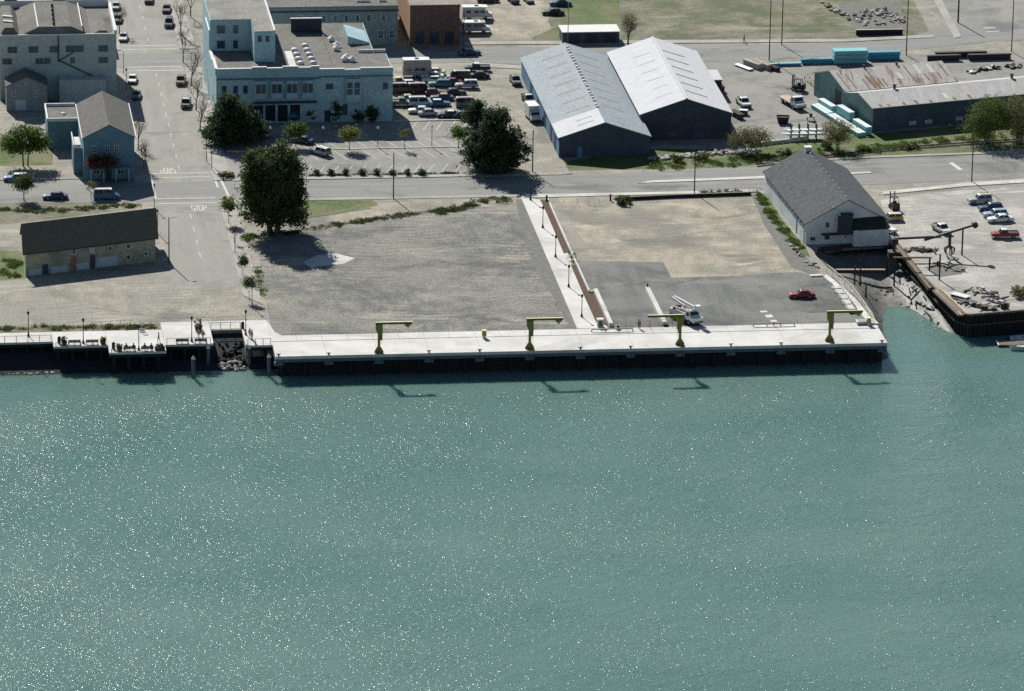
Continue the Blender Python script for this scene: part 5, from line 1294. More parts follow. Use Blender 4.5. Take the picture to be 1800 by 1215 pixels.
# huge round evergreen at the corner of the gravel lot
lob = [(0, 0, 9.5, 4.4, 4.2, 6.8), (-.3, 0, 13.4, 4.4, 4.2, 3.2)]
random.seed(21)
for k in range(72):                                              # upright flat-topped crown: bulging clumps round a column
    z = 2.7 + 13.4 * (k + .5) / 72 + R_(-.5, .5); a = k * 2.399963
    q = R_(3.7, 4.6) * (1 if z < 12.4 else math.sqrt(max(.1, 1 - ((z - 12.4) / 4.3) ** 2))) * R_(.86, 1.04)
    rr = R_(.9, 2.2); lob.append((q * math.cos(a), q * math.sin(a) * .9, max(z, rr * .8 + 1.3), rr, rr, rr * R_(.75, 1.2)))
lob = [(x * 1.12, y, z, a * 1.08, b, c) for x, y, z, a, b, c in lob]
tree(481, 411, 17.5, lob, 48000, .30, 'huge dense round evergreen tree at the corner of the gravel lot', 'leaf_dark', trunks=4, tr=.34, name='evergreen_tree', clump=.55, shell=.55, crown_z=3.2, per=55)
# spiky cypresses
def cypress(px, py, H, rad, label, n=16000, m='leaf_cypress', skew=0):
    lobes = []
    for k in range(74):                                          # layered plates of foliage reaching outwards
        f = (k + random.random()) / 74; z = 1.2 + f * (H - 2.0); rr = rad * (1 - f * .70) * (0.8 if f < .08 else 1)
        a = k * 2.399963 + R_(-.4, .4); q = R_(.4, .9) * rr
        lobes.append((q * math.cos(a) + skew * f, q * math.sin(a), z, rr * .42, rr * .42, R_(.5, .9)))
    for k in range(7): lobes.append((skew * k / 6, 0, 1.5 + k * (H - 2.5) / 6, rad * .5 * (1.1 - k / 8), rad * .5 * (1.1 - k / 8), H / 9))
    return tree(px, py, H, lobes, n, .30, label, m, tr=.35, name='cypress_tree', clump=.42, shell=.3, group='dark cypress trees')
cypress(869, 301, 13.4, 7.6, 'dark spiky cypress between the car park and the blue warehouse', 26000)
cypress(403, 252, 10.6, 6.2, 'dark cypress spreading beside the teal building street corner', 18000)
cypress(838, 224, 6.0, 2.9, 'small dark cypress crowding the yard kerb beside the big spiky one', 6000)
cypress(436, 246, 7.4, 4.0, 'lower dark cypress against the teal building shopfront', 9000)
# garden trees
tree(45, 292, 8, [(0, 0, 5.4, 4.6, 3.4, 2.3), (-2.4, 0, 4.4, 2.3, 2.6, 1.8), (2.6, 0, 4.8, 2.4, 2.6, 1.7), (.5, 0, 7.0, 2.4, 2.2, 1.2)], 7000, .26, 'leafy green garden tree on the lawn by the corner house', 'leaf_green', trunks=2, tr=.16, clump=.5)
tree(178, 326, 6.0, [(0, 0, 4.9, 2.9, 1.2, 1.3), (-1.6, 0, 4.4, 1.4, 1.0, 1.0), (1.6, 0, 4.5, 1.5, 1.0, 1.1)], 3400, .2, 'reddish small tree in front of the corner house', 'leaf_red', tr=.12)
tree(42, 352, 4.8, [(0, 0, 3.5, 1.9, 1.8, 1.2), (.6, 0, 4.3, 1.0, 1.0, .6)], 2200, .22, 'small dark tree shading the parked sedan', 'leaf_dark', tr=.12)
tree(160, 350, 3.6, [(0, 0, 2.7, .8, .8, .8)], 350, .15, 'thin sapling beside the dark blue van', 'leaf_olive', tr=.06, clump=.3)
# car-park trees
tree(520, 258, 4.8, [(0, 0, 3.4, 1.9, 1.6, 1.2)], 2000, .22, 'grey-green car-park tree beside the dark sedan', 'leaf_green', tr=.1)
tree(614, 264, 4.6, [(0, 0, 3.5, 1.8, 1.5, 1.0)], 2000, .22, 'bright green car-park tree with its shadow on the stalls', 'leaf_bright', tr=.1)
tree(711, 262, 4.2, [(0, 0, 3.2, 1.0, .9, .9)], 420, .16, 'sparse leaning car-park tree between two lamps', 'leaf_olive', tr=.07, clump=.35)
tree(806, 260, 4.4, [(0, 0, 3.2, 1.3, 1.2, 1.0)], 1700, .2, 'compact green car-park tree beside the spiky cypress', 'leaf_green', tr=.1)
# street trees
GS = 'young street trees along the pavement'
tree(402, 393, 5.2, [(0, 0, 3.9, 1.2, 1.1, 1.2)], 1300, .2, 'round young street tree at the foot of the stop sign', 'leaf_green', tr=.07, group=GS, clump=.4)
tree(427, 490, 4.4, [(0, 0, 3.5, .8, .8, .9)], 900, .18, 'young street tree halfway down the gravel lot pavement', 'leaf_dark', tr=.06, group=GS, clump=.35)
tree(438, 528, 4.6, [(0, 0, 3.6, 1.0, 1.0, .9)], 900, .18, 'young street tree nearest the promenade plaza', 'leaf_dark', tr=.06, group=GS, clump=.35)
tree(412, 428, 3.4, [(0, 0, 2.6, .5, .5, .6)], 200, .15, 'thin street sapling between two young trees', 'leaf_red', tr=.05, group=GS, clump=.3)
def bare(px, py, H, label, spread=.32, up=.5, tr=.14, m='bark', depth=5, group='bare street trees', twigs=700):
    p = at(px, py)
    t = thing('bare_tree', label, 'tree', (p.x, p.y, .1), 0, group)
    mb = MB(); mb.tube((0, 0, 0), (0, 0, H * .22), tr, tr * .8, n=6)
    for q in range(3): branches(mb, (0, 0, H * .2), (random.gauss(0, .3), random.gauss(0, .3), 1), H * .25, tr * .6, depth - 1, spread, up)
    mb.build('trunk', m, t)
    if twigs: leaf_cloud('crown', 'leaf_red' if m == 'bark' else 'leaf_olive', t, [(0, 0, H * .68, H * .2, H * .2, H * .3)], twigs, .10, .4)
for (x, y, H), lb in zip(((318, 62, 9), (322, 110, 9), (337, 152, 10), (345, 195, 9), (335, 30, 9), (352, 230, 8)),
        ('bare street tree beside the black suv', 'bare street tree beside the upper crosswalk', 'tall bare street tree beside the brown pickup truck', 'bare street tree between the black pickup and the cypress', 'bare street tree at the maroon sedan', 'bare street tree against the dark cypress')):
    bare(x, y, H, lb)
for (x, y, H), lb in zip(((243, 262, 7), (253, 298, 6.5), (210, 60, 7)), ('bare street tree beside the corner house wall', 'small bare street tree at the corner house porch', 'bare street tree beside the white sedan at the grey block')):
    bare(x, y, H, lb, .4, .35, .12)
bare(1104, 82, 7.5, 'dark spreading bare tree at the roadside shed', .55, .2, .2, twigs=2600)
# willows by the yard
tree(1318, 268, 5.4, [(0, 0, 3.3, 4.2, 2.8, 1.8), (-1.8, 0, 2.6, 2.4, 2, 1.5), (2, 0, 2.7, 2.2, 2, 1.5)], 5200, .17, 'pale olive willow bush behind the rubble heap', 'leaf_olive', 'bark_pale', 3, .1, name='willow_tree', clump=.6, group='willows along the tracks')
tree(1472, 262, 6.4, [(0, 0, 4.0, 3.0, 2.6, 2.2), (0, 0, 2.4, 2.2, 2, 1.5)], 4200, .17, 'thin olive willow between timber racks and wrapped timber', 'leaf_olive', 'bark_pale', 3, .1, name='willow_tree', clump=.6, group='willows along the tracks')
tree(1735, 250, 9.6, [(0, 0, 5.2, 4.6, 3.6, 3.8), (-2.2, 0, 3.4, 3, 2.6, 2.6), (1.4, 0, 7.6, 2.6, 2.4, 2.0)], 9000, .19, 'large green willow hiding the shed wall', 'leaf_green', 'bark_pale', 3, .16, name='willow_tree', clump=.65, group='willows along the tracks')
tree(1792, 248, 9.8, [(0, 0, 5.4, 4.4, 3.6, 4.2), (1, 0, 3.0, 4, 3, 2.4)], 8000, .18, 'large brownish willow next to the green one', 'leaf_olive', 'bark_pale', 3, .16, name='willow_tree', clump=.65, group='willows along the tracks')
def bush(px, py, rx, ry, h, n, label, m='leaf_dark', group=None, leaf=.18):
    p = at(px, py)
    t = thing('shrub', label, 'shrub', (p.x, p.y, .02), 0, group)
    mb = MB()
    for k in range(4): branches(mb, (0, 0, 0), (random.gauss(0, .5), random.gauss(0, .5), 1), h * .4, .04, 1)
    mb.build('stem', 'bark', t)
    leaf_cloud('foliage', m, t, [(0, 0, h * .5, rx, ry, h * .5)], n, leaf, .22)
for x, lb in zip((556, 582, 608, 637, 663, 690, 716, 742), ('beside the huge evergreen', 'second from the huge evergreen', 'third from the huge evergreen', 'fourth from the huge evergreen', 'just before the utility pole', 'behind the utility pole', 'just past the utility pole', 'last before the bare kerb')):
    bush(x, 308, .55, .55, 1.2, 420, 'clipped round shrub on the roadside bed, ' + lb, 'leaf_dark', 'clipped shrubs along the road')
bush(1096, 358, 1.6, 2.2, 1.3, 1600, 'sprawling dark bush at the road end of the tan lot', 'leaf_weed')
bush(398, 312, 1.6, 1.4, 1.0, 900, 'low bush at the pavement corner behind the huge evergreen', 'leaf_weed')
bush(1792, 520, 1.7, 2.8, 1.6, 1500, 'mound of yellow-brown bush on the quay edge', 'leaf_olive')
for x, y, rx, h, lb in ((1190, 284, 1.3, 1.2, 'dark shrub beside the rubble under the white warehouse'), (1230, 281, 1.6, 1.3, 'wide dark shrub in front of the rubble heap'), (1380, 272, 1.8, 1.2, 'dark shrub below the timber racks'), (1455, 262, 1.3, 1.3, 'dark shrub below the thin willow'), (1520, 266, 1.4, 1.0, 'low shrub beside the railway track'), (1600, 262, 2.2, 1.2, 'low spreading shrub under the rusty shed wall')):
    bush(x, y, rx, 1.2, h, 700, lb, 'leaf_weed', 'shrubs along the tracks')
# weeds and grass tufts: uncountable ground cover
def weeds(name, label, pix, width, n, h, m='leaf_weed', z=0.02):
    pts = [at(*q) for q in pix]; lobes = []
    for a, b in zip(pts, pts[1:]):
        k = max(2, int((b - a).length / 1.0))
        for i in range(k):
            for rep_ in range(2):
                if random.random() < .2: continue
                p = a.lerp(b, min(1, max(0, (i + R_(-1.6, 1.6)) / k))); w = width * R_(.15, .9)
                lobes.append((p.x, p.y + R_(-1, 1) * width * .7, z + .02, R_(.3, 1.5), w, h * R_(.2, 1)))
    o = leaf_cloud(name, m, None, lobes, int(n * 1.5), .14, .16, 5, 0.0)
    return tag(o, label, 'weeds', kind='stuff')
weeds('weeds', 'line of weeds along the old rail bed beside the gravel lot', [(505, 410), (640, 388), (760, 372), (840, 362)], 1.6, 6000, .35)
weeds('weeds', 'dense weeds where the rail bed meets the path', [(770, 372), (850, 356), (905, 350)], 2.6, 4500, .55)
weeds('weeds', 'grass tufts under the huge evergreen', [(430, 418), (470, 412), (500, 408)], 2.2, 3000, .35, 'leaf_green')
weeds('weeds', 'weeds along the pavement beside the gravel lot', [(452, 470), (456, 500), (462, 520)], 1.0, 1200, .3, 'leaf_green')
weeds('grass', 'shaggy grass strip behind the promenade', [(0, 578), (140, 576), (270, 574)], 1.6, 4500, .35)
weeds('grass', 'green bank beside the white boathouse wall', [(1335, 345), (1360, 385), (1395, 425), (1412, 440)], 1.6, 9000, .35, 'leaf_green')
weeds('grass', 'rough grass along the railway verge', [(1140, 292), (1260, 288), (1400, 275), (1520, 262), (1650, 250), (1800, 235)], 3.2, 22000, .35, 'leaf_green')
weeds('grass', 'rough green grass beside the black-roofed shed', [(0, 455), (30, 462), (0, 480), (34, 484)], 2.2, 5000, .4, 'leaf_green')
weeds('grass', 'rough grass behind the black-roofed shed', [(0, 372), (120, 370), (250, 360)], 1.8, 6000, .35)
weeds('ground_cover', 'low planting along the car-park edge bed', [(545, 309), (660, 307), (780, 305), (830, 304)], .5, 2600, .3, 'leaf_dark')
weeds('ground_cover', 'low hedge row along the road beside the tan lot', [(1235, 340), (1280, 338), (1325, 337)], .6, 1600, .7, 'leaf_dark')
weeds('ground_cover', 'young plants in the gap of the path planting bed', [(1003, 446), (1008, 462)], .5, 300, .9, 'leaf_dark')

for x, h, rx, lb in ((590, 4.6, 1.9, 'tall dark shrub against the pale garage door of the teal building'), (548, 3.2, 1.6, 'dark shrub before the shop windows of the teal building'), (630, 2.6, 1.4, 'low dark shrub under the small bay of the teal building'), (655, 3.4, 1.6, 'dark shrub beside the corner bay of the teal building'), (500, 3.0, 2.0, 'wide dark shrub at the shopfront beside the cypress')):
    bush(x, 213, rx, 1.3, h, 1500, lb, 'leaf_dark', 'shrubs at the foot of the teal building', .22)
# ================================================================ street furniture, people, yard and quay
def pole(px, py, px_t, py_t, label, arm=0.0, m='timber_dark', r=.13, cross=False, group='tall poles', name='utility_pole'):
    b = at(px, py); H = height_at(px_t, py_t, b) if py_t is not None else 9.0
    t = thing(name, label, 'pole', (b.x, b.y, .02), 0, group)
    MB().tube((0, 0, 0), (0, 0, H), r, r * .7, n=7).build('pole', m, t)
    if arm: 
        MB().tube((0, 0, H - .25), (arm, 0, H + .05), .045, n=5).build('arm', 'grey_metal', t)
        MB().cbox((arm, 0, H - .02), .7, .3, .16).build('lamp_head', 'grey_metal', t)
    if cross:
        MB().bar((-1.1, 0, H - .5), (1.1, 0, H - .5), .1, .12).build('crossarm', 'timber_dark', t)
        for x in (-.9, -.3, .3, .9): MB().tube((x, 0, H - .44), (x, 0, H - .25), .05, n=5).build('insulator', 'grey_metal', t)
pole(691.5, 349, 692.5, 269, 'plain tall pole at the edge of the gravel lot')
pole(1220.5, 340, 1222, 258, 'plain tall pole beside the low hedge row')
pole(297, 463, 298.5, 382, 'street light pole beside the black-roofed shed', 1.1)
pole(936, 302, 933, 228, 'tall pole beside the blue warehouse and the spiky cypress')
pole(1708, 320, 1710, 235, 'tall pole at the quay lot kerb')
pole(1352, 106, 1352, -10, 'tall pole standing among the blue wrapped timber', cross=True)
pole(1374, 79, 1376, -30, 'tall pole on the kerb of the back road by the field', cross=True)
pole(1593, 97, 1597, -25, 'tall pole behind the rusty roofed shed', cross=True)
pole(1684, 40, 1688, -40, 'thick pole on the verge of the side street', r=.2)
pole(1778, 91, 1783, -20, 'tall pole at the end of the stacked steel beams', cross=True)
pole(815, 96, 814, 20, 'tall pole in front of the brick building', r=.09)
pole(998, 78, 998, 2, 'pale pole beyond the ridge of the blue warehouse', m='grey_metal', r=.1)
pole(217, 172 - 42, 215, 90, 'short street light beside the big grey block', r=.07, m='black_metal')
def park_lamp(px, py, pyt, label):
    b = at(px, py); H = height_at(px, pyt, b)
    t = thing('car_park_lamp', label, 'lamp post', (b.x, b.y, .14), 0, 'car park lamps')
    MB().tube((0, 0, 0), (0, 0, H - .3), .07, .055, n=7).build('pole', 'black_metal', t)
    MB().lathe([(.08, H - .35), (.24, H - .25), (.24, H), (.1, H + .18)], n=8).build('globe', 'lamp_glass', t)
park_lamp(568, 260, 225, 'white globe lamp behind the silver suv'); park_lamp(664, 259, 225, 'white globe lamp between the two slim car-park trees')
park_lamp(759, 258, 223, 'white globe lamp before the compact green tree'); park_lamp(475, 262, 225, 'white globe lamp among the cypress branches')
G9 = 'slim black street lamps'
def street_lamp(px, py, pyt, label):
    b = at(px, py); H = height_at(px, pyt, b)
    t = thing('street_lamp', label, 'lamp post', (b.x, b.y, .1), 0, G9)
    MB().tube((0, 0, 0), (0, 0, H - .4), .075, .06, n=7).build('pole', 'black_metal', t)
    MB().lathe([(.06, H - .45), (.2, H - .3), (.2, H - .05), (.05, H + .12)], n=7).build('lantern', 'black_metal', t)
for q in ((277, 412, 370, 'slim black lamp beside the end of the black-roofed shed'), (271, 368, 325, 'slim black lamp at the near street crossing'), (363, 285, 238, 'slim black lamp before the cypress at the road crossing'), (372, 300, 250, 'second slim black lamp at the crossing under the cypress'),
          (413, 445, 405, 'slim black lamp on the pavement below the huge evergreen'), (443, 540, 498, 'slim black lamp on the pavement near the plaza'), (222, 160, 122, 'slim black lamp in the shade of the big grey block')):
    street_lamp(*q)
b = at(395, 372)
t = thing('stop_sign', 'stop sign on a post at the street corner before the huge evergreen', 'sign', (b.x, b.y, .1))
MB().tube((0, 0, 0), (0, 0, 3.0), .05, n=6).build('post', 'grey_metal', t)
mb = MB(); mb.add([(.42 * math.cos(PI / 8 + k * PI / 4), y, 2.6 + .42 * math.sin(PI / 8 + k * PI / 4)) for y in (-.08, -.05) for k in range(8)], [tuple(range(8)), tuple(range(8, 16))[::-1]] + [(k, (k + 1) % 8, (k + 1) % 8 + 8, k + 8) for k in range(8)])
mb.build('plate', 'red_paint', t)

# ---- benches, planters, bins on the promenade
def bench(px, py, label):
    b = at(px, py)
    t = thing('park_bench', label, 'bench', (b.x, b.y, .03), 0, 'promenade benches')
    for k in range(4): MB().box(-1.1, .05 + k * .15, .42, 1.1, .17 + k * .15, .47).build('seat_slat', 'timber_dark', t)
    for k in range(4): MB().box(-1.1, -.02 - k * .02, .52 + k * .13, 1.1, .03 - k * .02, .62 + k * .13).build('back_slat', 'timber_dark', t)
    for x in (-1.0, 0, 1.0):
        MB().box(x - .04, .06, 0, x + .04, .12, .42).build('leg', 'black_metal', t); MB().box(x - .04, .52, 0, x + .04, .58, .42).build('leg', 'black_metal', t)
        MB().box(x - .035, -.14, .42, x + .035, -.08, 1.02).build('back_post', 'black_metal', t)
bench(131, 607, 'empty dark bench next to the round shrub planter'); bench(162, 606.5, 'empty dark bench next to the leafy tub')
bench(228, 618, 'dark bench with two seated people beside the leafy tub'); bench(259, 618, 'dark bench with two seated people beside the long planter box')
bench(320, 605, 'empty dark bench on the plaza'); bench(353, 604.5, 'dark plaza bench in front of the flower planter')
def planter(px, py, label, r=.55, h=.7, plant='leaf_dark', ph=.6, box=False):
    b = at(px, py)
    t = thing('planter_tub', label, 'planter', (b.x, b.y, .03), 0, 'promenade planters')
    (MB().box(-.9, -.35, 0, .9, .35, h) if box else MB().lathe([(r * .75, 0), (r, h * .9), (r * 1.05, h)], n=10)).build('tub', 'timber_dark', t)
    (MB().box(-.8, -.27, h, .8, .27, h + .03) if box else MB().lathe([(r * .9, h), (r * .88, h + .03)], n=10)).build('soil', 'mulch', t)
    leaf_cloud('plants', plant, t, [(0, 0, h + ph * .45, (.8 if box else r * .85), r * .7, ph * .55)], 320, .13, .12)
planter(113, 606, 'round tub with clipped dark shrub next to an empty bench', ph=.8); planter(181, 605, 'tub with green and yellow plants beside an empty bench', plant='leaf_bright')
planter(210, 617, 'tub with low greenery beside an occupied bench', plant='leaf_green'); planter(281, 616, 'long planter box beside the walking person', box=True, plant='leaf_green', ph=.4)
planter(349, 581, 'large tub with dark flowering shrub at the plaza middle', .75, .9, 'leaf_red', 1.3)
def bin_(px, py, label):
    b = at(px, py); t = thing('litter_bin', label, 'bin', (b.x, b.y, .03), 0, 'black litter bins')
    MB().lathe([(.26, 0), (.3, .1), (.3, 1.0), (.24, 1.05)], n=10).build('body', 'black_metal', t); MB().lathe([(.32, 1.05), (.2, 1.3), (.05, 1.36)], n=10).build('lid', 'black_metal', t)
bin_(104, 604, 'black litter bin at the step of the empty benches deck'); bin_(199.5, 614, 'black litter bin at the step of the occupied benches deck'); bin_(426.5, 578, 'black litter bin at the head of the boat slip')
b = at(250, 583)
t = thing('notice_board', 'white notice boards on the grass behind the occupied benches', 'sign', (b.x, b.y, 0))
for s in (-.3, .3): MB().cbox((s, 0, 0), .08, .08, 1.6).build('post', 'timber_dark', t)
MB().box(-.5, -.08, .1, .5, -.04, .6).build('panel', 'white_metal', t); MB().box(-.4, -.08, 1.5, .45, -.04, 1.85).build('panel', 'white_metal', t)
t = thing('wire_fence', 'thin wire fence behind the shaggy grass of the promenade', 'fence', (0, 0, 0))
pa, pb = at(160, 575), at(246, 571)
for k in range(6):
    q = pa.lerp(pb, k / 5); MB().tube((q.x, q.y, 0), (q.x, q.y, 1.0), .04, n=5).build('post', 'timber', t)
MB().bar((pa.x, pa.y, .95), (pb.x, pb.y, .95), .03, .03).build('wire', 'dark_steel', t)

# ---- people: one skinned body each, coloured by height of cloth
def cloth_mat(name, trousers, shirt, skin=(0.42, 0.26, 0.19), hair=(0.05, 0.035, 0.025), zt=0.95, zs=1.42, zh=1.62):
    m = bpy.data.materials.new(name); m.use_nodes = True; N = m.node_tree.nodes; L = m.node_tree.links
    tc = N.new('ShaderNodeTexCoord'); sp = N.new('ShaderNodeSeparateXYZ'); L.new(tc.outputs['Object'], sp.inputs[0])
    mr = N.new('ShaderNodeMapRange'); mr.inputs['From Max'].default_value = 2.0; L.new(sp.outputs['Z'], mr.inputs['Value'])
    cr = N.new('ShaderNodeValToRGB'); cr.color_ramp.interpolation = 'CONSTANT'
    e = cr.color_ramp.elements; e[0].position = 0; e[0].color = (.03, .025, .02, 1); e[1].position = .06; e[1].color = (*trousers, 1)
    for pz, c in ((zt / 2, shirt), (zs / 2, skin)):
        q = e.new(pz); q.color = (*c, 1)
    L.new(mr.outputs['Result'], cr.inputs['Fac']); L.new(cr.outputs['Color'], N['Principled BSDF'].inputs['Base Color'])
    N['Principled BSDF'].inputs['Roughness'].default_value = .8
    return m
_hair = mat('hair', (0.05, 0.035, 0.025))
def person(loc, rz, label, trousers, shirt, pose='stand', skin=(0.42, 0.26, 0.19)):
    t = thing('person', label, 'person', loc, rz, None)
    sit = pose == 'sit'
    d = -.42 if sit else 0
    V = [(0, 0, .95), (0, -.01, 1.15), (0, 0, 1.38), (0, .01, 1.5), (0, .02, 1.62), (0, .03, 1.76)]
    Rr = [(.17, .13), (.16, .115), (.19, .12), (.065, .065), (.095, .105), (.075, .085)]
    E_ = [(0, 1), (1, 2), (2, 3), (3, 4), (4, 5)]
    def chain(root, pts):
        pr_ = root
        for (p, r) in pts:
            V.append(p); Rr.append((r, r)); E_.append((pr_, len(V) - 1)); pr_ = len(V) - 1
    for s in (-1, 1):
        if sit: chain(0, [((s * .1, .06, .93), .1), ((s * .12, .48, .94), .08), ((s * .12, .52, .5), .06), ((s * .12, .54, .46), .05), ((s * .12, .7, .45), .04)])
        elif pose == 'walk': chain(0, [((s * .1, 0, .86), .1), ((s * .1, .12 * s + .04, .48), .075), ((s * .1, .22 * s - .05, .09), .055), ((s * .1, .22 * s + .1, .05), .045)])
        else: chain(0, [((s * .1, 0, .86), .1), ((s * .11, .02, .48), .075), ((s * .11, -.01, .09), .055), ((s * .12, .13, .05), .045)])
        if sit: chain(2, [((s * .21, 0, 1.4), .07), ((s * .25, .06, 1.14), .055), ((s * .17, .3, 1.04), .042), ((s * .14, .37, 1.03), .04)])
        elif pose == 'walk': chain(2, [((s * .21, 0, 1.4), .07), ((s * .25, -.06 * s, 1.12), .055), ((s * .25, -.16 * s + .06, .88), .042), ((s * .25, -.18 * s + .08, .79), .04)])
        else: chain(2, [((s * .21, 0, 1.4), .07), ((s * .26, -.02, 1.12), .055), ((s * .26, .05, .88), .042), ((s * .25, .08, .79), .04)])
    me = bpy.data.meshes.new('body'); me.from_pydata([(x, y, z + d) for x, y, z in V], E_, [])
    o = bpy.data.objects.new('body', me); COL.objects.link(o); o.parent = t
    sk = o.modifiers.new('skin', 'SKIN')
    lay = me.skin_vertices[0].data if me.skin_vertices else None
    if lay is None:
        bm = bmesh.new(); bm.from_mesh(me); bm.verts.layers.skin.verify(); bm.to_mesh(me); bm.free(); lay = me.skin_vertices[0].data
    for i, r in enumerate(Rr): lay[i].radius = r
    for v_ in lay: v_.use_root = False
    lay[0].use_root = True
    o.modifiers.new('sub', 'SUBSURF').levels = 1; o.modifiers['sub'].render_levels = 1
    me.materials.append(cloth_mat('cloth', trousers, shirt, skin, zt=.95 + d + (.06 if sit else 0), zs=1.44 + d))
    MB().lathe([(.10, 1.62 + d), (.118, 1.70 + d), (.09, 1.80 + d), (.03, 1.84 + d)], (0, -.005, 0), 8).build('hair', 'hair', t, True)
    return t
def pp(px, py, z=.04): q = at(px, py); return (q.x, q.y, z)
DK, BL = (.03, .03, .035), (.05, .09, .2)
person(pp(1124, 578.5), 2.8, 'person in red jacket and dark trousers standing at the dock rear edge', DK, (.5, .06, .04))
person(pp(279, 601.5), 1.8, 'person in dark clothes walking along the promenade', DK, (.02, .022, .03), 'walk')
for x, sh, lb in ((222, (.04, .05, .08), 'seated person in navy top on the bench by the leafy tub'), (235, (.10, .10, .11), 'seated person in grey top on the bench by the leafy tub'), (254.5, (.05, .045, .04), 'seated person in brown top on the bench by the planter box'), (266, (.12, .16, .22), 'seated person in blue-grey top leaning by the planter box')):
    q = at(x, 616.8); person((q.x, q.y + .1, .05), 0.0, lb, DK, sh, 'sit')
person(pp(349, 594), 3.4, 'person in pink top standing before the flower planter', BL, (.55, .22, .2)); person(pp(356.5, 596), 2.6, 'person in tan top and jeans beside the flower planter', (.04, .06, .12), (.5, .34, .26))
person(pp(439, 594), 3.0, 'person in pale orange top on the small deck beside the slip', BL, (.55, .3, .22)); person(pp(443, 597), 2.2, 'person in white top and navy trousers on the small deck', (.03, .05, .12), (.5, .42, .38))
person(pp(1308, 75), 1.6, 'distant pedestrian in dark clothes on the back road pavement', DK, DK, 'walk')

# ---- things on the dock and the asphalt lot
def dispenser(px, py, label):
    q = at(px, py); t = thing('pump_cabinet', label, 'cabinet', (q.x, q.y, .05), 0, 'yellow cabinets on the dock')
    MB().box(-.38, -.3, .35, .38, .3, 1.35).build('cabinet', 'crane_yellow', t); MB().box(-.3, -.22, 0, .3, .22, .35).build('plinth', 'white_metal', t)
    MB().box(-.42, -.34, 1.35, .42, .34, 1.42).build('lid', 'crane_sunlit', t); MB().box(-.28, -.32, .6, .28, -.3, 1.2).build('door', 'crane_yellow', t)
dispenser(851, 594, 'yellow cabinet on the dock between two jib cranes'); dispenser(1527, 572, 'yellow cabinet at the dock end by the white ramp')
q = at(1055, 575)
t = thing('kiosk', 'small white utility kiosk at the foot of the planting bed', 'kiosk', (q.x, q.y + .2, .05))
MB().box(-.55, -.45, 0, .55, .45, 1.35).build('body', 'concrete_rough', t); MB().box(-.62, -.52, 1.35, .62, .52, 1.5).build('lid', 'white_metal', t); MB().box(-.35, -.48, .2, .35, -.45, 1.2).build('door', 'concrete_grey', t)
def guard_rail(x0, x1, y, label, red=False):
    a, b = at(x0, y), at(x1, y - (x1 - x0) * .024); t = thing('guard_rail', label, 'rail', (0, 0, 0), 0, 'low rails on the dock')
    MB().bar((a.x, a.y, .55), (b.x, b.y, .55), .16, .22).build('beam', 'grey_metal', t)
    for k in range(4): q = a.lerp(b, k / 3); MB().cbox((q.x, q.y, .04), .14, .14, .45).build('post', 'black_metal', t)
    if red: q = a.lerp(b, .5); MB().cbox((q.x, q.y - .12, .1), .18, .1, .8).build('valve', 'red_paint', t)
guard_rail(1324, 1396, 574.5, 'low grey rail with red valve on the dock', True); guard_rail(1040, 1112, 584, 'low grey rail on the dock at the foot of the path')
q = at(1086, 579)
t = thing('cable_drum', 'white and dark cable drum lying near the low dock rail', 'drum', (q.x, q.y, .05))
MB().tube((-.35, 0, .4), (-.25, 0, .4), .4, n=12).build('flange', 'white_metal', t); MB().tube((.25, 0, .4), (.35, 0, .4), .4, n=12).build('flange', 'white_metal', t); MB().tube((-.25, 0, .4), (.25, 0, .4), .25, n=10).build('core', 'dark_steel', t)
def chain_fence(pix, label, h=1.6, step=2.4, m='dark_steel', rail='grey_metal', top=.035):
    t = thing('chain_fence', label, 'fence', (0, 0, 0), 0, 'thin wire fences')
    pts = [at(*q) for q in pix]
    for a, b in zip(pts, pts[1:]):
        k = max(1, round((b - a).length / step))
        for i in range(k + 1): q = a.lerp(b, i / k); MB().tube((q.x, q.y, 0), (q.x, q.y, h), .03, n=5).build('post', m, t)
        MB().bar((a.x, a.y, h), (b.x, b.y, h), top, top).build('top_rail', rail, t)
        MB().bar((a.x, a.y, h * .5), (b.x, b.y, h * .5), .015, .015).build('wire', rail, t)
chain_fence([(1078, 579), (1122, 577.5), (1182, 576)], 'thin wire fence between the kiosk and the bucket truck')
chain_fence([(1453, 480), (1495, 515), (1520, 548), (1530, 565)], 'pale wire fence curving round the inlet bank', 1.7, 3, 'grey_metal', 'white_metal', .09)
chain_fence([(965, 362), (1015, 360), (1072, 358)], 'thin wire fence along the road end of the tan lot', 1.2)
t = thing('gate_post', 'black gate post at the road end of the planting bed', 'post', at(961, 355)); MB().cbox((0, 0, 0), .35, .35, 1.2).build('post', 'black_metal', t); MB().cbox((0, 0, 1.2), .45, .45, .1).build('cap', 'black_metal', t)
t = thing('gate_post', 'black gate post beside the sprawling bush', 'post', at(1073, 353)); MB().cbox((0, 0, 0), .3, .3, 1.2).build('post', 'black_metal', t); MB().cbox((0, 0, 1.2), .4, .4, .1).build('cap', 'black_metal', t)
t = thing('low_hedge_wall', 'low dark kerb wall between the road and the tan lot', 'wall', (0, 0, 0))
for pa, pb in (((1100, 352), (1180, 348)), ((1180, 348), (1320, 343))):
    a, b = at(*pa), at(*pb); MB().bar((a.x, a.y, .3), (b.x, b.y, .3), .35, .6).build('wall', 'concrete_dark', t)
    MB().bar((a.x, a.y, .64), (b.x, b.y, .64), .45, .08).build('coping', 'timber', t)

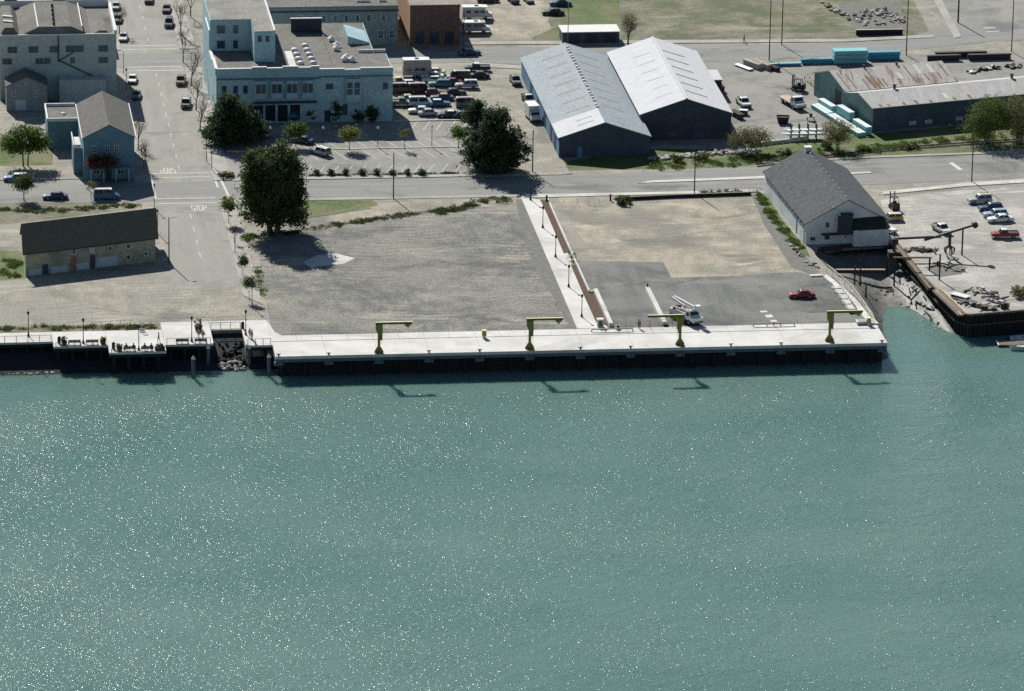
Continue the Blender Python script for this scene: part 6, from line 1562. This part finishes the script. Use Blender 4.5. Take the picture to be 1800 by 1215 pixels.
# white ramp at the dock end
t = thing('access_ramp', 'white concrete walkway with railed ramp down to the dock end', 'ramp', (0, 0, 0))
w = [at(*q) for q in ((1424, 486), (1449, 485), (1476, 508), (1504, 533), (1522, 557), (1538, 571))]
for a, b, wd in zip(w, w[1:], (.9, 1.1, 1.2, 1.3, 1.5)): MB().bar((a.x, a.y, .12), (b.x, b.y, .12), wd, .26).build('walkway', 'concrete', t)
g0, g1 = at(1466, 508), at(1494, 546)
gw = [at(1468, 506), at(1484, 528), at(1500, 552)]
for a, b in zip(gw, gw[1:]): MB().bar((a.x, a.y, .3), (b.x, b.y, .3), 1.6, .1).build('ramp_deck', 'concrete_rough', t)
for off in (-.8, .8):
    for a, b in zip(gw, gw[1:]):
        MB().bar((a.x + off, a.y, 1.2), (b.x + off, b.y, 1.2), .09, .09).build('handrail', 'white_metal', t)
        for k in range(4): q = a.lerp(b, k / 4); MB().cbox((q.x + off, q.y, .3), .07, .07, .9).build('post', 'white_metal', t)
for k in range(5):
    q = gw[0].lerp(gw[2], (k + .5) / 5); MB().bar((q.x - .8, q.y, .42), (q.x + .8, q.y, .42), .12, .1).build('cleat', 'grey_metal', t)
t = thing('skiff_trailer', 'small white flat skiff beside the ramp at the dock end', 'boat', at(1517, 569, .05))
MB().add([(-1.2, -.5, .1), (.9, -.5, .1), (1.5, 0, .25), (.9, .5, .1), (-1.2, .5, .1), (-1.3, -.7, .6), (1.0, -.65, .6), (1.9, 0, .75), (1.0, .65, .6), (-1.3, .7, .6)],
         [(4, 3, 2, 1, 0), (0, 1, 6, 5), (1, 2, 7, 6), (2, 3, 8, 7), (3, 4, 9, 8), (4, 0, 5, 9), (5, 6, 7, 8, 9)]).build('hull', 'white_metal', t)
MB().box(-1.0, -.4, .61, .6, .4, .66).build('well', 'grey_metal', t)

# ---- timber yard
mat('wrap_blue', (0.08, 0.30, 0.42), (0.11, 0.36, 0.48), .8, speck=.1)
mat('wrap_teal', (0.20, 0.48, 0.50), (0.26, 0.54, 0.55), .8, speck=.1)
mat('wrap_white', (0.62, 0.70, 0.68), (0.70, 0.75, 0.73), .8, speck=.08)
def stack(px, py, L, W, layers, h, rz, label, m='wrap_blue', top=None, cols=1, name='timber_stack'):
    q = at(px, py); t = thing(name, label, 'timber stack', (q.x, q.y, .02), rz, 'wrapped timber stacks')
    for k in range(layers):
        for c in range(cols):
            wv = W / cols; y0 = -W / 2 + c * wv
            j = R_(-.12, .12)
            b = MB().box(-L / 2 + j, y0 + .03, .1 + k * (h + .1), L / 2 + j, y0 + wv - .03, .1 + k * (h + .1) + h).build('bundle', m, t)
            if top: MB().box(-L / 2 + j - .01, y0 + .02, .1 + k * (h + .1) + h, L / 2 + j + .01, y0 + wv - .02, .1 + k * (h + .1) + h + .03).build('cover', top, b)
        for x in (-L * .3, L * .3): MB().box(x - .06, -W / 2, k * (h + .1), x + .06, W / 2, .1 + k * (h + .1)).build('bearer', 'timber', t)
a_ = math.atan2(5.6, 34)
stack(1493, 110, 7.2, 2.6, 3, .85, .02, 'tall stack of bright blue wrapped timber behind the rusty shed', 'wrap_teal', None, 1)
stack(1552, 104, 7.0, 1.6, 2, .75, .02, 'lower stack of blue wrapped timber beside the tall one', 'wrap_blue')
stack(1381, 116, 6.6, .9, 1, .5, .04, 'long low bundle of blue wrapped timber at the tall pole', 'wrap_blue', 'wrap_teal')
stack(1436, 112, 6.8, 1.0, 2, .45, .03, 'two-layer bundle of blue wrapped timber before the tall stack', 'wrap_blue')
wd, nd = Vector((-.252, .968, 0)), Vector((-.968, -.252, 0)); c0 = Vector((133.0, 136.6, 0))
def wall_stack(sv, dv, L, W, layers, label, cols=1):
    q = c0 + wd * sv + nd * dv; t = thing('timber_stack', label, 'timber stack', (q.x, q.y, .02), -1.316, 'wrapped timber stacks')
    for k in range(layers):
        for c in range(cols):
            y0 = -W / 2 + c * W / cols; j = R_(-.25, .25); z = .1 + k * .85
            b = MB().box(-L / 2 + j, y0 + .04, z, L / 2 + j, y0 + W / cols - .04, z + .75).build('bundle', 'wrap_teal', t)
            MB().box(-L / 2 + j - .01, y0 + .03, z + .75, L / 2 + j + .01, y0 + W / cols - .03, z + .78).build('cover', 'wrap_white', b)
        for x in (-L * .3, L * .3): MB().box(x - .06, -W / 2, k * .85, x + .06, W / 2, .1 + k * .85).build('bearer', 'timber', t)
wall_stack(1.0, 3.6, 7.4, 2.0, 1, 'low white-topped timber bundles at the shed corner, outer row', 2)
wall_stack(8.8, 3.6, 7.2, 2.0, 1, 'low white-topped timber bundles midway along the shed end, outer row', 2)
wall_stack(16.6, 3.6, 7.2, 2.0, 1, 'low white-topped timber bundles by the yard, outer row', 2)
wall_stack(1.2, 1.7, 6.6, 1.4, 2, 'two-high white-topped timber stack at the shed corner, inner row')
wall_stack(9.2, 1.7, 6.0, 1.4, 3, 'three-high white-topped timber stack midway along the shed end')
wall_stack(17.4, 2.0, 6.4, 1.4, 2, 'two-high white-topped timber stack before the shed doorway')
for x, y, L in ((1690, 102, 11), (1740, 106, 9), (1660, 108, 7)):
    q = at(x, y); t = thing('steel_beam_stack', 'dark steel beams stacked behind the rusty shed, ' + {1690: 'longest run', 1740: 'by the tall pole', 1660: 'nearest the shed end'}[x], 'beam stack', (q.x, q.y, .02), .04, 'dark beam stacks')
    for k in range(3):
        for c in range(2): MB().box(-L / 2 + R_(-.3, .3), c * .5, .1 + k * .42, L / 2 + R_(-.3, .3), c * .5 + .4, .45 + k * .42).build('beam', 'dark_steel', t)
# row of bundled poles near the back road
for k, (x, y, m_) in enumerate(((1307, 124, 'grey_metal'), (1322, 122, 'stone'), (1339, 123, 'timber_pale'), (1354, 125, 'timber_dark'))):
    q = at(x, y); t = thing('pipe_bundle', ('grey pipe bundle', 'pale slab bundle', 'pale timber bundle', 'dark timber bundle')[k] + ' in the row near the back road', 'pipe bundle', (q.x, q.y + 1.5, .02), math.radians(-62), 'bundles near the back road')
    for i in range(3):
        for j in range((1, 3, 3, 2)[k]): MB().tube((-2.6, i * .42, .25 + j * .42), (2.6, i * .42, .25 + j * .42), .21, n=7).build('pipe', m_, t)
# racks and boards in the yard
t = thing('timber_rack', 'dark upright racks stacked with white boards by the yard fence', 'rack', at(1412, 244))
for x in (-2.6, -.9, .9, 2.6):
    for y in (-.6, .6): MB().cbox((x, y, 0), .18, .18, 3.2).build('upright', 'black_metal', t)
    for z in (.8, 1.7): MB().bar((x, -.7, z), (x, .7, z), .12, .12).build('bracket', 'black_metal', t)
for z in (.88, 1.78):
    for k in range(4): MB().box(-3.9 + R_(-.5, .5), -.7 + k * .36, z, 3.7 + R_(-.5, .5), -.38 + k * .36, z + .22).build('board', 'wrap_white', t)
q = at(1402, 232); t = thing('board_pile', 'white boards lying askew beside the timber racks', 'boards', (q.x, q.y, .02), -1.0)
for k in range(6): MB(Matrix.Rotation(R_(-.12, .12), 4, 'Z')).box(-3 + R_(-.5, .5), -.9 + k * .32, .05 + .12 * (k % 3), 3, -.62 + k * .32, .15 + .12 * (k % 3)).build('board', 'wrap_white', t)
q = at(1295, 206); t = thing('loaded_cart', 'low cart loaded with dark timber beside the white warehouse', 'cart', (q.x, q.y, .02), math.radians(-72))
MB().box(-2.2, -.7, .4, 2.2, .7, .55).build('deck', 'timber', t)
for k in range(4): MB().box(-2.2, -.66 + k * .34, .56, 2.2, -.36 + k * .34, 1.1).build('timber_baulk', 'timber_dark', t)
wheels(t, (-1.4, 1.4), .75, .25)
q = at(1307, 202); t = thing('pallet_crate', 'white-topped crate beside the loaded cart', 'crate', (q.x, q.y, .02), -.3); MB().box(-.8, -.6, 0, .8, .6, 1.0).build('crate', 'wall_slate', t); MB().box(-.85, -.65, 1.0, .85, .65, 1.08).build('lid', 'wrap_white', t)
q = at(1376, 217); t = thing('skip', 'dark open skip standing in the timber yard', 'skip', (q.x, q.y, .02), -.15)
MB().add([(-.9, -.7, 0), (.9, -.7, 0), (.9, .7, 0), (-.9, .7, 0), (-1.3, -1.0, 1.5), (1.3, -1.0, 1.5), (1.3, 1.0, 1.5), (-1.3, 1.0, 1.5)], [(3, 2, 1, 0), (0, 1, 5, 4), (1, 2, 6, 5), (2, 3, 7, 6), (3, 0, 4, 7)]).build('tub', 'black_metal', t)
MB().box(-1.15, -.85, 1.2, 1.15, .85, 1.25).build('load', 'timber_dark', t)
q = at(1425, 212); t = thing('saw_bench', 'grey machine bench beside the flatbed truck', 'machine', (q.x, q.y, .02)); MB().box(-.8, -.5, .7, .8, .5, .85).build('table', 'grey_metal', t); MB().box(-.3, -.3, .85, .3, .3, 1.5).build('motor', 'wall_slate', t)
for x in (-.7, .7):
    for y in (-.4, .4): MB().cbox((x, y, 0), .1, .1, .7).build('leg', 'dark_steel', t)
t = thing('sawhorse_conveyor', 'timber conveyor leading to the dark shed doorway', 'conveyor', (0, 0, 0))
a, b = at(1418, 140), at(1452, 170)
for s in (-.5, .5): MB().bar((a.x + s, a.y, .8), (b.x + s, b.y, .8), .15, .2).build('side_beam', 'timber_pale', t)
for k in range(9):
    q = a.lerp(b, k / 8); MB().bar((q.x - .5, q.y, .82), (q.x + .5, q.y, .82), .12, .08).build('roller', 'grey_metal', t)
for k in range(4):
    for s in (-.5, .5): q = a.lerp(b, k / 3); MB().cbox((q.x + s, q.y, 0), .14, .14, .7).build('leg', 'timber', t)
# rubble heaps
def rubble(label, pix, n, r0, r1, mats, width=1.2, name='rubble_heap'):
    t = thing(name, label, 'rubble', (0, 0, 0)); pts = [at(*q) for q in pix]
    for i in range(n):
        k = random.randrange(len(pts) - 1); q = pts[k].lerp(pts[k + 1], random.random()); r = R_(r0, r1)
        rock_mesh(MB(), (q.x + R_(-.4, .4), q.y + R_(-1, 1) * width, r * .4), r, R_(.4, .8)).build('stone', random.choice(mats), t)
rubble('broken pale concrete heaped below the white-roofed warehouse', [(1144, 280), (1190, 277), (1250, 271), (1300, 268)], 110, .25, .75, ('stone', 'concrete_rough', 'stone_dark', 'timber_pale'))
rubble('pale rubble under the olive willow bush', [(1290, 270), (1340, 264)], 30, .3, .8, ('concrete', 'stone'))
rubble('scattered debris heaps on the cleared lot beyond the back road', [(1450, 10), (1490, 30), (1545, 20), (1590, 35), (1500, 40)], 130, .2, .7, ('stone_dark', 'timber_pale', 'timber', 'stone'), 3.5)
rubble('scrap heap behind the steel beams', [(1705, 128), (1740, 122), (1795, 118)], 46, .3, .8, ('black_metal', 'white_metal', 'dark_steel', 'stone'), 1.0)
rubble('driftwood and stones at the boathouse bank', [(1388, 428), (1405, 445), (1418, 462), (1440, 470)], 40, .15, .5, ('stone', 'timber_pale', 'timber_dark'), 1.4)

t = thing('yard_fence', 'pale low concrete blocks along the yard edge below the willows', 'barrier', (0, 0, 0))
for k in range(9):
    a, b = at(1318, 258).lerp(at(1420, 246), k / 9), at(1318, 258).lerp(at(1420, 246), (k + .93) / 9); MB().bar((a.x, a.y, .35), (b.x, b.y, .35), .5, .7).build('block', 'concrete_rough', t)

# ---- quay: timber bulkhead, scrap and the log grapple
t = thing('timber_bulkhead', 'dark timber bulkhead wall retaining the pale quay lot', 'bulkhead', (0, 0, 0))
qw = [Vector((p[0], p[1], 0)) for p in inlet[7:]]
qw[-1] = qw[-2] + (qw[-1] - qw[-2]).normalized() * 30
for a, b in zip(qw, qw[1:]):
    L_ = (b - a).length; k = max(1, int(L_ / .9)); nrm = Vector((-(b - a).y, (b - a).x, 0)).normalized() * -.22
    for i in range(k):
        q = a.lerp(b, (i + .5) / k) + nrm; MB().tube((q.x, q.y, -5), (q.x, q.y, R_(.05, .3)), .2, n=6).build('pile', 'concrete_dark', t)  # near-black piles and boards: the wall's shade is put into the colour
    q0, q1 = a + nrm * .35, b + nrm * .35; MB().add([(q0.x, q0.y, -5), (q1.x, q1.y, -5), (q1.x, q1.y, .02), (q0.x, q0.y, .02), (a.x, a.y, -5), (b.x, b.y, -5), (b.x, b.y, .02), (a.x, a.y, .02)], [(0, 1, 2, 3), (3, 2, 6, 7)]).build('lagging', 'concrete_dark', t)
    MB().bar((a.x, a.y, .22), (b.x, b.y, .22), .4, .4).build('cap_beam', 'timber', t)
    MB().bar((a.x + nrm.x * 2, a.y + nrm.y * 2, -1.6), (b.x + nrm.x * 2, b.y + nrm.y * 2, -1.6), .3, .35).build('waling', 'timber_dark', t)
t = thing('slipway_beam', 'long heavy timber skid running down beside the bulkhead', 'beam', (0, 0, 0))
a, b = at(1572, 428, .8), at(1636, 508, -.2)
MB().bar((a.x, a.y, .8), (b.x, b.y, -.2), 1.1, .5).build('beam', 'timber', t)
for s in (-.5, .5): MB().bar((a.x + s, a.y, 1.1), (b.x + s, b.y, .1), .15, .14).build('rail', 'rust_metal', t)
for k in range(5):
    q = a.lerp(b, (k + .5) / 5); MB().tube((q.x, q.y, -4), (q.x, q.y, q.z), .2, n=6).build('pile', 'timber_dark', t)
a2, b2 = at(1640, 512, .1), at(1686, 556, .1)
for k in range(4): MB().bar((a2.x + k * .55, a2.y + k * .2, .2), (b2.x + k * .55, b2.y + k * .2, .2), .35, .3).build('plank', 'timber_pale' if k % 2 else 'timber', t)
def frame(x0, x1, ytop, ybase, label, yb2=None):
    """goalpost frame of old timbers standing in the mud"""
    bz = -1.6; a, b = at(x0, ybase, bz), at(x1, yb2 or ybase, bz); H = height_at(x0, ytop, a) - 0
    t = thing('goalpost', label, 'frame', (0, 0, 0), 0, 'old timber frames in the mud')
    za = H
    for q in (a, b): MB().tube((q.x, q.y, bz - 1.5), (q.x, q.y, za), .17, n=6).build('post', 'timber_dark', t)
    MB().bar((a.x - .3, a.y, za), (b.x + .3, b.y, za), .28, .28).build('crossbeam', 'timber', t)
frame(1572, 1633, 453, 490, 'old timber frame standing in the mud beside the bulkhead')
t = thing('mud_timber', 'thick dark baulk lying across the mud before the boathouse', 'timber', (0, 0, 0))
a, b = at(1470, 480, -1.2), at(1556, 480, -1.2); MB().bar((a.x, a.y, -.9), (b.x, b.y, -.9), .5, .6).build('baulk', 'timber_dark', t); MB().bar((a.x, a.y + .3, -.58), (b.x, b.y + .3, -.58), .5, .08).build('top_board', 'timber_pale', t)
def mudpost(px, py, pyt, label):
    bz = -1.8; a = at(px, py, bz); t = thing('mud_post', label, 'post', (a.x, a.y, 0), 0, 'old posts in the mud'); MB().tube((0, 0, -4), (0, 0, height_at(px, pyt, a)), .16, .14, n=6).build('post', 'timber_dark', t); MB().tube((0, 0, -2.2), (0, 0, -1.6), .22, n=6).build('collar', 'timber_dark', t)
mudpost(1522, 520, 500, 'short lone post in the mud beside the fence'); mudpost(1502, 500, 468, 'tall post before the boathouse deck'); mudpost(1512, 498, 470, 'post beside the tall post before the boathouse deck'); mudpost(1559, 476, 450, 'post under the boathouse deck corner')
t = thing('quay_post', 'tall dark post on the bulkhead beside the scrap', 'post', at(1651, 492)); MB().tube((0, 0, -4), (0, 0, 4.9), .16, n=7).build('post', 'timber_dark', t); MB().tube((0, 0, 4.9), (0, 0, 5.0), .2, n=7).build('cap', 'dark_steel', t)
# log loader: fixed pedestal, main boom, raised jib, grapple
t = thing('log_loader', 'rusty dark log loader with long jib and hanging grapple on the quay', 'crane', (0, 0, 0))
base = at(1571, 452)
MB().cbox((base.x, base.y, 0), 2.2, 2.0, 1.2).build('pedestal', 'dark_steel', t)
MB().tube((base.x, base.y, 1.2), (base.x, base.y, 3.4), .3, n=8).build('mast', 'dark_steel', t)
MB().cbox((base.x, base.y, 2.6), 1.3, 1.2, 1.1).build('winch_house', 'dark_steel', t)
H1 = height_at(1575, 417, base)
e1 = Vector((at(1642, 417, H1).x, base.y, H1 - .1))
MB().bar((base.x, base.y, H1 - .3), e1, .35, .4).build('main_boom', 'dark_steel', t)
j0 = Vector((at(1630, 424, H1).x, base.y, H1 - .7)); j1 = Vector((at(1700, 395, H1).x, base.y + .2, height_at(1700, 396, base)))
MB().bar(j0, j1, .35, .4).build('jib', 'dark_steel', t)
MB().tube((j1.x, j1.y - .5, j1.z), (j1.x, j1.y + .5, j1.z), .6, n=9).build('sheave_head', 'dark_steel', t)
MB().bar(e1.lerp(j0, .3), j0.lerp(j1, .35) - Vector((0, 0, .5)), .2, .25).build('jib_ram', 'grey_metal', t)
sp = Vector((at(1683, 400, H1).x, base.y + .3, 0)); zz = j0.lerp(j1, .76).z
MB().tube((sp.x, sp.y, 0), (sp.x, sp.y, zz), .16, n=6).build('prop', 'dark_steel', t)
gp = Vector((at(1668, 450, 0).x, base.y - .2, 0))
MB().tube((gp.x, gp.y, 2.0), (gp.x, gp.y, j0.lerp(j1, .5).z), .3, n=7).build('grapple_stem', 'dark_steel', t)
for k in range(5):
    a = k * 2 * PI / 5; mb = MB()
    pts = [(gp.x, gp.y, 2.1), (gp.x + 1.0 * math.cos(a), gp.y + 1.0 * math.sin(a), 1.5), (gp.x + .9 * math.cos(a), gp.y + .9 * math.sin(a), .7), (gp.x + .35 * math.cos(a), gp.y + .35 * math.sin(a), .15)]
    for q, r_ in zip(zip(pts, pts[1:]), (.2, .18, .12)): mb.tube(q[0], q[1], r_, r_ * .7, n=5)
    mb.build('grapple_tine', 'rust_metal', t)
q = at(1567, 410); t = thing('utility_trailer', 'small white trailer beside the log loader', 'trailer', (q.x, q.y, .02), -1.2); MB().box(-1.1, -.7, .5, 1.1, .7, .95).build('body', 'white_metal', t); wheels(t, (0,), .85, .32); MB().bar((1.1, 0, .55), (2.4, 0, .5), .1, .1).build('drawbar', 'dark_steel', t)
def scrap(label, pix, n, mats, w=1.0, r=(.2, .6)):
    t = thing('scrap_pile', label, 'scrap', (0, 0, 0), 0, 'scrap on the quay'); pts = [at(*q) for q in pix]
    for i in range(n):
        k = random.randrange(len(pts) - 1) if len(pts) > 1 else 0; q = pts[k].lerp(pts[min(k + 1, len(pts) - 1)], random.random()); q = q + Vector((R_(-w, w), R_(-w, w), .05)); m_ = random.choice(mats)
        c = random.random()
        if c < .4: MB(Matrix.Translation(q) @ Matrix.Rotation(R_(0, 6), 4, 'Z') @ Matrix.Rotation(R_(-.15, .15), 4, 'Y')).box(-R_(.8, 2), -.12, .02, R_(.8, 2), .12, .2).build('timber_piece', m_, t)
        elif c < .7: MB(Matrix.Translation(q) @ Matrix.Rotation(R_(0, 6), 4, 'Z')).box(-R_(*r), -R_(*r), 0, R_(*r), R_(*r), R_(.2, .8)).build('crate', m_, t)
        else: rock_mesh(MB(), (q.x, q.y, .2), R_(*r), .6).build('lump', m_, t)
scrap('tangle of scrap and timber at the quay corner', [(1690, 530), (1740, 545)], 40, ('dark_steel', 'timber', 'rust_metal', 'stone_dark', 'grey_metal'))
scrap('old machinery parts strewn across the quay', [(1700, 505), (1740, 520), (1765, 535)], 26, ('dark_steel', 'rust_metal', 'paint_maroon', 'wall_slate', 'timber_pale', 'stone'), 1.6)
scrap('timber offcuts under the log loader boom', [(1590, 440), (1640, 440)], 34, ('timber_dark', 'timber_pale', 'timber', 'rust_metal'), 1.0)
scrap('dark wood chips and offcuts beside the grapple', [(1640, 465), (1690, 475)], 16, ('timber_dark', 'stone_dark', 'timber'), 1.6, (.15, .4))
q = at(1688, 522); t = thing('roofing_sheet_pile', 'large white sheet lying on the quay beside the bulkhead', 'sheet', (q.x, q.y, .05), -.85); MB().box(-1.9, -.85, .3, 1.9, .85, .38).build('sheet', 'white_metal', t)
for x in (-1.5, 1.5): MB().box(x - .1, -.8, 0, x + .1, .8, .3).build('bearer', 'timber', t)
q = at(1762, 543); t = thing('oil_drum', 'dark drums standing on the quay edge', 'drum', (q.x, q.y, .03))
for x, y in ((0, 0), (.75, .3), (.2, .8)): MB().lathe([(.34, 0), (.36, .1), (.33, .5), (.36, .9), (.34, 1.0)], (x, y, 0), 10).build('drum', 'dark_steel', t)
sheet('oil_stain', P((1625, 470), (1660, 462), (1700, 470), (1690, 482), (1650, 488)), .03, 'dark_ground')

# ---- float and boats under the quay
q = at(1784, 602, WATER_Z + .5)
t = thing('pontoon', 'weathered timber pontoon floating below the quay wall', 'pontoon', (q.x + 1.0, q.y, WATER_Z), -.04)
for k in range(12): MB().box(-4.2, -1.3 + k * .22, .35, 4.2, -1.12 + k * .22, .48).build('plank', 'timber', t)
for y in (-1.1, 1.1): MB().box(-4.2, y - .2, -.4, 4.2, y + .2, .34).build('float', 'timber_dark', t)
MB().box(-4.3, -1.45, .3, -4.1, 1.45, .55).build('fender', 'white_metal', t)
def skiff(q, rz, label, L=5.0, m='white_metal'):
    t = thing('boat', label, 'boat', q, rz, 'small boats at the pontoon')
    st = [(-L / 2, .85, .1, .8), (-L * .2, .95, .0, .8), (L * .15, .9, .0, .88), (L * .36, .55, .1, 1.0), (L / 2, .05, .5, 1.15)]
    mb = MB(); vs = []
    for x, w_, z0, z1 in st: vs += [(x, -w_, z1), (x, -w_ * .7, z0), (x, w_ * .7, z0), (x, w_, z1)]
    fs = [(0, 1, 2, 3)]
    for j in range(4): fs += [(j * 4 + i, j * 4 + i + 1, j * 4 + i + 5, j * 4 + i + 4) for i in range(3)]
    mb.add(vs, fs).build('hull', m, t)
    MB().add([(-L / 2 + .1, -.75, .55), (L * .15, -.8, .58), (L * .34, -.4, .7), (L * .34, .4, .7), (L * .15, .8, .58), (-L / 2 + .1, .75, .55)], [(0, 1, 2, 3, 4, 5)]).build('deck', 'wrap_white', t)
    for x in (-L * .2, L * .12): MB().box(x - .15, -.8, .6, x + .15, .8, .68).build('thwart', 'timber_pale', t)
    MB().box(-L / 2 - .3, -.2, .3, -L / 2 + .05, .2, 1.3).build('outboard', 'black_metal', t)
skiff((q.x + .9, q.y - 2.4, WATER_Z - .1), PI + .06, 'white open boat moored in front of the pontoon')
skiff((q.x + 1.6, q.y + 2.5, WATER_Z - .1), .1, 'blue and white boat between the pontoon and the quay', 4.4, 'trim_blue')

# ---- debris on the mudflat
t = thing('mud_debris', 'stones and broken timber littering the mud of the inlet', 'debris', (0, 0, 0))
for i in range(30):
    x, y = R_(112, 125), R_(26, 56); z = mud_z(x, y)
    if random.random() < .5: rock_mesh(MB(), (x, y, z + .05), R_(.12, .4), .6).build('stone', random.choice(('stone', 'stone_dark', 'stone_dark')), t)
    else: MB(Matrix.Translation((x, y, z + .1)) @ Matrix.Rotation(R_(0, 6), 4, 'Z')).box(-R_(.3, 1.0), -.08, -.05, R_(.3, 1.0), .08, .08).build('timber_piece', random.choice(('timber_dark', 'timber', 'timber_dark')), t)
t = thing('bank_debris', 'ragged stones and timber along the foot of the bulkhead', 'debris', (0, 0, 0))
for i in range(36):
    y = R_(10, 46); x = 126.4 - (y - 13) * .108 - R_(.2, 2.6); z = mud_z(x, y)
    if random.random() < .6: rock_mesh(MB(), (x, y, z + .08), R_(.15, .5), .6).build('stone', random.choice(('stone_dark', 'stone', 'stone_dark')), t)
    else: MB(Matrix.Translation((x, y, z + .15)) @ Matrix.Rotation(R_(1.2, 2.2), 4, 'Z')).box(-R_(.5, 2), -.1, -.05, R_(.5, 2), .1, .15).build('timber_piece', 'timber_dark', t)
